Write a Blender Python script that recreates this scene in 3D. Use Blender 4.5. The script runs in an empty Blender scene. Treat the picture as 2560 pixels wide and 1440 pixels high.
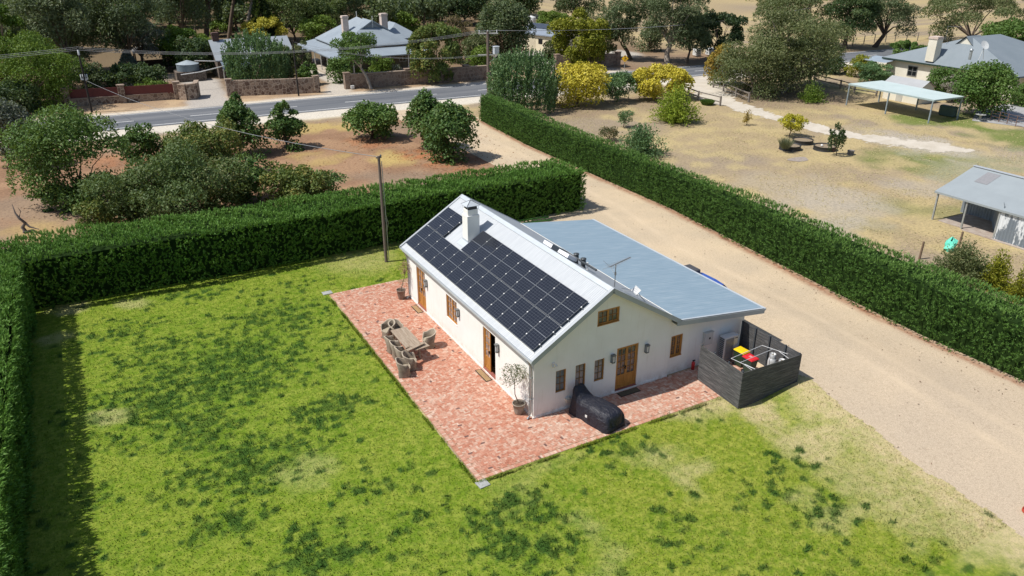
import bpy, math, random
import numpy as np
from mathutils import Vector, Matrix
R=math.radians
random.seed(7); RNG=np.random.default_rng(7)
scene=bpy.context.scene
COL=scene.collection
# ------------------------------------------------------------ camera / survey
F_PX=1927.2; PITCH=0.4297; YAW=0.5043
CAM=np.array([-13.463,-22.598,17.92])
FW=np.array([math.sin(YAW)*math.cos(PITCH),math.cos(YAW)*math.cos(PITCH),-math.sin(PITCH)])
RT=np.array([math.cos(YAW),-math.sin(YAW),0.0]); UP=np.cross(RT,FW)
def G(px,py,z=0.0):
    """surveyed point of the place seen at a photograph pixel, at height z"""
    d=FW+RT*(px-1280)/F_PX-UP*(py-720)/F_PX
    t=(z-CAM[2])/d[2]
    p=CAM+t*d
    return Vector((p[0],p[1],p[2]))
def depth(p): return float((np.array(p)-CAM)@FW)
def pix(p):
    d=np.array(p)-CAM; z=d@FW
    return 1280+F_PX*(d@RT)/z, 720-F_PX*(d@UP)/z
def height_at(b,ty):
    lo,hi=0.0,40.0
    for _ in range(40):
        m=(lo+hi)/2
        if pix((b[0],b[1],m))[1]>ty: lo=m
        else: hi=m
    return lo
cd=bpy.data.cameras.new('camera'); cam=bpy.data.objects.new('camera',cd); COL.objects.link(cam)
cd.sensor_width=36; cd.lens=36*F_PX/2560; cd.clip_end=4000; cd.clip_start=.1
cam.location=CAM; cam.rotation_euler=(math.pi/2-PITCH,0,-YAW)
scene.camera=cam
# ------------------------------------------------------------ light
SUN=Vector((-0.61,0.15,1)).normalized()
EL=math.asin(SUN.z); AZ=math.atan2(SUN.x,SUN.y)
w=bpy.data.worlds.new('World'); scene.world=w; w.use_nodes=True
nt=w.node_tree; nt.nodes.clear()
o=nt.nodes.new('ShaderNodeOutputWorld'); bg=nt.nodes.new('ShaderNodeBackground'); sk=nt.nodes.new('ShaderNodeTexSky')
sk.sky_type='NISHITA'; sk.sun_disc=False; sk.sun_elevation=EL; sk.sun_rotation=AZ; sk.air_density=1.0; sk.dust_density=1.2
bg.inputs[1].default_value=0.105
nt.links.new(sk.outputs[0],bg.inputs[0]); nt.links.new(bg.outputs[0],o.inputs[0])
sl=bpy.data.lights.new('sun','SUN'); sl.energy=4.9; sl.angle=R(.55); sl.color=(1,.955,.89)
so=bpy.data.objects.new('sun',sl); COL.objects.link(so)
so.rotation_euler=SUN.to_track_quat('Z','Y').to_euler(); so.location=(0,0,60)
scene.view_settings.view_transform='Standard'; scene.view_settings.look='None'
scene.view_settings.exposure=0.06; scene.view_settings.gamma=1
scene.cycles.max_bounces=6; scene.cycles.transparent_max_bounces=8
# ------------------------------------------------------------ materials
MATS={}
def newmat(name):
    m=bpy.data.materials.new(name); m.use_nodes=True
    n=m.node_tree; n.nodes.clear()
    out=n.nodes.new('ShaderNodeOutputMaterial'); b=n.nodes.new('ShaderNodeBsdfPrincipled')
    n.links.new(b.outputs[0],out.inputs[0]); MATS[name]=m
    return m,n,b,out
def N(n,t,**k):
    x=n.nodes.new(t)
    for a,v in k.items(): setattr(x,a,v)
    return x
def noise(n,vec,scale,detail=5,rough=.55,dist=0):
    t=N(n,'ShaderNodeTexNoise'); t.inputs['Scale'].default_value=scale; t.inputs['Detail'].default_value=detail
    t.inputs['Roughness'].default_value=rough; t.inputs['Distortion'].default_value=dist
    if vec is not None: n.links.new(vec,t.inputs['Vector'])
    return t.outputs['Fac']
def ramp(n,fac,stops,interp='LINEAR'):
    r=N(n,'ShaderNodeValToRGB'); r.color_ramp.interpolation=interp
    e=r.color_ramp.elements
    while len(e)<len(stops): e.new(.5)
    for i,(p,c) in enumerate(stops):
        e[i].position=p; e[i].color=(*c,1) if len(c)==3 else c
    n.links.new(fac,r.inputs[0]); return r.outputs[0]
def mixc(n,fac,a,b,mode='MIX'):
    x=N(n,'ShaderNodeMix',data_type='RGBA',blend_type=mode)
    for s,v in ((0,fac),(6,a),(7,b)):
        if hasattr(v,'is_output'): n.links.new(v,x.inputs[s])
        elif s==0: x.inputs[0].default_value=v
        else: x.inputs[s].default_value=(*v,1)
    return x.outputs[2]
def mth(n,op,a,b=0.0,c=None):
    x=N(n,'ShaderNodeMath',operation=op)
    for i,v in enumerate((a,b,c)):
        if v is None: continue
        if hasattr(v,'is_output'): n.links.new(v,x.inputs[i])
        else: x.inputs[i].default_value=v
    return x.outputs[0]
def coord(n,kind='Object',scale=None):
    c=N(n,'ShaderNodeTexCoord').outputs[kind]
    if scale:
        m=N(n,'ShaderNodeMapping'); m.inputs['Scale'].default_value=scale; n.links.new(c,m.inputs[0]); c=m.outputs[0]
    return c
def bump(n,b,h,strength=.3,dist=.02):
    x=N(n,'ShaderNodeBump'); x.inputs['Strength'].default_value=strength; x.inputs['Distance'].default_value=dist
    n.links.new(h,x.inputs['Height']); n.links.new(x.outputs[0],b.inputs['Normal'])
def M(name,c1,c2=None,scale=3,rough=.75,metal=0,bmp=0,bscale=60,spec=.4,stretch=None,lo=.35,hi=.65):
    if name in MATS: return MATS[name]
    m,n,b,_=newmat(name)
    b.inputs['Roughness'].default_value=rough; b.inputs['Metallic'].default_value=metal
    b.inputs['Specular IOR Level'].default_value=spec
    v=coord(n,'Object',stretch)
    c2=c2 or tuple(x*.86 for x in c1)
    f=noise(n,v,scale,7,.6)
    n.links.new(ramp(n,f,[(lo,c1),(hi,c2)]),b.inputs['Base Color'])
    if bmp: bump(n,b,noise(n,v,bscale,4),bmp,.02)
    return m
def leafmat(name,ca,cb,cc=None,trans=.28,rough=.55):
    if name in MATS: return MATS[name]
    m,n,b,out=newmat(name)
    a=N(n,'ShaderNodeAttribute',attribute_name='tint')
    cc=cc or cb
    c=ramp(n,a.outputs['Fac'],[(0,ca),(.6,cb),(1,cc)])
    n.links.new(c,b.inputs['Base Color']); b.inputs['Roughness'].default_value=rough; b.inputs['Specular IOR Level'].default_value=.3
    t=N(n,'ShaderNodeBsdfTranslucent'); n.links.new(mixc(n,.5,c,(.22,.30,.04)),t.inputs[0])
    x=N(n,'ShaderNodeMixShader'); x.inputs[0].default_value=trans
    n.links.new(b.outputs[0],x.inputs[1]); n.links.new(t.outputs[0],x.inputs[2]); n.links.new(x.outputs[0],out.inputs[0])
    return m
# ------------------------------------------------------------ objects
OFF={}
def tag(o,label=None,cat=None,group=None,kind=None):
    if label: o['label']=label
    if cat: o['category']=cat
    if group: o['group']=group
    if kind: o['kind']=kind
    return o
def thing(name,loc,label,cat,group=None):
    o=bpy.data.objects.new(name,None); COL.objects.link(o); o.empty_display_size=.3
    o.location=loc; OFF[o.name]=Vector(loc)
    return tag(o,label,cat,group)
def link(name,me,mats,parent=None,origin=None):
    o=bpy.data.objects.new(name,me); COL.objects.link(o)
    for m in (mats if isinstance(mats,(list,tuple)) else [mats]): me.materials.append(m)
    if parent is not None: o.parent=parent; OFF[o.name]=OFF[parent.name]
    else:
        o.location=origin or (0,0,0); OFF[o.name]=Vector(origin or (0,0,0))
    return o
class MB:
    def __init__(s): s.v=[]; s.f=[]; s.m=[]; s.sm=[]
    def add(s,vs,fs,m=0,smooth=False):
        k=len(s.v); s.v+= [tuple(v) for v in vs]
        for f in fs: s.f.append(tuple(i+k for i in f)); s.m.append(m); s.sm.append(smooth)
        return s
    def quad(s,a,b,c,d,m=0): return s.add([a,b,c,d],[(0,1,2,3)],m)
    def poly(s,pts,m=0): return s.add(pts,[tuple(range(len(pts)))],m)
    def box(s,x0,x1,y0,y1,z0,z1,m=0):
        if x0>x1:x0,x1=x1,x0
        if y0>y1:y0,y1=y1,y0
        if z0>z1:z0,z1=z1,z0
        v=[(x0,y0,z0),(x1,y0,z0),(x1,y1,z0),(x0,y1,z0),(x0,y0,z1),(x1,y0,z1),(x1,y1,z1),(x0,y1,z1)]
        return s.add(v,[(0,3,2,1),(4,5,6,7),(0,1,5,4),(1,2,6,5),(2,3,7,6),(3,0,4,7)],m)
    def obox(s,c,size,ux=(1,0,0),uy=(0,1,0),uz=(0,0,1),m=0):
        c=Vector(c);a=Vector(ux).normalized()*size[0]/2;b=Vector(uy).normalized()*size[1]/2;d=Vector(uz).normalized()*size[2]/2
        v=[c-a-b-d,c+a-b-d,c+a+b-d,c-a+b-d,c-a-b+d,c+a-b+d,c+a+b+d,c-a+b+d]
        return s.add(v,[(0,3,2,1),(4,5,6,7),(0,1,5,4),(1,2,6,5),(2,3,7,6),(3,0,4,7)],m)
    def beam(s,a,b,wd,ht=None,m=0,up=(0,0,1)):
        a=Vector(a);b=Vector(b);d=(b-a);L=d.length;d.normalize();u=Vector(up)
        if abs(d.dot(u))>.95: u=Vector((0,1,0))
        side=d.cross(u).normalized();uu=side.cross(d)
        return s.obox((a+b)/2,(L,wd,ht or wd),d,side,uu,m)
    def tube(s,pts,rad,n=8,m=0,smooth=True,cap=True):
        pts=[Vector(p) for p in pts]
        if not hasattr(rad,'__len__'): rad=[rad]*len(pts)
        vs=[];k=len(pts)
        for i,p in enumerate(pts):
            d=(pts[min(i+1,k-1)]-pts[max(i-1,0)]).normalized()
            u=Vector((0,0,1)) if abs(d.z)<.9 else Vector((1,0,0))
            a=d.cross(u).normalized();b=a.cross(d)
            for j in range(n):
                t=2*math.pi*j/n; vs.append(p+(a*math.cos(t)+b*math.sin(t))*rad[i])
        fs=[(i*n+j,i*n+(j+1)%n,(i+1)*n+(j+1)%n,(i+1)*n+j) for i in range(k-1) for j in range(n)]
        s.add(vs,fs,m,smooth)
        if cap:
            s.add(vs[:n],[tuple(range(n))],m); s.add(vs[-n:],[tuple(range(n))],m)
        return s
    def lathe(s,c,prof,n=20,m=0,smooth=True):
        vs=[];k=len(prof)
        for r_,z in prof:
            for j in range(n):
                t=2*math.pi*j/n; vs.append((c[0]+r_*math.cos(t),c[1]+r_*math.sin(t),c[2]+z))
        fs=[(i*n+j,i*n+(j+1)%n,(i+1)*n+(j+1)%n,(i+1)*n+j) for i in range(k-1) for j in range(n)]
        s.add(vs,fs,m,smooth); return s
    def disc(s,c,r,n=20,m=0):
        return s.poly([(c[0]+r*math.cos(2*math.pi*j/n),c[1]+r*math.sin(2*math.pi*j/n),c[2]) for j in range(n)],m)
    def build(s,name,mats,parent=None,origin=None,bevel=0):
        if parent is not None: off=OFF[parent.name]
        else:
            if origin is None:
                a=np.array(s.v); origin=((a[:,0].min()+a[:,0].max())/2,(a[:,1].min()+a[:,1].max())/2,a[:,2].min())
            off=Vector(origin)
        me=bpy.data.meshes.new(name)
        me.from_pydata([(x-off[0],y-off[1],z-off[2]) for x,y,z in s.v],[],s.f)
        me.polygons.foreach_set('material_index',s.m); me.polygons.foreach_set('use_smooth',s.sm)
        me.update()
        o=link(name,me,mats,parent,origin)
        if bevel:
            md=o.modifiers.new('bevel','BEVEL'); md.width=bevel; md.segments=1; md.limit_method='ANGLE'
        return o
def npmesh(name,V,Q,mats,parent=None,origin=None,tint=None,attrs=None,smooth=False):
    """big quad mesh from numpy arrays (V Nx3 world, Q Mx4)"""
    off=np.array(OFF[parent.name] if parent is not None else (origin or (0,0,0)))
    me=bpy.data.meshes.new(name)
    me.vertices.add(len(V)); me.vertices.foreach_set('co',(V-off).astype(np.float32).ravel())
    nq=len(Q); me.loops.add(nq*4); me.polygons.add(nq)
    me.loops.foreach_set('vertex_index',Q.astype(np.int32).ravel())
    me.polygons.foreach_set('loop_start',np.arange(0,nq*4,4,dtype=np.int32))
    me.polygons.foreach_set('use_smooth',np.full(nq,smooth))
    me.update(calc_edges=True)
    if tint is not None:
        a=me.attributes.new('tint','FLOAT','FACE'); a.data.foreach_set('value',tint.astype(np.float32))
    for k,v in (attrs or {}).items():
        if v.ndim==1:
            a=me.attributes.new(k,'FLOAT','POINT'); a.data.foreach_set('value',v.astype(np.float32))
        else:
            a=me.attributes.new(k,'FLOAT_COLOR','POINT')
            a.data.foreach_set('color',np.concatenate([v,np.ones((len(v),1))],1).astype(np.float32).ravel())
    return link(name,me,mats,parent,origin)
def copy_tree(o,parent=None):
    c=o.copy(); COL.objects.link(c)
    if parent is not None: c.parent=parent
    for ch in list(o.children): copy_tree(ch,c)
    return c
def smooth(a,b,x):
    t=np.clip((x-a)/(b-a),0,1); return t*t*(3-2*t)
# cheap value noise for building colour maps and outlines of the ground
def vnoise(x,y,seed=0):
    def h(i,j): 
        q=np.sin(i*127.1+j*311.7+seed*74.7)*43758.5453; return q-np.floor(q)
    i=np.floor(x);j=np.floor(y);f=x-i;g=y-j
    f=f*f*(3-2*f);g=g*g*(3-2*g)
    return (h(i,j)*(1-f)+h(i+1,j)*f)*(1-g)+(h(i,j+1)*(1-f)+h(i+1,j+1)*f)*g
def fbm(x,y,seed=0,o=4):
    t=0;a=.5;s=0
    for k in range(o): t=t+a*vnoise(x*2**k,y*2**k,seed+k); s+=a; a*=.5
    return t/s
def inpoly(x,y,poly):
    r=np.zeros(np.shape(x),bool);n=len(poly)
    for i in range(n):
        x1,y1=poly[i][:2];x2,y2=poly[(i+1)%n][:2]
        c=((y1>y)!=(y2>y))&(x<(x2-x1)*(y-y1)/(y2-y1+1e-12)+x1)
        r^=c
    return r
def segdist(x,y,pts):
    d=np.full(np.shape(x),1e9)
    for (x1,y1),(x2,y2) in zip(pts[:-1],pts[1:]):
        vx,vy=x2-x1,y2-y1;L=vx*vx+vy*vy+1e-9
        t=np.clip(((x-x1)*vx+(y-y1)*vy)/L,0,1)
        d=np.minimum(d,np.hypot(x-x1-t*vx,y-y1-t*vy))
    return d
def rise(x,y):
    """low bank beside the bin enclosure"""
    t=smooth(8.0,11.6,x)*(1-smooth(15,19,x))*smooth(-11,-4.2,y)*(1-smooth(3,9,y))
    t=np.where((x<11.25)&(y>-3.42),0,t)
    return .40*t
# ============================================================ ground sheets
def rgb(*a): return np.array(a)
def ground_colour(x,y):
    n1=fbm(x*.12,y*.12,1); n2=fbm(x*.5,y*.5,5); n3=fbm(x*.05,y*.05,9)
    def lay(c,col,m): return c*(1-m[:,None])+np.array(col)*m[:,None]
    c=np.tile(np.array((.355,.28,.17)),(len(x),1))
    # open dry paddock, straw with grey-brown worn patches
    c=lay(c,(.29,.235,.175),smooth(.48,.66,n1)*.9)
    c=lay(c,(.43,.35,.18),smooth(.48,.68,n2)*.65)
    # greener patches of the neighbouring paddock
    for (px,py,r_,a) in ((2350,400,7,.8),(2200,400,4,.4),(2540,345,6,.9),(2480,520,3,.5),(2290,525,3.5,.45),(2270,300,4,.9),(2390,300,5,.9),(2420,315,3,.8),(2150,225,4,.5),(2000,210,5,.3),(2480,480,4,.3),(2160,560,3,.25),(2520,300,4,.4)):
        p=G(px,py); d=np.hypot(x-p[0],(y-p[1]))
        c=lay(c,(.15,.19,.05),a*(1-smooth(r_*.3,r_,d+3.0*(n2-.5)*r_*.5)))
    # pale worn ground by the track end and by the shed
    for (px,py,r_,a) in ((2330,370,5,.8),(2250,345,5,.6),(2060,560,4,.5),(2110,520,5,.6),(1990,480,6,.4),(2420,430,4,.4),(2180,330,4,.4),(2500,400,6,.35),(2300,470,4,.5)):
        p=G(px,py); d=np.hypot(x-p[0],y-p[1])
        c=lay(c,(.40,.36,.30),a*(1-smooth(r_*.3,r_,d+3.0*(n2-.5)*r_*.5)))
    # orchard earth
    orch=smooth(24.3,25.5,y)*(1-smooth(57.5,60.5,y+2*(n2-.5)))*(1-smooth(20.8,21.8,x))
    o=np.tile(np.array((.255,.155,.098)),(len(x),1))
    o=lay(o,(.33,.21,.13),smooth(.45,.65,n2)*.8); o=lay(o,(.25,.19,.14),smooth(.5,.66,n1)*.7)
    for (px,py,r_,a) in ((960,395,2.6,.9),(1000,400,2.2,.8),(800,400,3,.6),(880,310,4,.8),(1120,300,4,.6),(1230,300,3,.7),(100,570,3,.5),(760,320,3,.8),(770,440,3,.3)):
        p=G(px,py); d=np.hypot(x-p[0],y-p[1])
        o=lay(o,(.44,.33,.13),a*(1-smooth(r_*.3,r_,d+3.0*(n2-.5)*r_*.6)))
    for (px,py,r_,a) in ((1060,385,3.4,1.),(930,355,3.6,.7),(1150,405,4.5,.7),(310,400,4,.6),(1090,400,2.5,.9)):
        p=G(px,py); d=np.hypot(x-p[0],y-p[1])
        o=lay(o,(.36,.15,.07),.8*a*smooth(.4,.6,vnoise(x*2.3,y*2.3,3))*(1-smooth(r_*.4,r_,d)))
    c=c*(1-orch[:,None])+o*orch[:,None]
    # verges of the road: pale crushed stone, then litter-brown earth
    yr=63.6-.045*x
    ex=y-yr
    c=lay(c,(.57,.53,.46),smooth(-3.9,-2.5,ex+1.2*(n2-.5))*(1-smooth(0,2,ex)))
    far=smooth(6.5,7.5,ex); deep=1-smooth(70,85,x)
    g=np.tile(np.array((.33,.235,.155)),(len(x),1)); g=lay(g,(.42,.31,.2),smooth(.45,.65,n2)); g=lay(g,(.20,.14,.09),smooth(13,24,ex))
    g=lay(g,(.55,.5,.43),(1-smooth(9.0,10.5,ex+1.6*(n2-.5))))
    c=c*(1-(far*deep)[:,None])+g*(far*deep)[:,None]
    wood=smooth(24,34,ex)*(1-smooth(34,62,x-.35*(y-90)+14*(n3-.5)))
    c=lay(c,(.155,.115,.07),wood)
    # gravel forecourt around the cream shed and darker brown ground under the gums
    d=segdist(x,y,[(50,76),(50,90),(60,92)]); c=lay(c,(.33,.31,.28),(1-smooth(3,5.5,d+2*(n2-.5)))*far)
    d=segdist(x,y,[(58,72),(66,84),(64,96)]); c=lay(c,(.42,.39,.35),(1-smooth(2,4.5,d+2*(n2-.5)))*far)
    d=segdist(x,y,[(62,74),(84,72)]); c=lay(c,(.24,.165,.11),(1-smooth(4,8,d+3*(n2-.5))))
    d=segdist(x,y,[(14.8,74),(17.3,80),(17.6,100)]); c=lay(c,(.46,.42,.37),(1-smooth(1.2,2.2,d+.8*(n2-.5))))
    d=segdist(x,y,[(-.5,73),(.2,84),(1,90)]); c=lay(c,(.40,.37,.34),(1-smooth(1.8,3,d+.8*(n2-.5))))
    d=segdist(x,y,[(-6,92),(-3,97)]); c=lay(c,(.42,.34,.26),(1-smooth(1.5,3.5,d+(n2-.5))))
    # earth round the neighbour's hedge trees
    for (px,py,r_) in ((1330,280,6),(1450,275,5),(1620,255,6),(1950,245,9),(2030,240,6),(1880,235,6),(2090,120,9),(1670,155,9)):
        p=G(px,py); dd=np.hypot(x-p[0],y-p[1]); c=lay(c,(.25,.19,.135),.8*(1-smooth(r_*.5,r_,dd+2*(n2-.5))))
    return np.clip(c*(0.93+.14*n2[:,None]),0,1)
gm,n,b,_=newmat('ground_earth')
at=N(n,'ShaderNodeAttribute',attribute_name='earth'); pos=N(n,'ShaderNodeNewGeometry').outputs['Position']
f1=noise(n,pos,4.5,9,.72); f2=noise(n,pos,17,6,.75); f3=noise(n,pos,.45,5,.6)
c=mixc(n,.75,at.outputs['Color'],ramp(n,f1,[(.28,(.42,.40,.38)),(.5,(.95,.95,.95)),(.72,(1.35,1.3,1.15))]),'MULTIPLY')
c=mixc(n,.9,c,ramp(n,f2,[(.28,(.45,.42,.36)),(.45,(1,1,1)),(.65,(1.15,1.13,1.05)),(.8,(1.4,1.35,1.2))]),'MULTIPLY')
# scattered green-brown weed tufts
f4=noise(n,pos,1.7,10,.8)
c=mixc(n,ramp(n,f4,[(.63,(0,0,0)),(.70,(.55,.55,.55))]),c,(.15,.14,.06))
c=mixc(n,ramp(n,noise(n,pos,1.9,8,.7,.6),[(.62,(0,0,0)),(.74,(.5,.5,.5))]),c,(.50,.42,.24))
n.links.new(c,b.inputs['Base Color']); b.inputs['Roughness'].default_value=.95; b.inputs['Specular IOR Level'].default_value=.1
bump(n,b,f2,.25,.04)
# fine centre + coarse outskirts, one sheet
xs=np.concatenate([np.array([-2500,-1200,-600,-300,-160,-100,-70]),np.arange(-50,118.1,.6),np.array([126,136,150,170,200,240,300,420,700,1300,2600])])
ys=np.concatenate([np.array([-2500,-1000,-400,-150,-80,-50]),np.arange(-34,112.1,.6),np.array([116,122,130,140,155,170,190,215,250,300,380,520,900,1600,2800])])
X,Y=np.meshgrid(xs,ys); x=X.ravel();y=Y.ravel()
Z=rise(x,y)+np.where((np.abs(x)<120)&(y<115),0.0,0.0)
V=np.stack([x,y,Z],1); nx=len(xs);ny=len(ys)
I=(np.arange(ny-1)[:,None]*nx+np.arange(nx-1)[None,:]).ravel()
ground=npmesh('ground',V,np.stack([I,I+1,I+nx+1,I+nx],1),gm,attrs={'earth':ground_colour(x,y)},smooth=True)
tag(ground,kind='structure')

def sheet(name,mask,x0,x1,y0,y1,step,zoff,mat,attrs=None,warp=0,zfun=rise):
    """ground-hugging sheet cut out by a mask, edges broken up by noise"""
    xs=np.arange(x0,x1+1e-6,step);ys=np.arange(y0,y1+1e-6,step)
    X,Y=np.meshgrid(xs,ys);x=X.ravel();y=Y.ravel();nx=len(xs);ny=len(ys)
    V=np.stack([x,y,zfun(x,y)+zoff],1)
    I=(np.arange(ny-1)[:,None]*nx+np.arange(nx-1)[None,:]).ravel()
    Q=np.stack([I,I+1,I+nx+1,I+nx],1)
    keep=mask(x[Q].mean(1),y[Q].mean(1)); Q=Q[keep]
    used=np.unique(Q); rem=np.full(len(V),-1); rem[used]=np.arange(len(used))
    V=V[used];Q=rem[Q]
    A={k:f(V[:,0],V[:,1]) for k,f in (attrs or {}).items()}
    return tag(npmesh(name,V,Q,mat,attrs=A,smooth=True),kind='structure')
# ---- gravel drive
HR_FRONT=[(20.2,-40),(20.15,-8),(20.1,-3),(20.4,1.9),(21.0,8.4),(21.9,18),(21.9,29),(22.0,39),(23.0,50.5)]
def hr_x(y): return np.interp(y,[p[1] for p in HR_FRONT],[p[0] for p in HR_FRONT])
def drive_left(y):
    e=np.interp(y,[-60,-25,-12,-8,-4.5,-3.4,-.5,13.5,14.5,21,24,34,44,52,58,61],
                  [8.5,9.8,10.6,10.7,10.9,10.9,10.9,10.9,8.0,6.0,16.0,16.2,16.4,16.8,14.5,9])
    return e
def drive_mid(y): return np.interp(y,[-30,-8,0,12,20,34,50,60],[15.5,15.9,16.3,16.6,18.6,19.0,19.5,13.5])+.3*np.sin(y*.21)
gr,n,b,_=newmat('gravel')
pos=N(n,'ShaderNodeNewGeometry').outputs['Position']
sp=N(n,'ShaderNodeAttribute',attribute_name='edge').outputs['Fac']
tone=noise(n,pos,.22,5,.6)
c=ramp(n,tone,[(.35,(.56,.45,.31)),(.62,(.475,.39,.28))])
pk=N(n,'ShaderNodeAttribute',attribute_name='pink').outputs['Fac']
c=mixc(n,pk,c,(.48,.395,.30))
f2=noise(n,pos,30,4,.75); f5=noise(n,pos,9,5,.7)
c=mixc(n,.8,c,ramp(n,f2,[(.3,(.55,.52,.5)),(.5,(1,1,1)),(.7,(1.35,1.33,1.3))]),'MULTIPLY')
c=mixc(n,.6,c,ramp(n,f5,[(.3,(.75,.72,.68)),(.5,(1,1,1)),(.72,(1.15,1.15,1.15))]),'MULTIPLY')
f6=noise(n,pos,1.6,9,.8)
c=mixc(n,ramp(n,f6,[(.62,(0,0,0)),(.72,(.5,.5,.5))]),c,(.27,.19,.12))
wt=N(n,'ShaderNodeAttribute',attribute_name='wheel').outputs['Fac']
c=mixc(n,mth(n,'MULTIPLY',wt,ramp(n,noise(n,pos,.5,6,.7),[(.35,(.1,.1,.1)),(.65,(1,1,1))])),c,(.62,.50,.35))
edge=mth(n,'MULTIPLY',sp,ramp(n,noise(n,pos,3,7,.7),[(.25,(.35,.35,.35)),(.6,(1.2,1.2,1.2))]))
c=mixc(n,edge,c,(.24,.085,.04))
n.links.new(c,b.inputs['Base Color']); b.inputs['Roughness'].default_value=.95; b.inputs['Specular IOR Level'].default_value=.15
bump(n,b,f2,.6,.03)
sheet('driveway',lambda x,y:(x>drive_left(y)+.35*(fbm(x*.9,y*.9,3)-.5))&(x<hr_x(y)+.6)&(y<60.6-.045*x+1.5*(fbm(x*.6,y*.6,8)-.5)),4,25,-40,60,.25,.006,gr,
  {'wheel':lambda x,y:.6*np.maximum(np.exp(-((x-drive_mid(y)-.75)/.24)**2),np.exp(-((x-drive_mid(y)+.75)/.24)**2)),'edge':lambda x,y:.8*np.clip(1-np.abs(x-hr_x(y)+.05)/(.22+.5*fbm(x*.6,y*.6,4)),0,1),'pink':lambda x,y:(1-smooth(-9,1,y+2*(fbm(x*.3,y*.3,2)-.5)))*.6})
# ---- lawn
LB=19.9
def lawn_right(y):
    return np.interp(y,[-45,-30,-25,-16,-11,-7.5,-4.7,-3.6,-2.6,-2.4,14,15,21,22],[6.5,8.6,9.4,10.4,10.9,11.1,11.5,11.9,11.0,11.0,11,8.4,9.5,9.5])
def lawn_mask(x,y):
    m=(x<lawn_right(y)+.5*(fbm(x*1.3,y*1.3,6)-.5))&(x>-20.5)&(y<22.5)
    m&=~((x>-3.8)&(x<11.2)&(y>-2.42)&(y<15.75)&~((x>.1)&(y>14.2)))   # paving and house
    m&=~((x>6.8)&(y>13.6)&(y<25)&(x>7.2))
    return m
CL=[ # (px,py,rx_m,ry_m,weight) thick dark growth
 (560,920,3.6,2.6,1.),(480,1000,2.6,2.2,.95),(620,870,2.6,2.0,.8),(420,880,2.4,2.0,.6),(700,800,3.0,2.4,.55),(640,1150,2.2,1.6,.85),(560,1180,1.8,1.2,.8),
 (330,1000,2.2,2,.55),(820,1020,1.4,1,.8),(800,1060,.8,.8,.55),(820,1390,1.1,.8,1.),(740,1420,1.0,.7,1.),(800,1330,1.,.5,.9),(580,1310,1.,.7,.8),(1290,1290,1.6,1.,.85),(1360,1370,1.4,.9,.8),(1280,1350,1.2,1.,.75),
 (480,1080,1.8,1.4,.8),(520,1340,1,.8,.55),(1570,1130,1.2,.8,.55),(1960,1160,1.,.9,.45),(1920,1230,1.4,.8,.5),(2050,1270,1.2,1.,.5),(950,1200,1.2,.8,.5),(1000,1330,1.2,.8,.4),(300,830,2,1.6,.4),(230,1250,1.5,1.5,.3),(860,860,2,1.6,.35),(720,720,2.4,1.4,.3),(450,740,2.5,1.2,.35),(1700,1320,1.5,1.2,.25)]
def dens(x,y):
    d=.035+.16*smooth(.45,.75,fbm(x*.16,y*.16,11))
    for px,py,rx,ry,wt in CL:
        p=G(px,py); q=((x-p[0])/rx)**2+((y-p[1])/ry)**2
        d=np.maximum(d,wt*np.exp(-q*.8))
    return d
def dry(x,y):
    e=lawn_right(y)-x
    d=1.0*(1-smooth(.3,2.9,e+1.7*(fbm(x*.8,y*.8,21)-.5)))*(1-smooth(-2.5,0,y))
    d=np.maximum(d,.45*smooth(.56,.72,fbm(x*.35,y*.35,31))*smooth(-6,4,x+.2*(-y)))
    for px,py,r_,a in ((1900,1035,1.2,.9),(1780,1010,1.4,.8),(1720,1025,1.3,.7),(2030,1110,1.8,.8),(180,770,1.2,.9),(330,760,1.,.6),(270,1040,1.0,.7),(130,850,1.,.6),(960,600,3,.25),(1250,1090,1.5,.4),(760,1180,1.4,.35),(2150,1190,2,.5),(2075,1090,1.3,.8),(1940,1060,1.1,.6),(2450,1330,2,.7),(2250,1250,1.8,.6),(900,650,3,.35)):
        p=G(px,py); d=np.maximum(d,a*(1-smooth(r_*.3,r_*1.1,np.hypot(x-p[0],y-p[1])+1.2*(fbm(x*1.5,y*1.5,41)-.5))))
    return d
lm,n,b,_=newmat('lawn_grass')
pos=N(n,'ShaderNodeNewGeometry').outputs['Position']
de=N(n,'ShaderNodeAttribute',attribute_name='dens').outputs['Fac']; dr=N(n,'ShaderNodeAttribute',attribute_name='dry').outputs['Fac']
t1=noise(n,pos,.35,6,.65); t2=noise(n,pos,2.6,7,.7); t3=noise(n,pos,22,5,.75)
c=ramp(n,t1,[(.36,(.135,.21,.012)),(.52,(.18,.24,.018)),(.66,(.24,.275,.036))])
c=mixc(n,ramp(n,t2,[(.42,(0,0,0)),(.60,(.8,.8,.8))]),c,(.33,.345,.06))
c=mixc(n,ramp(n,noise(n,pos,5.5,7,.7),[(.46,(0,0,0)),(.62,(.7,.7,.7))]),c,(.10,.165,.012))
c=mixc(n,ramp(n,noise(n,pos,9,7,.75),[(.56,(0,0,0)),(.72,(.55,.55,.55))]),c,(.36,.32,.14))
dd=mth(n,'MULTIPLY',dr,ramp(n,t2,[(.25,(.35,.35,.35)),(.6,(1.1,1.1,1.1))]))
c=mixc(n,dd,c,mixc(n,t2,(.56,.47,.25),(.45,.37,.22)))
c=mixc(n,mth(n,'MULTIPLY',de,ramp(n,noise(n,pos,.9,5,.6),[(.3,(.12,.12,.12)),(.6,(.55,.55,.55))])),c,(.095,.175,.016))
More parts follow.
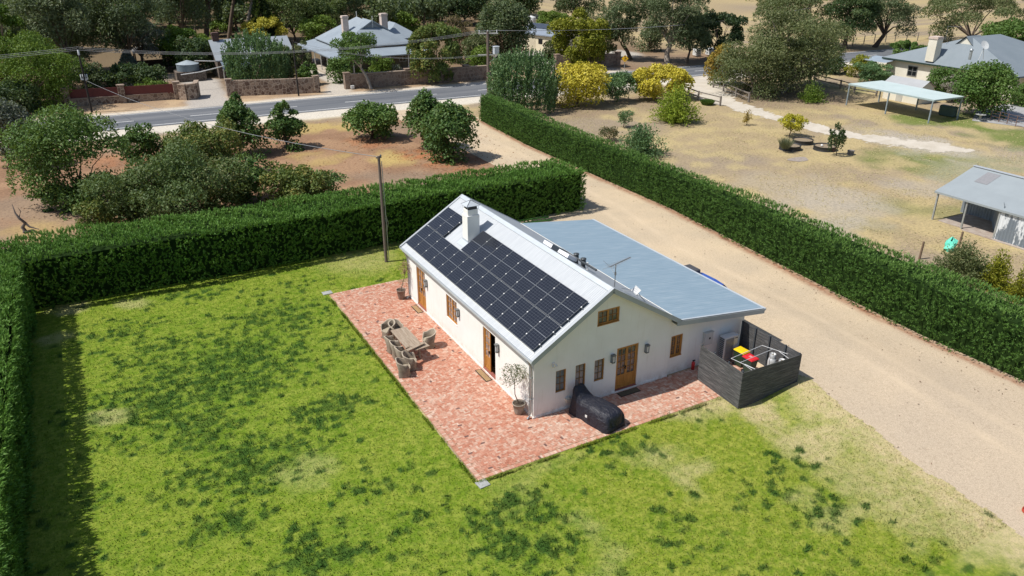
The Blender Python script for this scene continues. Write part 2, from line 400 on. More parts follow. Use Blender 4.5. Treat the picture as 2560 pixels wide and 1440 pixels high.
px_=N(n,'ShaderNodeSeparateXYZ'); n.links.new(pos,px_.inputs[0]); lf_=N(n,'ShaderNodeMapRange',interpolation_type='SMOOTHSTEP'); n.links.new(mth(n,'ADD',px_.outputs[0],mth(n,'MULTIPLY',mth(n,'SUBTRACT',t1,.5),14)),lf_.inputs[0]); lf_.inputs[1].default_value=-9; lf_.inputs[2].default_value=5
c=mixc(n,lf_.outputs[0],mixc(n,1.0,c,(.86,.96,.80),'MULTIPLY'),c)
# dark tufts of thicker grass (their places come with the sheet)
ck=N(n,'ShaderNodeAttribute',attribute_name='clump').outputs['Fac']
cl=mth(n,'MULTIPLY',ck,ramp(n,t3,[(.25,(.55,.55,.55)),(.5,(.95,.95,.95))]))
c=mixc(n,cl,c,mixc(n,t2,(.026,.08,.014),(.048,.115,.017)))
c=mixc(n,.85,c,ramp(n,t3,[(.27,(.50,.54,.46)),(.5,(1,1,1)),(.72,(1.4,1.35,1.25))]),'MULTIPLY')
n.links.new(c,b.inputs['Base Color']); b.inputs['Roughness'].default_value=.85; b.inputs['Specular IOR Level'].default_value=.15
bump(n,b,mth(n,'ADD',mth(n,'MULTIPLY',t3,.6),mth(n,'ADD',cl,t2)),.8,.06)
# tufts scattered by density
rg=np.random.default_rng(12); GX0,GY0,GS=-21.0,-24.0,.08; gnx,gny=int(34/GS),int(47/GS)
CK=np.zeros((gny,gnx)); gx=GX0+np.arange(gnx)*GS; gy=GY0+np.arange(gny)*GS
cx_=rg.uniform(-20,12.5,26000); cy_=rg.uniform(-23,22.5,26000); dn_=dens(cx_,cy_)
ok=rg.uniform(size=26000)<np.clip(dn_**1.3*1.25-.010,0,1)
for x0,y0,d0 in zip(cx_[ok],cy_[ok],dn_[ok]):
    r_=rg.uniform(.08,.20)*(1+.6*d0*rg.uniform()**2.0); a_=rg.uniform(.45,1.0); el=rg.uniform(.65,1.35)
    i0,i1=max(0,int((x0-r_*2-GX0)/GS)),min(gnx,int((x0+r_*2-GX0)/GS)+1); j0,j1=max(0,int((y0-r_*2-GY0)/GS)),min(gny,int((y0+r_*2-GY0)/GS)+1)
    if i1<=i0 or j1<=j0: continue
    XX,YY=np.meshgrid(gx[i0:i1],gy[j0:j1]); q=np.hypot((XX-x0)*el,(YY-y0)/el)/r_
    q=q+.7*(vnoise(XX*5.1,YY*5.1,3)-.5)+.5*(vnoise(XX*11.,YY*11.,4)-.5)
    CK[j0:j1,i0:i1]=np.maximum(CK[j0:j1,i0:i1],a_*(1-smooth(.72,1.12,q)))
def clump(x,y):
    i=np.clip(((x-GX0)/GS+.5).astype(int),0,gnx-1); j=np.clip(((y-GY0)/GS+.5).astype(int),0,gny-1); return CK[j,i]*(y>-23.5)
sheet('lawn',lawn_mask,-21,12.5,-24,22.6,.1,.014,lm,{'clump':clump,'dry':dry,'dens':dens})
# standing blades over the lawn, taller in the tufts and along the borders
nb=330000
bx_=rg.uniform(-18.5,12.3,nb); u_=rg.uniform(size=nb); by_=-13+35*u_**1.25
cb_=clump(bx_,by_); keep=lawn_mask(bx_,by_)&(rg.uniform(size=nb)<.55+.45*cb_)&~((bx_<-15.8)&(rg.uniform(size=nb)<.4)); bx_,by_,cb_=bx_[keep],by_[keep],cb_[keep]
ne=9000; ex_=np.concatenate([-3.86+rg.normal(size=ne)*.035,rg.uniform(-3.8,7.7,ne)]); ey_=np.concatenate([rg.uniform(-2.5,15.7,ne),-2.55+rg.normal(size=ne)*.035]); kp=rg.uniform(size=2*ne)<smooth(.3,.65,fbm(ex_*1.1,ey_*1.1,88)); ex_,ey_=ex_[kp],ey_[kp]
bx_=np.concatenate([bx_,ex_]); by_=np.concatenate([by_,ey_]); cb_=np.concatenate([cb_,np.zeros(len(ex_))]); k=len(bx_)
h_=rg.uniform(.035,.075,k)*(1+1.3*cb_); h_[-len(ex_):]*=1.5; a_=rg.uniform(0,2*math.pi,k); le=rg.uniform(.2,1.1,k)
d_=np.stack([np.cos(a_)*le,np.sin(a_)*le,np.ones(k)],1); d_/=np.linalg.norm(d_,axis=1,keepdims=True)
B_=np.stack([bx_,by_,rise(bx_,by_)+.012],1); s_=np.stack([-np.sin(a_),np.cos(a_),np.zeros(k)],1)*(rg.uniform(.007,.016,k))[:,None]
T_=B_+d_*h_[:,None]; V=np.stack([B_-s_,B_+s_,T_+s_*.5,T_-s_*.5],1).reshape(-1,3)
tag(npmesh('grass',V,np.arange(4*k).reshape(-1,4),lm,attrs={'clump':np.repeat(cb_,4),'dry':np.repeat(dry(bx_,by_),4),'dens':np.repeat(dens(bx_,by_),4)}),'short green lawn grass with darker thick tufts','grass',kind='stuff')
# ---- brick paving: every brick laid in herringbone
bm_,n,b,_=newmat('paving_brick')
at=N(n,'ShaderNodeAttribute',attribute_name='tint'); v=coord(n)
c=ramp(n,at.outputs['Fac'],[(0,(.37,.125,.075)),(.25,(.43,.18,.115)),(.45,(.48,.245,.17)),(.66,(.53,.345,.26)),(.86,(.59,.455,.365)),(.95,(.38,.22,.15)),(1,(.17,.10,.085))])
c=mixc(n,.7,c,ramp(n,noise(n,v,16,6,.7),[(.3,(.68,.66,.64)),(.55,(1.05,1.05,1.05)),(.75,(1.2,1.2,1.2))]),'MULTIPLY')
n.links.new(c,b.inputs['Base Color']); b.inputs['Roughness'].default_value=.9; b.inputs['Specular IOR Level'].default_value=.15
bump(n,b,noise(n,v,45,4),.3,.01)
grout=M('paving_sand',(.40,.25,.17),(.30,.17,.11),6,.95)
PX0,PX1,PY0,PY1=-3.72,7.75,-2.42,15.7
def on_paving(x,y): return ((x>PX0+.22)&(x<-.02)&(y>PY0+.22)&(y<PY1-.2)) | ((x>=-.02)&(x<11.1)&(y>PY0+.22)&(y<-.03)) | ((x>=-.02)&(x<1.2)&(y>13.28)&(y<PY1-.2-.55*x))
bw=.088;gp=.006
VB=[];TB=[]
def brick(cx,cy,sx,sy,tint):
    j=.012; z0=.028+random.uniform(-.003,.004); hx=sx/2-gp/2;hy=sy/2-gp/2
    tx=random.uniform(-.004,.004);ty=random.uniform(-.004,.004)
    VB.append([(cx-hx,cy-hy,0.0),(cx+hx,cy-hy,0),(cx+hx,cy+hy,0),(cx-hx,cy+hy,0),
      (cx-hx,cy-hy,z0-tx-ty),(cx+hx,cy-hy,z0+tx-ty),(cx+hx,cy+hy,z0+tx+ty),(cx-hx,cy+hy,z0-tx+ty)]); TB.append(tint)
def tone(x,y):
    big=fbm(np.array([x*.35]),np.array([y*.35]),61)[0]
    r_=random.random()
    t=.24+.27*r_+.18*(0.5-big)+ (.22 if random.random()<.42 else 0)
    if random.random()<.008: return 1.0
    if y<-.03 and x>-.5 : t+=.12
    return min(max(t,0),.93)
for i in range(-180,360):
    for j in range(-180,360):
        k=(i-j)%4
        x=i*bw; y=j*bw
        if k==0: cx,cy,sx,sy=x+bw,y+bw/2,2*bw,bw        # lies along X
        elif k==3: cx,cy,sx,sy=x+bw/2,y+bw,bw,2*bw      # lies along Y (cells j,j+1)
        else: continue
        if on_paving(np.array(cx),np.array(cy)): brick(cx,cy,sx,sy,tone(cx,cy))
def course(x0,y0,x1,y1,alongx):
    L=abs(x1-x0) if alongx else abs(y1-y0); m=int(L/bw)
    for q in range(m):
        if alongx: brick(x0+(q+.5)*bw,y0,bw,2*bw,tone(x0,y0)+.1)
        else: brick(x0,y0+(q+.5)*bw,2*bw,bw,tone(x0,y0)+.1)
course(PX0+.1,PY0,PX0+.1,PY1,False); course(PX0+.22,PY0+.1,8.3,PY0+.1,True); course(PX0+.22,PY1-.08,0.2,PY1-.08,True)
VB=np.array(VB); nb=len(VB); VV=VB.reshape(-1,3); base=np.arange(nb)[:,None]*8
QQ=np.concatenate([base+np.array(f) for f in ((4,5,6,7),(0,1,5,4),(1,2,6,5),(2,3,7,6),(3,0,4,7))]);
patio=npmesh('patio',VV,QQ,bm_,tint=np.tile(np.array(TB),5)); tag(patio,kind='structure')
pb=MB(); pb.box(PX0,0.0,PY0,PY1,-.05,.017); pb.box(0,11.1,PY0,-.02,-.05,.017); pb.box(0,1.2,13.27,PY1,-.05,.0165)
tag(pb.build('patio_bed',grout),kind='structure')
# ---- road
asph,n,b,_=newmat('asphalt')
pos=N(n,'ShaderNodeNewGeometry').outputs['Position']
mp=N(n,'ShaderNodeMapping'); mp.inputs['Scale'].default_value=(.03,.75,1); mp.inputs['Rotation'].default_value=(0,0,.045); n.links.new(pos,mp.inputs[0])
c=ramp(n,noise(n,mp.outputs[0],1.0,5,.6),[(.35,(.085,.095,.11)),(.52,(.125,.133,.145)),(.68,(.165,.17,.178))])
c=mixc(n,.5,c,ramp(n,noise(n,pos,8,6,.7),[(.3,(.8,.8,.8)),(.7,(1.15,1.15,1.15))]),'MULTIPLY')
n.links.new(c,b.inputs['Base Color']); b.inputs['Roughness'].default_value=.85
paint=M('road_paint',(.80,.80,.78),(.62,.62,.60),5,.7)
def road_y(x,k): # k 0 near edge .. 1 far edge
    near=63.9-.045*x+.0*x; return near+k*7.9
rb=MB(); xs_=[-120,-60,-30,-10,10,30,50,70,90,110,140,180,240]
def bend(x): return 0.0 if x<90 else (x-90)**2*.0016
def ry(x,k): return road_y(x,k)-bend(x)*0
for a,bb in zip(xs_[:-1],xs_[1:]):
    rb.quad((a,ry(a,0),.02),(bb,ry(bb,0),.02),(bb,ry(bb,1),.02),(a,ry(a,1),.02))
tag(rb.build('road',asph,origin=(0,0,0)),kind='structure')
lb=MB()
for k,wd in ((.085,.16),(.945,.14)):
    for a,bb in zip(xs_[:-1],xs_[1:]):
        q=wd/8; lb.quad((a,ry(a,k-q/2),.026),(bb,ry(bb,k-q/2),.026),(bb,ry(bb,k+q/2),.026),(a,ry(a,k+q/2),.026))
x=-63.4
while x<150:
    q=.15/8; lb.quad((x,ry(x,.47-q/2),.026),(x+3.0,ry(x+3.0,.47-q/2),.026),(x+3.0,ry(x+3.0,.47+q/2),.026),(x,ry(x,.47+q/2),.026)); x+=8.55
tag(lb.build('road_marking',paint,origin=(0,0,0)),kind='structure')
# ---- neighbour's pale track
TR=[tuple(G(*p)[:2]) for p in ((1790,187),(1755,215),(1790,245),(1840,265),(1905,285),(1980,303),(2060,325),(2150,343),(2250,356),(2330,366),(2400,374))]
TW=[4.2,3.4,2.3,1.8,1.6,1.5,1.6,1.7,2.0,2.2,1.2]
def track_mask(x,y):
    best=np.full(x.shape,9e9)
    for (p,q,w0,w1) in zip(TR[:-1],TR[1:],TW[:-1],TW[1:]):
        vx,vy=q[0]-p[0],q[1]-p[1];L=vx*vx+vy*vy
        t=np.clip(((x-p[0])*vx+(y-p[1])*vy)/L,0,1)
        best=np.minimum(best,np.hypot(x-p[0]-t*vx,y-p[1]-t*vy)/(w0+(w1-w0)*t))
    return best
tm,n,b,_=newmat('limestone_track'); pos=N(n,'ShaderNodeNewGeometry').outputs['Position']
c=ramp(n,noise(n,pos,.6,6,.6),[(.35,(.56,.51,.43)),(.65,(.47,.42,.34))])
c=mixc(n,.6,c,ramp(n,noise(n,pos,9,6,.75),[(.3,(.75,.72,.68)),(.5,(1,1,1)),(.75,(1.15,1.15,1.15))]),'MULTIPLY')
c=mixc(n,ramp(n,noise(n,pos,1.1,8,.7),[(.60,(0,0,0)),(.7,(.6,.6,.6))]),c,(.36,.30,.19))
n.links.new(c,b.inputs['Base Color']); b.inputs['Roughness'].default_value=.95
sheet('dirt_track',lambda x,y:track_mask(x,y)<.85+1.1*(fbm(x*.55,y*.9,15)-.5)+.5*(vnoise(x*2.5,y*3,7)-.5),44,70,14,62.0,.25,.012,tm)
# ============================================================ the white cottage
render_w=M('render_white',(.87,.855,.81),(.83,.81,.76),1.2,.85,bmp=.15,bscale=35)
_m=render_w; n=_m.node_tree; b=[q for q in n.nodes if q.type=='BSDF_PRINCIPLED'][0]; src=b.inputs['Base Color'].links[0].from_socket
_v=N(n,'ShaderNodeNewGeometry').outputs['Position']; _s=N(n,'ShaderNodeSeparateXYZ'); n.links.new(_v,_s.inputs[0])
_r=N(n,'ShaderNodeMapRange'); n.links.new(_s.outputs[2],_r.inputs[0]); _r.inputs[1].default_value=.05; _r.inputs[2].default_value=.55; _r.inputs[3].default_value=.55; _r.inputs[4].default_value=0
_c=mixc(n,mth(n,'MULTIPLY',_r.outputs[0],ramp(n,noise(n,_v,3.5,6,.7),[(.4,(0,0,0)),(.65,(1,1,1))])),src,(.50,.38,.28))
_w=N(n,'ShaderNodeMapping'); _w.inputs['Scale'].default_value=(5,5,.35); n.links.new(_v,_w.inputs[0])
_c=mixc(n,ramp(n,noise(n,_w.outputs[0],1.6,5,.65),[(.56,(0,0,0)),(.75,(.30,.30,.30))]),_c,(.58,.53,.44)); n.links.new(_c,b.inputs['Base Color'])
timber=M('oiled_timber',(.50,.235,.055),(.36,.155,.035),3,.5,stretch=(6,6,.8))
sillred=M('sill_brick',(.33,.12,.09),(.25,.08,.06),8,.7)
frame_dark=M('window_bar',(.34,.17,.05),(.25,.12,.04),5,.5)
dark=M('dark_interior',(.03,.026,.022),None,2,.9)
curtain=M('curtain',(.36,.31,.30),(.22,.17,.17),6,.9,stretch=(9,9,.4))
gl,n,b,_=newmat('window_glass'); b.inputs['Base Color'].default_value=(.035,.045,.05,1); b.inputs['Roughness'].default_value=.06; b.inputs['Specular IOR Level'].default_value=.7
n.links.new(ramp(n,noise(n,coord(n),3.5,4),[(.35,(.03,.035,.04)),(.6,(.11,.105,.105)),(.75,(.22,.19,.19))]),b.inputs['Base Color'])
greyglass=M('grey_glass',(.13,.15,.155),(.24,.245,.25),5,.12,spec=.6)
bglass,n,b,_=newmat('lit_glass'); b.inputs['Roughness'].default_value=.12; b.inputs['Specular IOR Level'].default_value=.6
n.links.new(ramp(n,noise(n,coord(n),3,4),[(.35,(.20,.16,.14)),(.6,(.42,.36,.33))]),b.inputs['Base Color'])
zinc=M('zincalume_roof',(.43,.455,.475),(.37,.395,.42),1.2,.55,.1,spec=.5,stretch=(1,6,1))
zsh=M('ridge_cap_metal',(.60,.645,.67),(.54,.58,.61),1.5,.42,.3)
blue_r,n,b,_=newmat('blue_grey_roof')
v=coord(n,'Object',(.5,3.2,1)); c=ramp(n,noise(n,v,1.6,6,.6),[(.3,(.215,.30,.365)),(.55,(.25,.335,.40)),(.7,(.30,.38,.435))])
n.links.new(c,b.inputs['Base Color']); b.inputs['Roughness'].default_value=.5; b.inputs['Metallic'].default_value=.1
fascia=M('fascia_grey',(.40,.43,.43),(.36,.39,.39),2,.5)
soffit=M('soffit_cream',(.62,.60,.54),None,2,.8)
pipe_grey=M('galvanised_pipe',(.46,.49,.50),(.36,.39,.40),5,.4,.5)
lampm=M('wall_lamp_grey',(.17,.18,.18),(.12,.125,.125),6,.5)
lampg=M('lamp_glass',(.62,.64,.64),None,6,.2)
white_pl=M('white_plastic',(.78,.78,.76),None,5,.4)
black_m=M('black_metal',(.02,.021,.023),(.035,.036,.04),5,.45)
WX,LY,HE,HR,OE,OV=6.87,13.26,2.918,5.185,.225,.30
SL=(HR-HE)/(WX/2+OE)
house=thing('cottage',(3.4,6.6,0),'white rendered cottage with solar panels, blue-grey lean-to roof and orange timber doors, on the lawn','house')
def roof_z(x): return HE+SL*(x+OE) if x<WX/2 else HR-SL*(x-WX/2)
def wall(mb,o,u,top,ops,depth,umax,m=0,mr=0):
    """wall face from o along unit u, top(uu) height, openings (u0,u1,v0,v1); inward normal offset depth"""
    o=Vector(o);u=Vector(u);nrm=Vector((u.y,-u.x,0))   # outward
    us=sorted({0,umax}|{a for p in ops for a in p[:2]}|({umax/2} if abs(top(umax/2)-top(0))>.01 else set()))
    P=lambda a,z,d=0:o+u*a+Vector((0,0,z))-nrm*d
    for a,b_ in zip(us[:-1],us[1:]):
        mid=(a+b_)/2; seg=sorted([(p[2],p[3]) for p in ops if p[0]<mid<p[1]]); z=0
        for s0,s1 in seg+[(None,None)]:
            if s0 is None: mb.poly([P(a,z),P(b_,z),P(b_,top(b_)),P(a,top(a))],m)
            else:
                if s0>z: mb.quad(P(a,z),P(b_,z),P(b_,s0),P(a,s0),m)
                z=s1
    for (a,b_,s0,s1) in ops:
        for p,q in (((a,s0),(b_,s0)),((b_,s0),(b_,s1)),((b_,s1),(a,s1)),((a,s1),(a,s0))):
            mb.quad(P(*p),P(*q),P(*q,depth),P(*p,depth),mr)
LEFT_OPS=[(LY-12.11,LY-10.98,.12,2.29),(LY-8.37,LY-7.17,.97,2.22),(LY-4.46,LY-3.29,.14,2.25)]
FRONT_OPS=[(1.03,1.52,.92,1.95),(1.98,2.47,.89,1.945),(2.92,3.41,.89,1.915),(4.04,5.17,.11,2.18),(2.955,4.04,3.49,4.175)]
mb=MB()
wall(mb,(0,LY,0),(0,-1,0),lambda a:HE+.18,LEFT_OPS,.14,LY)
wall(mb,(0,0,0),(1,0,0),lambda a:roof_z(a)-.05,FRONT_OPS,.12,WX)
wall(mb,(WX,LY,0),(-1,0,0),lambda a:roof_z(WX-a)-.05,[],.1,WX)
wall(mb,(WX,0,0),(0,1,0),lambda a:HE+.18,[],.1,LY)
mb.box(-.03,0.0,0.0,LY,.0,.10); mb.box(-.03,WX,-.03,0.0,0,.10)   # plinth lip
mb.build('wall',render_w,house)
# lean-to walls
LX=11.35
lt=MB()
zt=lambda x:2.90-(x-6.97)*.1238
wall(lt,(WX,.10,0),(1,0,0),lambda a:zt(WX+a)-.06,[(.17,.83,.86,1.93)],.1,LX-WX)
wall(lt,(LX,.10,0),(0,1,0),lambda a:zt(LX)-.06,[],.1,LY-.1)
wall(lt,(LX,LY,0),(-1,0,0),lambda a:zt(LX-a)-.06,[],.1,LX-WX)
tag(lt.build('wall',render_w,house),'low rendered lean-to wall behind the bin enclosure')
# interior dark shell so open doors read as rooms
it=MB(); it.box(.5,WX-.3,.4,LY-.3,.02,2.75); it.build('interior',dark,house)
# ---- corrugated main roof
def corrugated(mb,x0,z0,x1,z1,y0,y1,pitch,amp,m=0,thick=.03,alongx=False):
    k=int((y1-y0)/pitch*4); ln=math.hypot(x1-x0,z1-z0); nx_,nz_=-(z1-z0)/ln,(x1-x0)/ln
    if nz_<0: nx_,nz_=-nx_,-nz_
    vs=[]
    for i in range(k+1):
        y=y0+(y1-y0)*i/k; d=amp*math.sin(2*math.pi*(y-y0)/pitch)
        vs+=[(x0+nx_*d,y,z0+nz_*d),(x1+nx_*d,y,z1+nz_*d)]
    mb.add(vs,[(2*i,2*i+1,2*i+3,2*i+2) for i in range(k)],m,True)
    t=thick+amp
    a=[(x0-nx_*t,y0,z0-nz_*t),(x1-nx_*t,y0,z1-nz_*t),(x1-nx_*t,y1,z1-nz_*t),(x0-nx_*t,y1,z0-nz_*t)]
    mb.quad(a[0],a[3],a[2],a[1],1)
rf=MB()
corrugated(rf,-OE-.02,HE-.01,WX/2,HR,-OV,LY+OV,.11,.013)
corrugated(rf,WX+OE,HE,WX/2,HR,-OV,LY+OV,.11,.013)
roof=rf.build('roof',[zinc,soffit],house)
# ridge cap, barge boards, gutters
cp=MB()
for s in (-1,1):
    cp.quad((WX/2,-OV-.03,HR+.045),(WX/2,LY+OV+.03,HR+.045),(WX/2+s*.19,LY+OV+.03,HR+.045-.19*SL-.002),(WX/2+s*.19,-OV-.03,HR+.045-.19*SL-.002))
cp.build('ridge_cap',zsh,roof)
for ys in (-OV-.03,LY+OV):
    for s,xe in ((-1,-OE-.04),(1,WX+OE)):
        ze=HE-.02 if s<0 else HE
        d=Vector((WX/2-xe,0,HR-ze)); 
        bg_=MB(); bg_.beam((xe,ys+.015,ze-.075),(WX/2,ys+.015,HR-.075),.03,.19); bg_.build('barge_board',fascia,roof)
# pale verge capping on top of the gable edges
for ys in (-OV-.035,LY+OV-.09):
    for s,xe in ((-1,-OE-.05),(1,WX+OE)):
        vc=MB(); vc.beam((xe,ys+.065,HE+.03 if s<0 else HE+.03),(WX/2,ys+.065,HR+.035),.13,.02); vc.build('verge_capping',zinc,roof)
gt=MB()
ge=[(0,0),(.0,-.09),(-.085,-.09),(-.085,.0),(-.073,.0),(-.073,-.078),(-.012,-.078),(-.012,0)]
x0g=-OE-.0
vs=[(x0g+a,y,HE-.02+c_) for y in (-OV,LY+OV) for a,c_ in ge]
gt.add(vs,[(i,(i+1)%8,8+(i+1)%8,8+i) for i in range(8)]+[tuple(range(8)),tuple(range(8,16))])
gt.build('gutter',zsh,house)
sf=MB(); sf.box(-OE-.005,-.005,-.02,LY+.02,HE-.14,HE-.115); sf.build('eave_lining',soffit,house)
def downpipe(x,y,zt_,name='downpipe',sx=-.07):
    d=MB(); d.tube([(x-.28,y,zt_),(x-.20,y,zt_-.10),(x+sx,y,zt_-.42),(x+sx,y,.28),(x+sx-.05,y-.02,.14),(x+sx-.20,y-.06,.06)],.042,8)
    for z in (.9,1.9): d.box(x+sx-.05,x+sx+.06,y-.05,y+.05,z,z+.03)
    return d.build(name,pipe_grey,house)
downpipe(0,.10,HE-.12); downpipe(0,LY-.12,HE-.12)
d=MB(); d.tube([(-.06,.24,HE-.14),(-.06,.24,.1)],.028,6); d.build('downpipe',pipe_grey,house)
# ---- lean-to roof (tray ribs run down the slope)
lr=MB()
corrugated(lr,WX+OE-.02,zt(WX+OE),12.13,zt(12.13),-OV,LY+OV+.15,.19,.008)
lroof=lr.build('lean_to_roof',[blue_r,soffit],house)
fb=MB(); fb.beam((WX+.05,-OV-.02,zt(WX+.05)-.12),(12.13,-OV-.02,zt(12.13)-.12),.03,.21); fb.build('barge_board',fascia,lroof); fb=MB(); fb.beam((WX+.05,LY+OV+.17,zt(WX+.05)-.12),(12.13,LY+OV+.17,zt(12.13)-.12),.03,.21)
fb.build('barge_board',fascia,lroof)
g2=MB(); g2.box(12.13,12.25,-OV,LY+OV+.15,zt(12.13)-.11,zt(12.13)+.0); g2.box(12.10,12.13,-OV-.04,LY+OV+.16,zt(12.13)+.012,zt(12.13)+.022); g2.build('gutter',zsh,lroof)
sf=MB(); sf.quad((LX,-OV,zt(LX)-.14),(12.12,-OV,zt(12.12)-.12),(12.12,LY+OV,zt(12.12)-.12),(LX,LY+OV,zt(LX)-.14)); sf.quad((WX,-OV,zt(WX)-.17),(12.1,-OV,zt(12.1)-.17),(12.1,.1,zt(12.1)-.17),(WX,.1,zt(WX)-.17)); sf.build('eave_lining',soffit,lroof)
vcap=MB(); vcap.beam((WX+OE-.02,-OV+.04,zt(WX+OE)+.022),(12.13,-OV+.04,zt(12.13)+.022),.10,.015); vcap.build('verge_capping',zsh,lroof)
# ---- chimney
ch=MB(); cx0,cx1,cy0,cy1=1.74,2.40,9.43,10.02
ch.box(cx0,cx1,cy0,cy1,roof_z(cx0)-.2,5.50); ch.box(cx0+.055,cx1-.055,cy0+.055,cy1-.055,5.50,5.79)
chim=ch.build('chimney',render_w,house,bevel=.01)
fl=MB(); fl.beam((cx0-.28,(cy0+cy1)/2,roof_z(cx0-.28)+.02),(cx0,(cy0+cy1)/2,roof_z(cx0)+.02),cy1-cy0+.24,.012)
fl.box(cx0-.012,cx0,cy0-.012,cy1+.012,roof_z(cx0)-.05,roof_z(cx0)+.12); fl.build('flashing',zsh,chim)
cc=MB(); cc.box(cx0+.085,cx1-.085,cy0+.085,cy1-.085,5.79,5.91,1)
mx,my=(cx0+cx1)/2,(cy0+cy1)/2
q=[(cx0-.03,cy0-.03,5.99),(cx1+.03,cy0-.03,5.99),(cx1+.03,cy1+.03,5.99),(cx0-.03,cy1+.03,5.99)]
for i in range(4): cc.poly([q[i],q[(i+1)%4],(mx,my,6.22)]); cc.poly([(q[i][0],q[i][1],q[i][2]-.015),(mx,my,6.2),(q[(i+1)%4][0],q[(i+1)%4][1],q[i][2]-.015)])
for i in range(4): cc.tube([(q[i][0]*.8+mx*.2,q[i][1]*.8+my*.2,5.79),(q[i][0]*.8+mx*.2,q[i][1]*.8+my*.2,6.02)],.012,5); cc.tube([q[i],(mx,my,6.225)],.012,5,1)
cc.build('chimney_cowl',[zsh,black_m],chim)
# ---- solar panels
sp,n,b,_=newmat('solar_cells')
v=coord(n,'Object'); s=N(n,'ShaderNodeSeparateXYZ'); n.links.new(v,s.inputs[0])
def gridline(cv,per,half):
    a=mth(n,'FRACT',mth(n,'DIVIDE',cv,per)); a=mth(n,'ABSOLUTE',mth(n,'SUBTRACT',a,.5)); return mth(n,'GREATER_THAN',a,.5-half/per)
g_=mth(n,'MAXIMUM',gridline(s.outputs[0],.1225,.0042),gridline(s.outputs[1],.163,.0042))
n.links.new(mixc(n,g_,mixc(n,noise(n,v,1.2,3),(.012,.014,.021),(.017,.019,.027)),(.08,.088,.102)),b.inputs['Base Color'])
b.inputs['Roughness'].default_value=.16; b.inputs['Specular IOR Level'].default_value=.5
alu=M('panel_frame',(.27,.285,.30),None,4,.35,.5)
alud=M('panel_frame_dark',(.03,.035,.045),None,4,.4)
PW,PL=.985,1.462
def make_panel():
    m=MB(); m.box(-PL/2,PL/2,-PW/2,PW/2,-.035,0,1); 
    m.quad((-PL/2+.012,-PW/2+.012,.002),(-.012,-PW/2+.012,.002),(-.012,PW/2-.012,.002),(-PL/2+.012,PW/2-.012,.002),0)
    m.quad((.012,-PW/2+.012,.002),(PL/2-.012,-PW/2+.012,.002),(PL/2-.012,PW/2-.012,.002),(.012,PW/2-.012,.002),0)
    m.quad((-.012,-PW/2,.003),(.012,-PW/2,.003),(.012,PW/2,.003),(-.012,PW/2,.003),2)
    for a,b2,c_,d_ in ((-PL/2,-PL/2+.014,-PW/2,PW/2),(PL/2-.014,PL/2,-PW/2,PW/2)): m.quad((a,c_,.003),(b2,c_,.003),(b2,d_,.003),(a,d_,.003),2)
    for s_ in (-1,1): m.quad((-PL/2,s_*PW/2-.007,.0035),(PL/2,s_*PW/2-.007,.0035),(PL/2,s_*PW/2+.007,.0035),(-PL/2,s_*PW/2+.007,.0035),2)
    me=bpy.data.meshes.new('solar_panel'); me.from_pydata(m.v,[],m.f); me.polygons.foreach_set('material_index',m.m)
    for q in (sp,alud,alu): me.materials.append(q)
    c=MB(); c.box(-.028,.028,-PW/2-.034,-PW/2+.014,-.02,.012)
    cm=bpy.data.meshes.new('clamp'); cm.from_pydata(c.v,[],c.f); cm.materials.append(white_pl)
    return me,cm
pm,cm=make_panel(); th=math.atan(SL); nrm=Vector((-math.sin(th),0,math.cos(th)))
def place_panel(uc,yc):
    o=bpy.data.objects.new('solar_panel',pm); COL.objects.link(o); o.parent=house
    x=-OE+uc*math.cos(th); p=Vector((x,yc,HE+SL*(x+OE)))+nrm*.13
    o.location=p-OFF[house.name]; o.rotation_euler=(0,-th,0); OFF[o.name]=OFF[house.name]
    for u in (-.365,.365): c=bpy.data.objects.new('clamp',cm); COL.objects.link(c); c.parent=o; c.location=(u,0,0)
cosw=math.cos(th); U0=(.005+OE)/cosw
for i in range(13): place_panel(U0+.75,.54+i*1.0195)
for i in list(range(9))+[11,12]: place_panel(U0+.75+1.50,.54+i*1.0195)
for r_,i0,i1 in ((0,0,13),(1,0,9),(1,11,13)):
    for u in (U0+.75+1.5*r_-.365,U0+.75+1.5*r_+.365):
        x=-OE+u*cosw; z=HE+SL*(x+OE); p=Vector((x,0,z))+nrm*.06
        rl=MB(); rl.beam((p.x,i0*1.0195+.0,p.z),(p.x,i1*1.0195+.08,p.z),.04,.05); rl.build('mounting_rail',alu,house)
# ---- joinery
def P3(o,u,a,z,d): 
    nr=Vector((u[1],-u[0],0)); return Vector(o)+Vector(u)*a+Vector((0,0,z))+nr*d
def jbox(mb,o,u,a0,a1,z0,z1,d0,d1,m=0):
    p=[P3(o,u,a,z,d) for a in (a0,a1) for z in (z0,z1) for d in (d0,d1)]
    mb.add(p,[(0,1,3,2),(4,6,7,5),(0,4,5,1),(2,3,7,6),(0,2,6,4),(1,5,7,3)],m)
def sash(mb,o,u,a0,a1,z0,z1,d,cols,rows,st=.05,bar=.02):
    jbox(mb,o,u,a0,a0+st,z0,z1,d-.04,d); jbox(mb,o,u,a1-st,a1,z0,z1,d-.04,d)
    jbox(mb,o,u,a0+st,a1-st,z0,z0+st,d-.04,d); jbox(mb,o,u,a0+st,a1-st,z1-st,z1,d-.04,d)
    for i in range(1,cols):
        a=a0+st+(a1-a0-2*st)*i/cols; jbox(mb,o,u,a-bar/2,a+bar/2,z0+st,z1-st,d-.03,d-.006)
    for j in range(1,rows):
        z=z0+st+(z1-z0-2*st)*j/rows; jbox(mb,o,u,a0+st,a1-st,z-bar/2,z+bar/2,d-.031,d-.008)
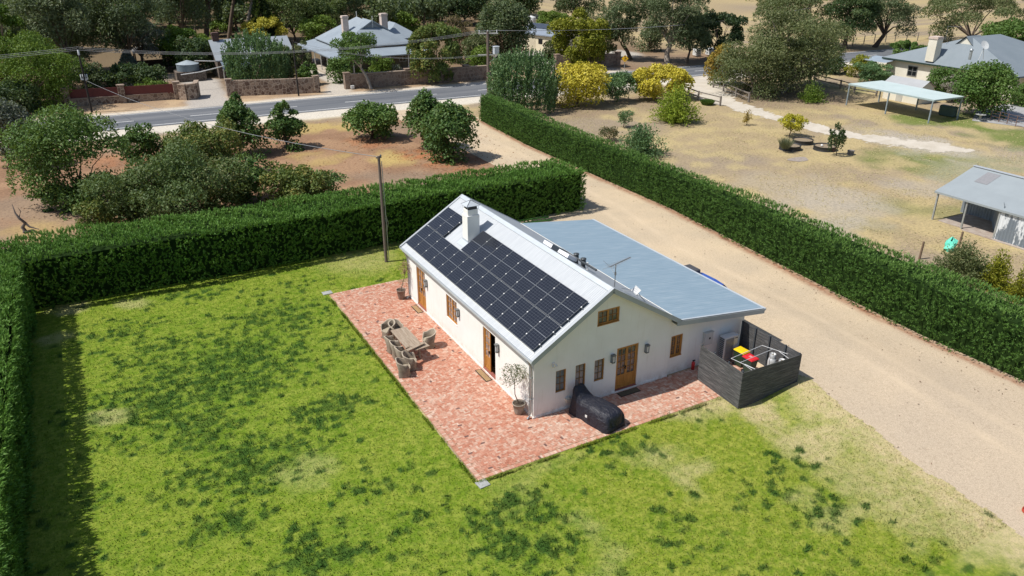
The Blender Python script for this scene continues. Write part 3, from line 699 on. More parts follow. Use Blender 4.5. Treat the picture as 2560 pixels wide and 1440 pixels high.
def window(o,u,a0,a1,z0,z1,leaves,cols,rows,d=-.05,glass=gl,sill=True,par=house,w_=.045,st=.045,bm=None):
    f=MB()
    jbox(f,o,u,a0,a0+w_,z0,z1,-.11,d+.02); jbox(f,o,u,a1-w_,a1,z0,z1,-.11,d+.02); jbox(f,o,u,a0+w_,a1-w_,z1-w_,z1,-.11,d+.02); jbox(f,o,u,a0+w_,a1-w_,z0,z0+w_,-.11,d+.02)
    wn=f.build('window',timber,par)
    L=(a1-a0-2*w_)/leaves
    for i in range(leaves):
        s=MB(); sash(s,o,u,a0+w_+i*L,a0+w_+(i+1)*L,z0+w_,z1-w_,d,cols,rows,st,.016); s.build('sash',bm or timber,wn)
    g=MB(); p=[P3(o,u,a,z,d-.035) for a,z in ((a0+.02,z0+.02),(a1-.02,z0+.02),(a1-.02,z1-.02),(a0+.02,z1-.02))]; g.quad(*p); g.build('pane',glass,wn)
    if sill:
        s=MB(); jbox(s,o,u,a0,a1,z0-.0,z0+.035,d+.022,.02); s.build('sill',render_w if glass is not gl else timber,wn)
    return wn
def french_door(o,u,a0,a1,z0,z1,d=-.06,glass=gl,open_right=False,rows=4):
    f=MB(); w_=.06
    jbox(f,o,u,a0,a0+w_,z0,z1,-.13,d+.02); jbox(f,o,u,a1-w_,a1,z0,z1,-.13,d+.02); jbox(f,o,u,a0+w_,a1-w_,z1-w_,z1,-.13,d+.02)
    dr_=f.build('door',timber,house)
    s=MB(); jbox(s,o,u,a0,a1,z0-.0,z0+.03,-.14,.03); s.build('threshold',sillred,dr_)
    L=(a1-a0-2*w_)/2
    for i in range(2):
        l0=a0+w_+i*L; l1=l0+L; zz=z0+.035
        m=MB()
        if i==1 and open_right:
            # leaf swung into the room on its hinge at the right jamb
            oo=P3(o,u,a1-w_,0,d-.02); uu=(-Vector(u)*.35+Vector((-u[1],u[0],0))*.94).normalized(); sash(m,oo,(uu.x,uu.y,0),0,L,zz+.62,z1-w_,0,2,rows); jbox(m,oo,(uu.x,uu.y,0),0,L,zz,zz+.64,-.04,0)
            m.build('door_leaf',timber,dr_); continue
        sash(m,o,u,l0,l1,zz+.60,z1-w_,d,2,rows,.06,.02)
        jbox(m,o,u,l0,l1,zz,zz+.12,d-.04,d); jbox(m,o,u,l0,l0+.075,zz+.12,zz+.60,d-.04,d); jbox(m,o,u,l1-.075,l1,zz+.12,zz+.60,d-.04,d); jbox(m,o,u,l0+.075,l1-.075,zz+.12,zz+.60,d-.035,d-.014)
        m.build('door_leaf',timber,dr_)
        g=MB(); p=[P3(o,u,a,z,d-.03) for a,z in ((l0+.02,zz+.62),(l1-.02,zz+.62),(l1-.02,z1-.08),(l0+.02,z1-.08))]; g.quad(*p); g.build('pane',glass,dr_)
        if i==0:
            h=MB(); hp=P3(o,u,l1-.035,z0+1.02,d+.02); h.obox(hp,(.03,.05,.16),u,(u[1],-u[0],0)); hq=P3(o,u,l1-.07,z0+1.03,d+.05); h.obox(hq,(.10,.02,.02),u,(u[1],-u[0],0)); h.build('handle',black_m,dr_)
    return dr_
oL,uL=(0,LY,0),(0,-1,0); oF,uF=(0,0,0),(1,0,0); oT,uT=(WX,.10,0),(1,0,0)
tag(french_door(oL,uL,*LEFT_OPS[0],glass=bglass,rows=4),'closed double door at the far end of the sunlit wall')
window(oL,uL,*LEFT_OPS[1],2,2,4,glass=bglass)
tag(french_door(oL,uL,*LEFT_OPS[2],glass=bglass,open_right=True,rows=4),'double door standing half open beside the olive pot')
tag(french_door(oF,uF,*FRONT_OPS[3]),'double door in the shaded gable wall')
for q in FRONT_OPS[:3]: window(oF,uF,*q,1,2,3,glass=greyglass,w_=.03,st=.022,bm=frame_dark,sill=False)
tag(window(oF,uF,*FRONT_OPS[4],2,2,2),'small high window under the gable')
window(oT,uT,.17,.83,.86,1.93,2,2,4)
# ---- lamps, boxes and roof fittings
def wall_lamp(o,u,a,z):
    m=MB(); jbox(m,o,u,a-.075,a+.075,z-.19,z+.19,0,.03); jbox(m,o,u,a-.085,a+.085,z+.15,z+.21,.03,.17); jbox(m,o,u,a-.075,a+.075,z-.19,z-.15,.03,.14)
    for s_ in (-1,1): jbox(m,o,u,a+s_*.065-.01,a+s_*.065+.01,z-.15,z+.15,.11,.14)
    l=m.build('wall_lamp',lampm,house)
    g=MB(); jbox(g,o,u,a-.05,a+.05,z-.14,z+.145,.032,.125); g.build('lamp_glass',lampg,l)
for y_,z_ in ((10.73,1.83),(6.93,1.82),(2.99,1.85)): wall_lamp(oL,uL,LY-y_,z_)
wall_lamp(oF,uF,3.80,1.80); wall_lamp(oF,uF,5.57,1.81)
def floodlight(o,u,a,z):
    m=MB(); jbox(m,o,u,a-.05,a+.05,z-.05,z+.05,0,.04)
    for s_ in (-1,1):
        p=P3(o,u,a+s_*.07,z-.01,.10); m.tube([P3(o,u,a+s_*.03,z,.03),p],.012,5); m.tube([p,p+Vector((s_*.01,-.07,-.06))],[.03,.055],9)
    m.build('floodlight',white_pl,house)
floodlight(oF,uF,.87,2.36); floodlight(oT,uT,1.30,2.47)
m=MB(); jbox(m,oF,uF,1.50,1.68,.36,.54,0,.14); m.build('tap_box',M('box_cream',(.66,.60,.50),None,4,.7),house)
m=MB(); jbox(m,oT,uT,2.02,2.50,1.05,1.66,0,.16); jbox(m,oT,uT,2.0,2.52,1.64,1.68,0,.18)
mbx=m.build('meter_box',M('meter_cream',(.62,.61,.57),None,4,.6),house,bevel=.008)
m=MB(); jbox(m,oT,uT,2.25,2.34,1.33,1.42,.16,.172); m.build('meter_window',black_m,mbx)
vp=M('vent_grey',(.055,.062,.068),(.09,.10,.105),6,.45,.3)
def R2(x,y): return Vector((x,y,HR-SL*(x-WX/2)))
def on_right(px,py):   # point on the far (right) slope seen at a pixel
    d=Vector(FW+RT*(px-1280)/F_PX-UP*(py-720)/F_PX); c_=Vector(CAM)
    t=(HR-SL*(c_.x-WX/2)-c_.z)/(d.z+SL*d.x); return c_+d*t
def up_from(p,py):     # height of the point above p at image row py
    return height_at(p,py)
for px,pyb,pyt in ((1441,668,634),(1459,677,646)):
    p=R2(4.35,0); 
    # vents stand just behind the ridge
    yv=None; best=9
    for k in range(400):
        y=2.5+k*.015; q=(4.3,y,R2(4.3,y).z); X_=pix((4.3,y,5.2))[0]
        if abs(X_-px)<best: best=abs(X_-px); yv=y
    z0=R2(4.3,yv).z; zt_=height_at((4.3,yv),pyt)
    m=MB(); m.lathe((4.3,yv,0),[(.13,z0-.15),(.10,z0+.05),(.065,z0+.18),(.065,zt_-.30),(.115,zt_-.28),(.115,zt_-.10),(.09,zt_-.09),(.09,zt_-.05),(.13,zt_-.04),(.13,zt_),(.0,zt_+.02)],14); m.build('roof_vent',vp,house)
yv=[y*.01+2 for y in range(500)]; yv=min(yv,key=lambda y:abs(pix((4.35,y,5.2))[0]-1470))
m=MB(); m.tube([(4.35,yv,R2(4.35,0).z-.05),(4.35,yv,height_at((4.35,yv),656))],.035,8); m.build('flue_pipe',white_pl,house)
# low skylights lying on the far slope just under the ridge
skm=M('skylight_frame',(.82,.83,.84),None,4,.4); skd=M('skylight_glass',(.03,.035,.04),None,4,.15)
def y_at(px,x,z): 
    return min([k*.01 for k in range(0,1400)],key=lambda y:abs(pix((x,y,z))[0]-px))
for pa,pb,mt in ((1370,1391,skm),(1391,1408,skd),(1406,1432,skm)):
    ya,yb=y_at(pa,3.95,5.2),y_at(pb,3.95,5.2)
    m=MB(); zz=R2(3.95,0).z; m.obox((3.95,(ya+yb)/2,zz+.17),(.55,abs(yb-ya)-.02,.16 if mt is skm else .24),(math.cos(th),0,-math.sin(th)),(0,1,0),(math.sin(th),0,math.cos(th))); m.build('skylight',mt,house)
m=MB(); ya,yb=y_at(1404,4.2,5.1),y_at(1490,4.2,5.1); m.tube([(4.22,ya,R2(4.22,0).z+.26),(4.22,yb,R2(4.22,0).z+.26)],.05,8); m.build('solar_collector_tube',vp,house)
# TV antenna on the far slope
ant=M('antenna_metal',(.30,.31,.32),(.2,.21,.22),8,.4,.6)
m=MB(); bx,by=4.3,1.30
bx=4.2; by=y_at(1537,4.2,4.9); zb=R2(bx,0).z; zt_=height_at((bx,by),659)
m.tube([(bx,by,zb-.03),(bx,by,zt_)],.02,7); m.box(bx-.03,bx+.03,by-.03,by+.03,zb+.55,zb+.68)
bd=Vector((.95,.30,0)).normalized(); c0=Vector((bx,by,zt_-.02))
m.beam(c0-bd*.42,c0+bd*1.0,.035,.035)
pr=Vector((-bd.y,bd.x,0))
for k in range(15):
    c_=c0+bd*(-.42+k*.10); l=.36-.012*k if k>2 else .44; m.tube([c_-pr*l/2,c_+pr*l/2],.007,5)
for s_ in (1,-1): m.tube([c0-bd*.40,c0-bd*.46+pr*.30*s_+Vector((0,0,.20))],.008,5); m.tube([c0-bd*.36,c0-bd*.50+pr*.28*s_-Vector((0,0,.16))],.008,5)
m.build('tv_antenna',ant,house)
# square flat satellite dish on tripod legs
m=MB(); px_=(5.0,.0); bx=5.15; by=y_at(1590,5.15,4.45); zb=R2(bx,0).z; top=height_at((bx,by),726)
c0=Vector((bx,by,top)); nz=Vector((-.35,-.62,.70)).normalized(); ux=nz.cross(Vector((0,0,1))).normalized(); ux=(ux+nz.cross(ux)).normalized(); uy=nz.cross(ux)
m.obox(c0,(.31,.31,.035),ux,uy,nz)
dish=m.build('satellite_dish',white_pl,house,bevel=.006)
l=MB()
for dx_,dy_ in ((.42,-.22),(-.05,-.22),(-.25,.5)): 
    l.tube([c0-nz*.03,(bx+dx_,by+dy_,R2(bx+dx_,0).z)],.014,6)
l.tube([c0-nz*.03,(bx-.55,by+.28,R2(bx-.55,0).z+.1)],.011,5)
l.build('tripod',ant,dish)
# ============================================================ patio furniture
wick,n,b,_=newmat('wicker'); v=coord(n)
wv=N(n,'ShaderNodeTexWave'); wv.inputs['Scale'].default_value=22; wv.inputs['Distortion'].default_value=2.5; n.links.new(v,wv.inputs['Vector'])
c=mixc(n,.5,ramp(n,noise(n,v,9,6,.7),[(.3,(.20,.16,.115)),(.7,(.33,.275,.21))]),ramp(n,wv.outputs['Fac'],[(0,(.6,.6,.6)),(1,(1.1,1.1,1.1))]),'MULTIPLY')
n.links.new(c,b.inputs['Base Color']); b.inputs['Roughness'].default_value=.8; bump(n,b,wv.outputs['Fac'],.4,.008)
wickl=M('wicker_rim',(.47,.40,.31),(.38,.32,.24),20,.75,bmp=.3,bscale=60)
seatm=M('wicker_seat',(.40,.35,.26),(.33,.28,.205),22,.8,bmp=.3,bscale=70)
def make_chair():
    root=thing('wicker_chair',(0,0,0),'x','chair','wicker tub chairs on the brick patio')
    # faces +X in its own frame; back towards -X
    nA=36
    def rad(t): # rounded square plan
        e=3.2; return (abs(math.cos(t))**e+abs(math.sin(t))**e)**(-1/e)
    def top(t):
        k=(1-math.cos(t))/2           # 0 front, 1 back
        s=max(0,min(1,(k-.10)/.90)); return .43+.25*min(1,max(0,(k-.12)/.12))*1.0+.19*max(0,(k-.45)/.55)**1.3
    ring=[]
    for i in range(nA):
        t=2*math.pi*i/nA; q=rad(t); c_,s_=math.cos(t)*q,math.sin(t)*q; h=top(t); k=(1-math.cos(t))/2
        fl=1+.20*max(0,h-.43)/.44
        ring.append((c_,s_,h,fl,k))
    m=MB(); vs=[]
    for c_,s_,h,fl,k in ring:
        vs+=[(.275*c_,.275*s_,.02),(.26*c_,.265*s_,.28),(.29*c_*fl-.02*k,.30*s_*fl,h),(.275*c_*fl-.02*k,.285*s_*fl,h+.012),(.25*c_*fl-.015*k,.255*s_*fl,h),(.235*c_,.245*s_,.40)]
    fs=[];mm=[]
    for i in range(nA):
        j=(i+1)%nA
        for a in range(5): fs.append((i*6+a,j*6+a,j*6+a+1,i*6+a+1)); mm.append(1 if a in (2,3) else 0)
    m.add(vs,fs,0,True); m.m=mm
    m.build('shell',[wick,wickl],root)
    s=MB(); vs=[(.232*c_,.242*s_,.42) for c_,s_,h,fl,k in ring]; s.poly(vs); vs2=[(.232*c_,.242*s_,.37) for c_,s_,h,fl,k in ring]
    s.add(vs+vs2,[(i,nA+i,nA+(i+1)%nA,(i+1)%nA) for i in range(nA)]); s.build('seat',seatm,root)
    f=MB()
    for a in (-1,1):
        for b_ in (-1,1): f.box(.23*a-.02,.23*a+.02,.23*b_-.02,.23*b_+.02,0,.03)
    f.build('feet',black_m,root)
    return root
ch0=make_chair()
CH=[(-2.68,9.45,200,'wicker chair turned away past the far end of the table'),
 (-2.32,9.22,-75,'wicker chair tucked behind the far short end of the table'),
 (-2.98,8.02,8,'wicker chair on the lawn side of the table, farthest of the three pushed in'),
 (-2.96,7.40,-4,'wicker chair on the lawn side of the table, middle of the three pushed in'),
 (-2.94,6.80,5,'wicker chair on the lawn side of the table, nearest of the three pushed in'),
 (-2.86,6.12,-22,'wicker chair standing just off the near corner of the table'),
 (-3.32,5.72,-18,'wicker chair closest to the lawn, pulled clear of the table'),
 (-1.32,7.62,172,'wicker chair alone on the house side of the table')]
for i,(x,y,a,l) in enumerate(CH):
    o=ch0 if i==0 else copy_tree(ch0)
    o.location=(x,y,.03); o.rotation_euler=(0,0,R(a)); o.scale=(.98,.98,.98); o['label']=l
teak,n,b,_=newmat('weathered_teak'); v=coord(n,'Object',(1,.14,1))
c=ramp(n,noise(n,v,14,7,.65),[(.3,(.24,.18,.125)),(.55,(.34,.27,.20)),(.72,(.43,.36,.28))]); n.links.new(c,b.inputs['Base Color']); b.inputs['Roughness'].default_value=.8
tb=thing('dining_table',(-2.4,7.6,.03),'weathered timber outdoor table with an unfolded end leaf among the wicker chairs','table')
TX0,TX1,TY0,TY1=-2.80,-2.0,6.62,8.70; TZ=.775
m=MB(); xs=np.linspace(TX0,TX1,8)
for a,bb in zip(xs[:-1],xs[1:]): m.box(a+.003,bb-.003,TY0+.13,TY1-.10,TZ-.035,TZ)
m.box(TX0,TX1,TY1-.10,TY1,TZ-.036,TZ+.002)
m.build('tabletop',teak,tb)
m=MB(); m.box(TX0+.10,TX0+.19,TY0+.16,TY1-.5,TZ+.003,TZ+.018); m.build('loose_slat',teak,tb)
m=MB(); m.obox((-2.40,6.58,TZ+.05),(1.00,.17,.03),(1,.33,0),(-.33,1,0)); m.build('end_batten',teak,tb)
m=MB(); m.obox((-2.12,6.66,TZ-.06),(.74,.42,.03),(1,.12,0),(-.12,1,0)); m.build('extension_leaf',teak,tb)
for (x,y) in ((TX0+.09,TY0+.30),(TX1-.09,TY0+.30),(TX0+.09,TY1-.16),(TX1-.09,TY1-.16)):
    m=MB(); m.box(x-.045,x+.045,y-.045,y+.045,.03,TZ-.035); m.build('leg',teak,tb)
m=MB(); m.box(TX0+.06,TX1-.06,TY0+.26,TY0+.30,TZ-.13,TZ-.036); m.box(TX0+.06,TX1-.06,TY1-.2,TY1-.16,TZ-.13,TZ-.036); m.box(TX0+.1,TX1-.1,TY0+.28,TY0+.33,.12,.19); m.build('apron',teak,tb)
# doormats
coir=M('coir_mat',(.36,.24,.12),(.28,.18,.09),20,.95,bmp=.4,bscale=120); coird=M('coir_mat_dark',(.12,.105,.07),(.085,.075,.05),20,.95,bmp=.4,bscale=120); rub=M('rubber_edge',(.03,.028,.025),None,6,.8)
def mat_(x0,x1,y0,y1,m1,label):
    m=MB(); m.box(x0,x1,y0,y1,.03,.042,0); o=thing('doormat',((x0+x1)/2,(y0+y1)/2,.03),label,'doormat'); m.build('border',rub,o)
    m=MB(); m.box(x0+.04,x1-.04,y0+.04,y1-.04,.042,.05); m.build('pile',m1,o)
mat_(-.40,-.08,3.44,4.55,coir,'tan doormat by the half open double door'); mat_(-.42,-.10,11.15,12.12,coir,'tan doormat by the closed far door of the sunlit wall'); mat_(4.08,5.12,-.44,-.10,coird,'dark doormat in the shade at the gable door')
# corner slabs
slab=M('concrete_slab',(.37,.38,.37),(.31,.32,.31),5,.9,bmp=.2,bscale=50)
def slab_(x,y,wd,dp,a,label):
    m=MB(); u=(math.cos(a),math.sin(a),0); vv=(-u[1],u[0],0); m.obox((x,y,.03),(wd,dp,.05),u,vv); tag(m.build('paving_slab',slab,bevel=.006),label,'paving slab')
slab_(-3.66,-2.66,.42,.40,.08,'grey paving slab at the near lawn corner of the brick patio'); slab_(-3.80,15.92,.52,.40,.0,'grey paving slab at the far lawn corner of the brick patio')
# ---- black covered barbecue
cov,n,b,_=newmat('black_cover'); b.inputs['Base Color'].default_value=(.012,.0135,.024,1); b.inputs['Roughness'].default_value=.5; b.inputs['Specular IOR Level'].default_value=.5
v=coord(n); bump(n,b,noise(n,coord(n,'Object',(1.6,.8,1)),3.2,5,.55,3.2),.85,.07)
secs=[(-.06,.12,.40,1.18,-.10),(.0,.30,.38,1.27,-.10),(.14,.36,.38,1.28,-.10),(.24,.38,.38,1.12,-.09),(.40,.40,.40,.94,-.04),(.52,.44,.42,.80,.0),(.62,.48,.45,.80,.02),(.85,.50,.48,.83,.04),(1.2,.53,.52,.82,.06),(1.55,.55,.54,.80,.08),(1.80,.54,.53,.76,.09),(1.95,.50,.50,.70,.09),(2.02,.42,.45,.55,.09),(2.06,.36,.42,.25,.09)]
ax=Vector((.22,-1,0)).normalized(); sd=Vector((1,.22,0)).normalized(); og=Vector((1.98,-.30,.03))
m=MB(); vs=[];K=22
for i,(s_,hw,hb,h,of) in enumerate(secs):
    for k in range(K):
        t=math.pi*k/(K-1); e=.42
        cx_=math.copysign(abs(math.cos(t))**e,math.cos(t)); cz=abs(math.sin(t))**e
        wd=hb*1.0*(1-cz)+hw*cz if False else hw+(hb-hw)*(1-cz)+.05*(1-cz)
        wob=.035*abs(math.sin(7*t+s_*4))-.02+.022*math.sin(17*t+s_*13)*(1-cz*.5)
        p=og+ax*(s_+.03*math.sin(5*t))+sd*(of+cx_*(wd+wob))+Vector((0,0,h*cz*(1+.012*math.sin(11*t+3*s_))))
        vs.append(p)
fs=[(i*K+k,i*K+k+1,(i+1)*K+k+1,(i+1)*K+k) for i in range(len(secs)-1) for k in range(K-1)]
m.add(vs,fs,0,True); m.poly(vs[:K]); m.poly(vs[-K:])
bq=m.build('covered_barbecue',cov); md=bq.modifiers.new('sub','SUBSURF'); md.levels=1; md.render_levels=1
tag(bq,'barbecue under a black fabric cover beside the gable wall','covered barbecue')
m=MB(); p=og+ax*1.0+sd*(-.60)+Vector((0,0,.42)); m.obox(p,(.10,.02,.10),ax,sd); m.build('cover_tag',white_pl,bq)
# ---- potted trees
terra=M('glazed_pot',(.24,.17,.13),(.17,.12,.09),5,.5,bmp=.15,bscale=12); stonep=M('stone_pot',(.36,.31,.25),(.22,.18,.14),4,.8,bmp=.2,bscale=30); soil=M('potting_soil',(.05,.035,.025),(.09,.07,.05),20,.95,bmp=.5,bscale=40)
bark=M('bark_brown',(.17,.125,.09),(.10,.075,.055),6,.95,stretch=(3,3,.5)); barkg=M('bark_pale',(.42,.37,.31),(.24,.20,.165),4,.9,stretch=(3,3,.4)); barkd=M('bark_dark',(.075,.055,.042),(.12,.09,.07),6,.95,stretch=(3,3,.5))
# ============================================================ bin enclosure
slat,n,b,_=newmat('weathered_slats'); v=coord(n,'Object'); 
mp=N(n,'ShaderNodeMapping'); mp.inputs['Scale'].default_value=(.55,.55,9); n.links.new(v,mp.inputs[0])
c=ramp(n,noise(n,mp.outputs[0],3.2,8,.7),[(.28,(.028,.029,.031)),(.5,(.075,.076,.078)),(.68,(.18,.178,.175))]); n.links.new(c,b.inputs['Base Color']); b.inputs['Roughness'].default_value=.85
steelp=M('fence_post_steel',(.10,.115,.13),(.07,.08,.09),4,.5,.3)
def slat_run(mb,a,bb,z0a,z1,nsl=13,th_=.022,z0b=None):
    a=Vector(a);bb=Vector(bb);d=(bb-a).normalized();h=(z1-z0a)/nsl
    for i in range(nsl):
        z=z0a+(i+.5)*h; mb.beam(a+Vector((0,0,z)),bb+Vector((0,0,z)),th_,h-.010)
en=thing('bin_enclosure',(9.4,-2.0,0),'grey weathered timber slat screen open to the sky, round the bins at the house corner','screen fence')
EA,EB,EC,ED=(7.80,-3.48),(11.10,-3.54),(7.90,-.86),(11.16,.02)
ZT=1.75
for a,bb,lab in ((EC,EA,'left side screen facing the brick paving'),(EA,EB,'front screen facing the lawn'),(EB,ED,'right side screen along the gravel')):
    m=MB(); slat_run(m,(*a,0),(*bb,0),.03,ZT); tag(m.build('slat_screen',slat,en),lab)
pst=[(EA[0]+.05,EA[1]+.06),(EB[0]-.06,EB[1]+.06),(EC[0]+.04,EC[1]-.04)]+[(EC[0]*(1-t)+EA[0]*t+.05,EC[1]*(1-t)+EA[1]*t) for t in (.33,.66)]+[(ED[0]*(1-t)+EB[0]*t-.05,ED[1]*(1-t)+EB[1]*t) for t in (.03,.26,.5,.76)]
for x,y in pst:
    m=MB(); m.box(x-.03,x+.03,y-.03,y+.03,0,ZT+.03); m.box(x-.034,x+.034,y-.034,y+.034,ZT+.03,ZT+.045); m.build('post',steelp,en)
# air conditioner
acm=M('ac_white',(.66,.67,.66),(.60,.61,.60),3,.5); acd=M('ac_grille',(.09,.10,.11),(.13,.14,.15),5,.5,.2)
ac=thing('air_conditioner',(10.15,-.12,0),'tall grey air conditioner unit against the lean-to wall inside the slat screen','air conditioner')
m=MB(); m.box(9.78,10.62,-.40,-.06,.08,1.36); m.box(9.85,9.95,-.38,-.08,0,.08); m.box(10.45,10.55,-.38,-.08,0,.08); m.build('casing',acm,ac,bevel=.02)
acg=M('ac_front_grey',(.24,.25,.27),(.30,.31,.33),5,.5,.1)
m=MB(); m.box(9.86,10.33,-.415,-.402,.16,1.27); 
for k in range(14): m.box(9.86,10.33,-.43,-.415,.18+k*.08,.195+k*.08)
m.build('fan_grille',acg,ac)
m=MB()
for k in range(12): m.box(9.765,9.779,-.37,-.10,.2+k*.095,.26+k*.095)
m.build('side_louvre',acd,ac)
m=MB(); m.box(10.40,10.56,-.404,-.401,1.20,1.25); m.build('badge',M('badge_dark',(.05,.05,.06),None,4,.4),ac)
# bins
ybin=M('bin_lid_yellow',(.80,.56,.01),(.74,.5,.01),3,.45); rbin=M('bin_lid_red',(.62,.022,.03),(.55,.02,.03),3,.45); gbin=M('bin_green',(.022,.045,.025),(.03,.055,.03),3,.5); tealb=M('bin_teal',(.03,.06,.045),None,3,.5)
def wheelie(x,y,a,lidm,bodym,label,sc=.78):
    bn=thing('wheelie_bin',(x,y,.03),label,'bin'); ca,sa=math.cos(a),math.sin(a)
    T=lambda p:(x+(p[0]*ca-p[1]*sa)*sc,y+(p[0]*sa+p[1]*ca)*sc,.03+p[2]*sc)
    m=MB(); b0=[(-.21,-.25,.04),(.21,-.25,.04),(.21,.20,.04),(-.21,.20,.04)];b1=[(-.28,-.34,.92),(.28,-.34,.92),(.28,.33,.92),(-.28,.33,.92)];b2=[(-.30,-.36,.92),(.30,-.36,.92),(.30,.35,.92),(-.30,.35,.92)];b3=[(q[0],q[1],.97) for q in b2]
    V=[T(p) for p in b0+b1+b2+b3]; m.add(V,[(0,3,2,1)]+[(i+4*k,(i+1)%4+4*k,(i+1)%4+4*k+4,i+4*k+4) for k in range(3) for i in range(4)]); m.build('body',bodym,bn)
    l=MB(); L0=[(-.31,-.385,.975),(.31,-.385,.975),(.31,.37,.985),(-.31,.37,.985)];L1=[(-.28,-.34,1.03),(.28,-.34,1.03),(.28,.33,1.05),(-.28,.33,1.05)];L2=[(-.2,-.22,1.055),(.2,-.22,1.055),(.2,.22,1.075),(-.2,.22,1.075)]
    V=[T(p) for p in L0+L1+L2]; l.add(V,[(i+4*k,(i+1)%4+4*k,(i+1)%4+4*k+4,i+4*k+4) for k in range(2) for i in range(4)]+[(8,9,10,11),(0,3,2,1)]); l.build('lid',lidm,bn)
    if lidm is rbin:
        q=MB(); q.quad(T((-.10,-.10,1.064)),T((.08,-.10,1.064)),T((.08,.08,1.073)),T((-.10,.08,1.073))); q.build('sticker',M('bin_sticker',(.70,.25,.25),None,5,.5),bn)
    h=MB(); h.tube([T((-.25,.42,.93)),T((.25,.42,.93))],.013,6); h.build('handle',bodym,bn)
    for s_ in (-1,1):
        wv_=MB(); wv_.tube([T((s_*.24-.03,.24,.10)),T((s_*.24+.03,.24,.10))],.078,12); wv_.build('wheel',black_m,bn)
_p=G(1854,877,.78); wheelie(_p.x,_p.y,.10,ybin,gbin,'green wheelie bin with a yellow lid behind the slat screen')
_p=G(1876,895,.78); wheelie(_p.x,_p.y,.05,rbin,tealb,'dark wheelie bin with a red lid behind the slat screen')
gasm=M('gas_bottle_grey',(.56,.57,.57),(.48,.49,.49),4,.45,.2)
def gas(x,y,label):
    g=thing('gas_bottle',(x,y,0),label,'gas bottle'); m=MB()
    m.lathe((x,y,.03),[(.0,.0),(.17,.0),(.17,.05),(.185,.08),(.185,.95),(.15,1.08),(.07,1.14),(.03,1.15),(.03,1.22),(0,1.23)],18); m.build('cylinder',gasm,g)
    m=MB(); m.lathe((x,y,.03),[(.135,1.10),(.135,1.30),(.125,1.31),(.125,1.10)],16); m.build('collar',gasm,g)
    m=MB(); m.box(x-.03,x+.03,y-.03,y+.03,1.18,1.30); m.build('valve',M('brass',(.35,.27,.12),None,4,.4,.6),g)
gas(10.66,-2.42,'grey gas bottle nearest the red lidded bin'); gas(10.62,-2.98,'grey gas bottle in the outer corner of the slat screen')
# folding clothes airer fixed inside the screen
rail=M('airer_white',(.55,.56,.56),None,4,.4)
ar=thing('clothes_airer',(9.4,-2.6,1.2),'white tubular folding airer fixed across the bin enclosure','clothes airer')
m=MB(); zA=1.50
c1,c2,c3,c4=(8.55,-2.05,zA),(10.55,-1.85,zA),(10.95,-2.95,zA-.0),(8.75,-3.10,zA)
m.tube([c1,c2],.014,7); m.tube([c2,c3],.014,7); m.tube([c4,c1],.014,7); m.tube([(8.62,-2.5,zA),(10.72,-2.32,zA)],.013,7)
m.build('frame',rail,ar)
for a,bb in (((8.66,-2.7,zA),(8.9,-3.40,1.25)),((10.80,-2.6,zA),(10.98,-3.42,1.25)),((8.70,-2.7,zA),(8.95,-3.40,1.42))): m=MB(); m.tube([a,bb],.016,6); m.build('brace',rail,ar)
# red hose reel thing at screen end
m=MB(); m.lathe((8.30,-.10,.03),[(0,0),(.08,0),(.08,.34),(.05,.38),(.03,.4),(.03,.44),(0,.45)],12)
redm=M('red_paint',(.55,.03,.03),None,4,.45)
fe=thing('fire_extinguisher',(8.30,-.10,.03),'small red fire extinguisher by the lean-to wall at the end of the slat screen','fire extinguisher'); m.build('cylinder',redm,fe)
m=MB(); m.box(8.25,8.37,-.13,-.08,.45,.50); m.build('valve',black_m,fe)
# ladder lying beyond the lean-to
grn=M('ladder_green',(.10,.30,.05),(.14,.34,.08),4,.6)
la,lb_=G(1296,558),G(1376,548); la.z=lb_.z=.08; dd=(lb_-la); ex=dd.normalized(); ey=Vector((-ex.y,ex.x,0))
lad=thing('ladder',(*(la+lb_).to_2d()/2,0),'green ladder lying on the ground beyond the lean-to roof','ladder')
for s_ in (-1,1):
    m=MB(); m.beam(la+ey*.3*s_,lb_+ey*.3*s_,.05,.09); m.build('rail',grn,lad)
m=MB(); k=int(dd.length/.3)
for i in range(k): p=la+ex*(i+.5)*.3; m.beam(p-ey*.3,p+ey*.3,.035,.035)
m.build('rungs',grn,lad)
# ---- blue car beside the lean-to
carb,n,b,_=newmat('car_blue'); b.inputs['Base Color'].default_value=(.03,.085,.36,1); b.inputs['Roughness'].default_value=.3; b.inputs['Coat Weight'].default_value=.5
car_x,car_y=13.2,4.5
car=thing('parked_car',(car_x,car_y,0),'blue car with a dark roof box, mostly hidden behind the lean-to roof','car')
prof=[(-2.1,.35),(-2.12,.70),(-1.95,.86),(-1.15,.98),(-.45,1.42),(.1,1.50),(1.1,1.48),(1.75,1.30),(2.05,.95),(2.1,.4)]
m=MB(); vs=[]
for s_,sc in ((-1,1),(1,1)):
    for y,z in prof: vs.append((car_x+s_*(.86 if z<1 else .86-.26*(z-1)/.5),car_y+y,z))
k=len(prof); m.add(vs,[(i,i+1,k+i+1,k+i) for i in range(k-1)]+[tuple(range(k)),tuple(range(k,2*k)),(0,k,2*k-1,k-1)]); m.build('body',carb,car,bevel=.05)
cg=M('car_glass',(.015,.018,.02),None,4,.08)
m=MB(); m.quad((car_x-.70,car_y-1.08,1.03),(car_x+.70,car_y-1.08,1.03),(car_x+.60,car_y-.50,1.40),(car_x-.60,car_y-.50,1.40)); m.build('windscreen',cg,car)
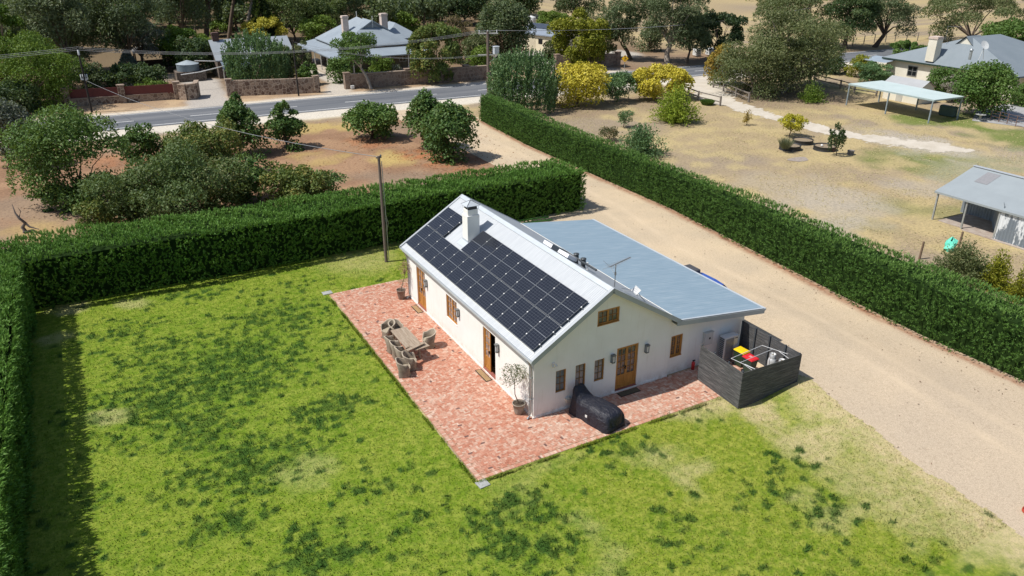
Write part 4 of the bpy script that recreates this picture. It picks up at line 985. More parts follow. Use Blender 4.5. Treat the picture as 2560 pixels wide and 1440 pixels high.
for s_ in (-1,1):
    m=MB(); m.quad(*[(car_x+s_*(.868-.26*(z-1)/.5+.012),car_y+y,z) for y,z in ((-.85,1.03),(1.5,1.03),(1.2,1.38),(-.35,1.38))]); m.build('side_window',cg,car)
    for yy in (-1.35,1.35):
        wl=MB(); wl.tube([(car_x+s_*.70,car_y+yy,.33),(car_x+s_*.89,car_y+yy,.33)],.33,18); wo=wl.build('wheel',black_m,car)
        wl=MB(); wl.tube([(car_x+s_*.88,car_y+yy,.33),(car_x+s_*.90,car_y+yy,.33)],.2,14); wl.build('rim',pipe_grey,wo)
    hl=MB(); hl.box(car_x+s_*.80-.14,car_x+s_*.80-.0,car_y-2.14,car_y-2.04,.66,.80); hl.build('headlight',lampg,car)
rbx=G(1722,672,1.75); 
m=MB(); m.box(car_x-.42,car_x+.32,car_y+1.0,car_y+1.9,1.50,1.76); m.build('roof_box',M('roof_box_dark',(.07,.07,.075),None,4,.6),car,bevel=.04)
# red thing at the right frame edge on the gravel
p=G(2569,1282); m=MB()
rl_=thing('hose_reel',(p.x,p.y,0),'small red hose coiled on the gravel at the right frame edge','hose')
for k in range(3): m.tube([(p.x+.17*math.cos(t),p.y+.17*math.sin(t),.05+.035*k) for t in np.linspace(0,2*math.pi,18)],.02,6)
m.build('coil',M('hose_red',(.45,.06,.03),None,4,.6),rl_)
# ---- the timber pole on the lawn
poletm=M('pole_timber',(.21,.165,.135),(.13,.10,.085),4,.95,stretch=(5,5,.25))
PB=G(966,655); PH=height_at(PB,390)
po=thing('service_pole',(PB.x,PB.y,0),'bare weathered timber pole on the lawn before the far hedge','pole')
m=MB(); m.tube([(PB.x,PB.y,0),(PB.x,PB.y,PH)],[.10,.078],10); m.build('shaft',poletm,po)
m=MB(); m.tube([(PB.x+.14,PB.y-.08,.0),(PB.x+.14,PB.y-.08,3.2),(PB.x+.12,PB.y-.08,PH-.3)],.022,6); m.tube([(PB.x+.14,PB.y-.1,3.0),(PB.x+.24,PB.y-.12,2.5),(PB.x+.15,PB.y-.1,2.0)],.012,5); m.build('conduit',pipe_grey,po)
m=MB(); m.box(PB.x-.16,PB.x+.16,PB.y-.03,PB.y+.03,PH-.12,PH-.06); m.lathe((PB.x+.1,PB.y-.05,PH-.06),[(.05,0),(.06,.08),(.04,.14),(0,.15)],8); m.build('insulator',steelp,po)
# ============================================================ neighbouring buildings, walls, poles
grey_r=M('grey_metal_roof',(.24,.28,.315),(.21,.25,.28),.6,.5,.1,stretch=(1,1,1))
grey_r2=M('villa_roof',(.29,.335,.37),(.255,.295,.33),.5,.5,.1)
neigh_r=M('slate_grey_roof',(.18,.215,.24),(.205,.24,.265),.5,.6,.05)
sandst,n,b,_=newmat('sandstone'); v=coord(n); bt=N(n,'ShaderNodeTexBrick'); bt.inputs['Scale'].default_value=1.3; n.links.new(v,bt.inputs['Vector'])
bt.inputs['Color1'].default_value=(.38,.30,.21,1); bt.inputs['Color2'].default_value=(.30,.22,.15,1); bt.inputs['Mortar'].default_value=(.42,.36,.28,1)
n.links.new(bt.outputs[0],b.inputs['Base Color']); b.inputs['Roughness'].default_value=.9
def stonemat(name,a,bcol,mort,sc):
    m,n,b,_=newmat(name); v=coord(n)
    vo=N(n,'ShaderNodeTexVoronoi'); vo.inputs['Scale'].default_value=sc; n.links.new(v,vo.inputs['Vector'])
    ve=N(n,'ShaderNodeTexVoronoi',feature='DISTANCE_TO_EDGE'); ve.inputs['Scale'].default_value=sc; n.links.new(v,ve.inputs['Vector'])
    sx=N(n,'ShaderNodeSeparateColor'); n.links.new(vo.outputs['Color'],sx.inputs[0])
    c=ramp(n,sx.outputs[0],[(0,a),(.5,tuple((p+q)/2 for p,q in zip(a,bcol))),(1,bcol)])
    c=mixc(n,.6,c,ramp(n,noise(n,v,7,5,.7),[(.3,(.7,.7,.7)),(.7,(1.2,1.2,1.2))]),'MULTIPLY')
    c=mixc(n,ramp(n,ve.outputs['Distance'],[(.02,(1,1,1)),(.075,(0,0,0))]),c,mort)
    n.links.new(c,b.inputs['Base Color']); b.inputs['Roughness'].default_value=.95; bump(n,b,ve.outputs['Distance'],.5,.05)
    return m
stone=stonemat('rubble_stone',(.12,.075,.055),(.33,.245,.18),(.40,.33,.26),2.4)
stone2=stonemat('brown_stone',(.17,.115,.085),(.28,.20,.15),(.30,.24,.19),2.2)
stoned=stonemat('dark_stone',(.10,.075,.06),(.16,.125,.10),(.20,.17,.14),2.6)
cream=M('cream_wall',(.74,.66,.48),(.68,.60,.43),.7,.85); creamp=M('pale_cream_wall',(.74,.71,.61),(.66,.63,.53),.8,.85,bmp=.1,bscale=20)
red_p=M('red_fence_panel',(.15,.035,.028),(.12,.03,.026),3,.6); cap_=M('wall_coping',(.36,.28,.21),(.28,.21,.16),4,.9)
brickd=M('chimney_brick',(.13,.07,.055),(.09,.055,.045),8,.9); chimp=M('chimney_pink',(.60,.50,.43),(.52,.42,.36),3,.85)
trimw=M('white_trim',(.70,.69,.64),None,3,.6); green_tr=M('dark_green_trim',(.03,.055,.045),None,3,.5)
def hip(mb,x0,x1,y0,y1,ze,ridge,m=0,t=.12):
    """hipped roof; ridge ((x,y,z),(x,y,z)) running along x or y"""
    a,b_=ridge; c=[(x0,y0,ze),(x1,y0,ze),(x1,y1,ze),(x0,y1,ze)]
    if abs(a[1]-b_[1])<.01: mb.poly([c[0],c[1],b_,a],m); mb.poly([c[2],c[3],a,b_],m); mb.poly([c[3],c[0],a],m); mb.poly([c[1],c[2],b_],m)
    else: mb.poly([c[1],c[2],b_,a],m); mb.poly([c[3],c[0],a,b_],m); mb.poly([c[0],c[1],a],m); mb.poly([c[2],c[3],b_],m)
    d=[(p[0],p[1],ze-t) for p in c]
    for i in range(4): mb.quad(c[i],d[i],d[(i+1)%4],c[(i+1)%4],m)
    mb.poly(d,m)
def simple_window(par,axis,pos,a0,a1,z0,z1,d,frame=trimw,glass=None):
    """window on a wall: axis 'x' (wall of constant y=pos, outward sign d) or 'y'"""
    def bx(mb,a,b_,z,zz,e0,e1):
        if axis=='x': mb.box(a,b_,pos+d*e0,pos+d*e1,z,zz)
        else: mb.box(pos+d*e0,pos+d*e1,a,b_,z,zz)
    m=MB(); w_=.09
    bx(m,a0,a0+w_,z0,z1,0,.05); bx(m,a1-w_,a1,z0,z1,0,.05); bx(m,a0+w_,a1-w_,z1-w_,z1,0,.05); bx(m,a0+w_,a1-w_,z0,z0+w_,0,.05); bx(m,a0+w_,a1-w_,(z0+z1)/2-.03,(z0+z1)/2+.03,.012,.04); bx(m,(a0+a1)/2-.03,(a0+a1)/2+.03,z0+w_,z1-w_,.012,.038)
    o=m.build('window',frame,par); g=MB(); bx(g,a0+w_,a1-w_,z0+w_,z1-w_,.002,.012); g.build('pane',glass or cg,o); return o
# ---- sandstone villa across the road
vi=thing('villa',(25,92,0),'sandstone villa with grey hipped roof, verandah and two pale chimneys across the road','house')
VX0,VX1,VY0,VY1=19.9,31.0,87.6,100.8
m=MB(); m.box(VX0+.4,VX1-.4,VY0+.4,VY1-.4,0,3.42); m.build('wall',sandst,vi)
m=MB(); hip(m,VX0,VX1,VY0,VY1,3.45,((25.6,92.2,6.35),(25.2,95.8,6.75)))
rf_=m.build('roof',grey_r2,vi)
m=MB(); m.poly([(23.55,91.0,5.05),(28.3,91.0,5.05),(25.85,91.0,6.45)],0); m.poly([(23.3,90.75,5.0),(25.85,90.75,6.55),(25.7,94.5,6.62),(24.0,93,5.2)],1); m.poly([(28.5,90.75,5.0),(25.85,90.75,6.55),(25.7,94.5,6.62),(27.8,93,5.2)],1)
m.beam((23.3,90.74,5.0),(25.85,90.74,6.53),.06,.16,1); m.beam((28.5,90.74,5.0),(25.85,90.74,6.53),.06,.16,1); m.beam((25.85,90.7,5.6),(25.85,90.7,7.2),.07,.07,2); m.beam((25.2,95.8,6.7),(25.2,95.8,7.5),.08,.08,2)
m.build('gablet',[M('gablet_grey',(.30,.33,.36),None,3,.6),grey_r2,trimw],rf_)
m=MB(); hip(m,28.4,34.4,92.5,101.0,3.6,((31.2,95.6,5.6),(31.2,98.2,5.6))); m.box(28.8,34.0,92.9,100.6,0,3.5,1); m.build('rear_wing',[grey_r2,sandst],vi)
def chimney(par,px,ytop,ybase,y,wd,mt,capm):
    # find x so that the stack stands at the pixel column on row y
    d=Vector(FW+RT*(px-1280)/F_PX-UP*(ybase-720)/F_PX); c_=Vector(CAM); t=(y-c_.y)/d.y; p=c_+d*t
    top=height_at((p.x,p.y),ytop); m=MB(); m.box(p.x-wd/2,p.x+wd/2,p.y-wd/2,p.y+wd/2,p.z-1.2,top-.3,0); m.box(p.x-wd/2-.07,p.x+wd/2+.07,p.y-wd/2-.07,p.y+wd/2+.07,top-.3,top-.12,1); m.box(p.x-wd/2-.02,p.x+wd/2+.02,p.y-wd/2-.02,p.y+wd/2+.02,top-.12,top,1)
    return m.build('chimney',[mt,capm],par)
chimney(vi,864,39,80,93.6,.85,chimp,chimp); chimney(vi,960,33,70,94.4,.95,chimp,chimp)
# verandah
m=MB(); X0,Y0,ZE,ZW=17.5,83.7,2.55,3.15
m.poly([(X0,Y0,ZE),(X0,VY1+1.6,ZE),(VX0+.3,VY1+1.6,ZW),(VX0+.3,VY0+.3,ZW)]); m.poly([(X0,Y0,ZE),(VX0+.3,VY0+.3,ZW),(VX1+1.2,VY0+.3,ZW),(VX1+1.2,Y0,ZE)])
m.quad((X0,Y0,ZE),(VX1+1.2,Y0,ZE),(VX1+1.2,Y0,ZE-.16),(X0,Y0,ZE-.16)); m.quad((X0,Y0,ZE),(X0,VY1+1.6,ZE),(X0,VY1+1.6,ZE-.16),(X0,Y0,ZE-.16))
m.build('verandah_roof',grey_r2,vi)
m=MB(); m.box(X0-.1,VX0+.4,Y0+.1,VY1+1.2,0,.25); m.box(X0+2.9,VX1+1,Y0+.1,VY0+.4,0,.25); m.build('verandah_floor',M('verandah_slab',(.46,.40,.32),None,2,.9),vi)
for x,y in [(X0+.15,Y0+.2)]+[(X0+.15,Y0+.2+k*3.2) for k in (1,2,3,4,5)]+[(X0+.15+k*2.7,Y0+.2) for k in (1,2,3,4,5)]:
    m=MB(); m.box(x-.06,x+.06,y-.06,y+.06,.25,ZE-.1); m.build('verandah_post',trimw,vi)
for a in (21.6,25.0,28.6): simple_window(vi,'x',VY0+.4,a,a+1.1,.9,2.6,-1)
for a in (90.5,94.2,98): simple_window(vi,'y',VX0+.4,a,a+1.1,.9,2.6,-1)
m=MB(); m.box(VX0+.36,VX0+.40,92.6,93.6,.25,2.5); m.build('door',brickd,vi)
# ---- roadside cottage left of the villa
ct=thing('roadside_cottage',(8.6,92.5,0),'long low stone cottage with pale grey roof and dark brick chimney behind the roadside wall','house')
cX0,cX1=3.4,14.2; ry0,ry1,rz=90.9,94.4,4.7
m=MB(); m.box(cX0+.25,cX1-.25,91.2,97.8,0,2.55); m.poly([(cX0+.25,91.2,2.5),(cX0+.25,97.8,2.5),(cX0+.25,94.5,4.55)]); m.poly([(cX1-.25,91.2,2.5),(cX1-.25,97.8,2.5),(cX1-.25,94.5,4.55)]); m.build('wall',stoned,ct)
m=MB(); m.quad((cX0,90.7,2.45),(cX1,90.7,2.45),(cX1,94.5,4.75),(cX0,94.5,4.75)); m.quad((cX0,94.5,4.75),(cX1,94.5,4.75),(cX1,98.3,2.45),(cX0,98.3,2.45)); m.quad((cX0,90.7,2.45),(cX0,94.5,4.75),(cX0,94.5,4.6),(cX0,90.7,2.3)); m.quad((cX0,90.7,2.45),(cX1,90.7,2.45),(cX1,90.7,2.3),(cX0,90.7,2.3)); m.build('roof',M('cottage_roof',(.33,.36,.385),(.29,.32,.345),.8,.5,.1),ct)
m=MB(); vs=[]
for i in range(8): t=i/7*math.pi/2; vs+= [(cX0+.5,90.6-1.5*math.sin(t),1.45+.85*math.cos(t)),(cX0+4.4,90.6-1.5*math.sin(t),1.45+.85*math.cos(t))]
m.add(vs,[(2*i,2*i+1,2*i+3,2*i+2) for i in range(7)],0,True); m.build('awning',M('awning_blue_grey',(.19,.24,.29),None,2,.4,.2),ct)
m=MB(); m.box(cX0+.5,cX0+.62,89.05,89.17,0,1.5); m.build('awning_post',trimw,ct)
chimney(ct,539,81,103,94.6,.85,brickd,brickd); simple_window(ct,'x',91.2,6.0,7.0,.8,2.0,-1)
m=MB(); m.box(14.1,18.0,95.5,99.5,2.2,2.35); m.box(14.3,17.8,95.7,99.3,0,2.2,1); m.build('rear_lean_to',[grey_r2,stoned],ct)
# pipe from cottage gutter to tank
m=MB(); a=G(575,150,2.3); m.tube([G(452,187,2.0),G(500,180,2.2),G(560,165,2.4)],.06,6); m.tube([G(487,152,2.9),G(537,153,2.6)],.07,6); tag(m.build('tank_pipe',white_pl),'white pipe running from the cottage gutter over to the water tank','pipe')
# water tank on dark base
TB_=G(475,200); tk=thing('water_tank',(TB_.x,TB_.y,0),'round grey corrugated water tank on a dark stone base by the cottage','water tank')
z0=height_at(TB_,176); zt1=height_at(TB_,160); tr=26*depth(TB_)/F_PX
m=MB(); m.box(TB_.x-tr-.3,TB_.x+tr+.6,TB_.y-tr,TB_.y+tr,0,z0); m.build('base',stoned,tk)
prof=[(tr,z0)]; zz=z0
while zz<zt1: prof+=[(tr+.03,zz+.05),(tr,zz+.1)]; zz+=.1
m=MB(); m.lathe((TB_.x,TB_.y,0),prof,28); m.build('barrel',M('tank_blue_grey',(.24,.30,.34),(.20,.26,.30),2,.45,.2),tk)
m=MB(); m.lathe((TB_.x,TB_.y,0),[(tr+.08,prof[-1][1]),(.15,prof[-1][1]+.42),(0,prof[-1][1]+.45)],16,0,False); m.build('tank_roof',M('tank_top',(.42,.48,.52),None,2,.4,.2),tk)
# gazebo
GZ=G(384,172); gw=36*depth(GZ)/F_PX; gz=thing('gazebo',(GZ.x,GZ.y,0),'dark timber gazebo with pitched roof in the shade of the gums','gazebo')
gh=height_at(GZ,128); gt_=height_at(GZ,112)
m=MB(); hip(m,GZ.x-gw-.2,GZ.x+gw+.2,GZ.y-.3,GZ.y+3.4,gh,((GZ.x,GZ.y+1.5,gt_+.3),(GZ.x,GZ.y+1.7,gt_+.3))); m.build('roof',M('gazebo_roof',(.14,.135,.13),None,2,.7),gz)
for sx in (-1,1):
    for y in (0,3.0): m=MB(); m.box(GZ.x+sx*gw-.08,GZ.x+sx*gw+.08,GZ.y+y-.08,GZ.y+y+.08,0,gh); m.build('post',barkd,gz)
m=MB(); m.box(GZ.x-gw,GZ.x+gw,GZ.y+2.95,GZ.y+3.05,.0,.9); m.box(GZ.x-gw,GZ.x-gw+.1,GZ.y,GZ.y+3,0,.9); m.build('railing',barkd,gz)
# garden seat on the light gravel
p=G(432,180); st=thing('garden_table',(p.x,p.y,0),'small dark outdoor table on the pale gravel beside the gazebo','garden table')
m=MB(); m.box(p.x-.5,p.x+.5,p.y-.4,p.y+.4,.70,.75); m.build('tabletop',barkd,st)
for sx in (-.42,.42):
    for sy in (-.32,.32): m=MB(); m.box(p.x+sx-.04,p.x+sx+.04,p.y+sy-.04,p.y+sy+.04,0,.7); m.build('leg',barkd,st)
# ---- cream shed with solar panels
cs=thing('cream_shed',(62,97,0),'cream shed with grey roof and dark rooftop solar panels across the road','shed')
sA=G(1302,121); sB=G(1378,131); d=(sB-sA).normalized(); nrm2=Vector((d.y,-d.x,0)); bk=-nrm2
L=(sB-sA).length+2.2; he=height_at(sA,80); Dp=7.0
def S(a,bb,z): q=sA-d*.5+d*a+bk*bb; return (q.x,q.y,z)
m=MB(); m.quad(S(0,0,0),S(L,0,0),S(L,0,he),S(0,0,he)); m.poly([S(L,0,0),S(L,Dp,0),S(L,Dp,he),S(L,Dp/2,he+1.15),S(L,0,he)]); m.poly([S(0,0,0),S(0,Dp,0),S(0,Dp,he),S(0,Dp/2,he+1.15),S(0,0,he)]); m.quad(S(0,Dp,0),S(L,Dp,0),S(L,Dp,he),S(0,Dp,he)); m.build('wall',cream,cs)
m=MB()
for a,bb in ((-.35,Dp/2),(Dp+.35,Dp/2)): m.quad(S(-.3,a,he-.05),S(L+.3,a,he-.05),S(L+.3,bb,he+1.25),S(-.3,bb,he+1.25))
m.quad(S(-.3,-.35,he-.05),S(L+.3,-.35,he-.05),S(L+.3,-.35,he-.22),S(-.3,-.35,he-.22)); m.build('roof',M('shed_roof_grey',(.26,.30,.36),(.24,.28,.33),1,.45,.1),cs)
m=MB(); u=lambda a,t:S(a,-.35+(Dp/2+.35)*t,he-.05+1.30*t+.08); m.quad(u(.2,.52),u(L-.3,.52),u(L-.3,.95),u(.2,.95)); m.build('solar_array',M('array_dark',(.045,.055,.075),(.06,.07,.09),3,.25),cs)
def shed_rect(a0,a1,z0,z1,mt,nm):
    m=MB(); off=nrm2*.04; q=[Vector(S(a,0,z))+off for a,z in ((a0,z0),(a1,z0),(a1,z1),(a0,z1))]; m.quad(*q)
    for i in range(4): m.quad(q[i],q[(i+1)%4],q[(i+1)%4]-off,q[i]-off)
    m.build(nm,mt,cs)
shed_rect(L*.28,L*.42,0,he*.72,M('shed_door_cream',(.62,.55,.40),None,2,.8),'door'); shed_rect(L*.50,L*.60,he*.42,he*.72,cg,'window')
# white tank behind cream shed
def poly_tank(px,py,wpx,tpy,label,nm='rainwater_tank'):
    b_=G(px,py); r_=wpx/2*depth(b_)/F_PX; h=height_at(b_,tpy); t=thing(nm,(b_.x,b_.y,0),label,'water tank')
    m=MB(); m.lathe((b_.x,b_.y,0),[(r_,0),(r_,h*.8),(r_*.9,h*.9),(r_*.3,h)],20); m.build('barrel',M('tank_white',(.70,.71,.70),(.62,.63,.62),2,.6),t)
    m=MB(); m.lathe((b_.x,b_.y,0),[(r_*.3,h),(r_*.28,h*1.06),(0,h*1.07)],14); m.build('lid',M('tank_lid',(.60,.61,.60),None,2,.6),t)
poly_tank(1328,60,24,40,'pale rounded water tank just behind the cream shed roof')
def ibc(px,py,wpx,tpy,label):
    b_=G(px,py); w_=wpx*depth(b_)/F_PX; h=height_at(b_,tpy); t=thing('cage_tank',(b_.x,b_.y,0),label,'tank')
    m=MB(); m.box(b_.x-w_/2,b_.x+w_/2,b_.y-.5,b_.y+.5,.15,h); m.build('container',M('tank_white',(.70,.71,.70)),t,bevel=.06)
    m=MB()
    for k in range(4):
        z=.15+(h-.15)*k/3; m.box(b_.x-w_/2-.03,b_.x+w_/2+.03,b_.y-.53,b_.y-.50,z,z+.05)
    for k in range(5): x=b_.x-w_/2+w_*k/4; m.box(x-.02,x+.02,b_.y-.535,b_.y-.505,.1,h)
    m.build('cage',pipe_grey,t)
ibc(1741,141,15,122,'white caged tank under the gums, left of its pair'); ibc(1775,139,20,120,'wider white caged tank under the gums, right of its pair')
# ---- roadside stone walls
def wallrun(pts,h,th_,mt,pillars,label,cap=True,ph=.35,nm='stone_wall'):
    c=Vector((sum(p[0] for p in pts)/len(pts),sum(p[1] for p in pts)/len(pts),0)); t=thing(nm,c,label,'stone wall')
    m=MB()
    for a,bb in zip(pts[:-1],pts[1:]): m.beam((a[0],a[1],h/2-.05),(bb[0],bb[1],h/2-.05),th_,h+.1)
    m.build('wall',mt,t)
    if cap:
        m=MB()
        for a,bb in zip(pts[:-1],pts[1:]): m.beam((a[0],a[1],h+.05),(bb[0],bb[1],h+.05),th_+.1,.10)
        m.build('coping',cap_,t)
    for x,y in pillars:
        m=MB(); m.box(x-.35,x+.35,y-.35,y+.35,0,h+ph); m.box(x-.42,x+.42,y-.42,y+.42,h+ph,h+ph+.1); m.build('pillar',mt,t)
    return t
def g2(px,py): p=G(px,py); return (p.x,p.y)
W1=[g2(150,267),g2(300,257),g2(440,247)]
t=wallrun([g2(-60,282),g2(60,275),g2(150,268)],.75,.45,stoned,[],'low dark stone wall in deep shade at the left frame edge')
t=wallrun(W1,.75,.45,stone,[g2(172,266),g2(309,257),g2(446,248)],'low stone wall with tall pillars and maroon panels beside the road',ph=1.25)
m=MB()
for a,bb in (((178,265),(303,257)),((316,256),(440,248))):
    a_=Vector((*g2(*a),0));b__=Vector((*g2(*bb),0)); k=int((b__-a_).length/.25)
    for i in range(k):
        p=a_.lerp(b__,i/k);q=a_.lerp(b__,(i+1)/k); m.beam((p.x,p.y,1.30),(q.x,q.y,1.30),.05 if i%2 else .09,1.05)
m.build('metal_panel',red_p,t)
wallrun([g2(452,249),g2(470,250),g2(493,247),g2(497,238)],1.75,.45,stone,[],'short curved stone wall at the shaded driveway entrance',True)
wallrun([g2(572,240),g2(640,238),g2(720,235),g2(795,231)],1.85,.5,stone,[g2(576,240),g2(793,231)],'rubble stone wall left of the villa drive with shrubs behind',False,.12)
wallrun([g2(868,222),g2(960,216),g2(1090,207),g2(1218,198)],1.75,.45,stone2,[g2(869,222),g2(1020,211),g2(1165,201)],'long brown stone wall with coping before the villa garden',True,.2)
wallrun([g2(1392,170),g2(1462,168),g2(1545,163)],1.75,.5,stone2,[g2(1392,170),g2(1543,163)],'brown stone wall under the yellow-green tree by the road sign',False,.15)
p=g2(876,222); m=MB(); m.box(p[0]-.1,p[0]+.35,p[1]-.65,p[1]-.45,.1,.5); tag(m.build('letterbox',white_pl,bevel=.02),'small white letterbox at the foot of the villa wall','letterbox')
# ---- yellow road sign
sp_=G(1561,172); sg=thing('road_sign',(sp_.x,sp_.y,0),'yellow diamond warning sign with a black junction symbol','road sign')
hz_=height_at(sp_,146); rr=9*depth(sp_)/F_PX; nz=Vector(CAM)-Vector((sp_.x,sp_.y,0)); nz.z=0; nz.normalize(); sx=Vector((-nz.y,nz.x,0)); uz=Vector((0,0,1))
if sx.dot(Vector(RT))<0: sx=-sx
c0=Vector((sp_.x,sp_.y,hz_))
m=MB(); m.tube([(sp_.x,sp_.y,0),(sp_.x,sp_.y,hz_+rr*.7)],.05,7); m.build('post',pipe_grey,sg)
m=MB(); s2=rr*1.35; m.obox(c0+nz*.08,(s2,s2,.02),(sx+uz),(uz-sx),nz); m.build('plate',M('sign_yellow',(.85,.48,.01),None,4,.4),sg)
m=MB(); m.obox(c0+nz*.095,(rr*.16,rr*1.15,.006),sx,uz,nz); m.obox(c0+nz*.096+sx*rr*.26-uz*rr*.05,(rr*.46,rr*.16,.006),sx,uz,nz); m.poly([c0+nz*.1+uz*rr*.85,c0+nz*.1+uz*rr*.5-sx*rr*.22,c0+nz*.1+uz*rr*.5+sx*rr*.22]); m.build('symbol',black_m,sg)
# ---- power poles and wires
def pole(px,py,tpy,r_,label,mt=barkd):
    b_=G(px,py); h=height_at(b_,tpy); t=thing('power_pole',(b_.x,b_.y,0),label,'power pole'); m=MB(); m.tube([(b_.x,b_.y,0),(b_.x,b_.y,h)],[r_,r_*.75],9); m.build('shaft',mt,t); return t,b_,h
t1,b1,h1=pole(1221,236,78,.21,'tall timber power pole carrying a transformer at the hedge end',poletm)
dv=Vector((.93,-.37,0)).normalized()
m=MB(); m.beam(Vector((b1.x,b1.y,h1-.25))-dv*1.1,Vector((b1.x,b1.y,h1-.25))+dv*1.25,.13,.13); m.build('crossarm',trimw,t1)
m=MB()
for k in (-1.0,0,1.1): p=Vector((b1.x,b1.y,h1-.2))+dv*k; m.lathe(p,[(.05,0),(.07,.2),(.03,.34),(0,.36)],7)
m.build('insulator',lampg,t1)
zc=height_at(b1,137); m=MB(); m.beam(Vector((b1.x,b1.y,zc))-dv*1.2,Vector((b1.x,b1.y,zc))+dv*1.5,.12,.12); m.beam(Vector((b1.x,b1.y,zc-1.1)),Vector((b1.x,b1.y,zc))+dv*1.2,.06,.06); m.build('crossarm',trimw,t1)
m=MB(); q=Vector((b1.x,b1.y,zc+.08))+dv*.95; m.box(q.x-.32,q.x+.32,q.y-.3,q.y+.3,q.z,q.z+.85); m.box(q.x-.38,q.x+.38,q.y-.36,q.y+.36,q.z+.85,q.z+.92); m.build('transformer',M('transformer_grey',(.58,.62,.66),None,3,.5),t1,bevel=.03)
pblack=M('pole_black',(.020,.017,.015),(.032,.027,.024),4,.9)
t2,b2,h2=pole(230,281,116,.12,'dark timber power pole beside the maroon fence panels',pblack)
m=MB(); m.lathe((b2.x,b2.y,h2-.9),[(.10,0),(.10,.55),(0,.6)],8); m.box(b2.x-.35,b2.x+.35,b2.y-.06,b2.y+.06,h2-3.5,h2-3.38)
for k in (-.3,-.1,.1,.3): m.lathe((b2.x+k,b2.y,h2-3.38),[(.04,0),(.06,.45),(0,.5)],6)
m.build('insulator',lampg,t2)
t3,b3,h3=pole(747,240,100,.10,'thin dark pole standing before the stone wall',pblack)
t4,b4,h4=pole(1457,240,206,.07,'short bare post between the yellow trees'); t4['category']='post'
p=G(246,227); m=MB(); m.tube([(p.x,p.y,0),(p.x,p.y,height_at(p,182))],.07,6); tag(m.build('garden_post',poletm),'thin pale post behind the maroon fence panels','post')
wirem=M('wire_grey',(.33,.34,.35),None,3,.5,.3)
def wire(name,a,bb,sag,r_,label,n_=14):
    a=Vector(a);bb=Vector(bb); m=MB(); pts=[a.lerp(bb,t)-Vector((0,0,sag*4*t*(1-t))) for t in np.linspace(0,1,n_)]
    m.tube(pts,r_,4); return tag(m.build(name,wirem),label,'overhead wire')
T2=Vector((b2.x,b2.y,h2)); T1=Vector((b1.x,b1.y,h1+.1))
LW=Vector((b2.x-62,b2.y+1.5,h2-.2))
for k,nm in ((0,'top'),(1,'middle'),(2,'lowest')):
    o_=Vector((0,-.5+.5*k,-.22*k)); oq=dv*(-1.0+1.05*k)
    wire('power_line',LW+o_,T2+o_,.9,.014,f'{nm} overhead wire left of the pole by the maroon panels')
    wire('power_line',T2+o_,T1+oq,1.4,.014,f'{nm} overhead wire spanning the road frontage between the two power poles',24)
    wire('power_line',T1+oq,Vector((b1.x+80,b1.y+13,h1+.1+.2*k))+o_,1.6,.014,f'{nm} overhead wire running right from the transformer pole',24)
for k,nm in ((0,'upper'),(1,'lower')):
    wire('power_line',Vector((b1.x,b1.y,zc))+dv*(-1+2*k),Vector((b3.x,b3.y,h3-.2-.3*k)),1.0,.011,f'{nm} thin wire from the transformer pole back to the thin dark pole')
wire('service_line',(b2.x,b2.y,h2-3.5),(PB.x,PB.y,PH-.05),1.0,.018,'single service wire from the roadside pole down to the lawn pole',30)
# ---- post and rail fences by the track
railm=M('rail_timber',(.24,.21,.18),(.17,.15,.13),5,.9)
def railfence(pts,h,label,nr=2,nm='rail_fence'):
    P=[Vector((*g2(*p),0)) for p in pts]; t=thing(nm,P[0],label,'fence')
    for p in P: m=MB(); m.box(p.x-.08,p.x+.08,p.y-.08,p.y+.08,0,h+.12); m.build('post',railm,t)
    for k in range(nr):
        m=MB(); z=h-(k)*.55
        for a,bb in zip(P[:-1],P[1:]): m.beam((a.x,a.y,z),(bb.x,bb.y,z),.06,.12)
        m.build('rail',railm,t)
railfence([(1783,219),(1808,228),(1839,243),(1871,256)],1.05,'two rail timber fence on the far side of the pale track')
railfence([(1700,233),(1720,241),(1745,251),(1800,265)],1.0,'two rail timber fence on the near side of the pale track')
railfence([(2035,206),(2100,222),(2135,232),(2190,241)],1.0,'weathered fence running to the white carport')
def postwire(pts,h,label):
    P=[Vector((*g2(*p),0)) for p in pts]; t=thing('paddock_fence',P[0],label,'fence')
    for p in P: m=MB(); m.tube([(p.x,p.y,0),(p.x,p.y,h)],.09,6); m.build('post',railm,t)
    m=MB()
    for k in range(3):
        for a,bb in zip(P[:-1],P[1:]): m.tube([(a.x,a.y,h*(.35+.28*k)),(bb.x,bb.y,h*(.35+.28*k))],.015,4,cap=False)
    m.build('wires',wirem,t)
postwire([(2131,115),(2159,110),(2185,107),(2213,106),(2237,103),(2266,101),(2293,102),(2322,95)],1.5,'post and wire fence along the dry paddock behind the neighbour house')
def lonepost(px,py,tpy,label,r_=.07):
    b_=G(px,py); h=height_at(b_,tpy); m=MB(); m.tube([(b_.x,b_.y,0),(b_.x+.06,b_.y,h)],[r_,r_*.9],7); m.lathe((b_.x+.06,b_.y,h),[(r_*.9,0),(r_*.5,.03),(0,.035)],7)
    tag(m.build('fence_post',M('post_brown',(.21,.14,.09),(.14,.10,.07),5,.9)),label,'post')
lonepost(2298,648,605,'lone brown post near the hedge, left of the green tarp'); lonepost(2395,622,580,'dark post just right of the green tarp'); lonepost(1172,441,410,'small dark marker stake beside the gravel drive',.03)
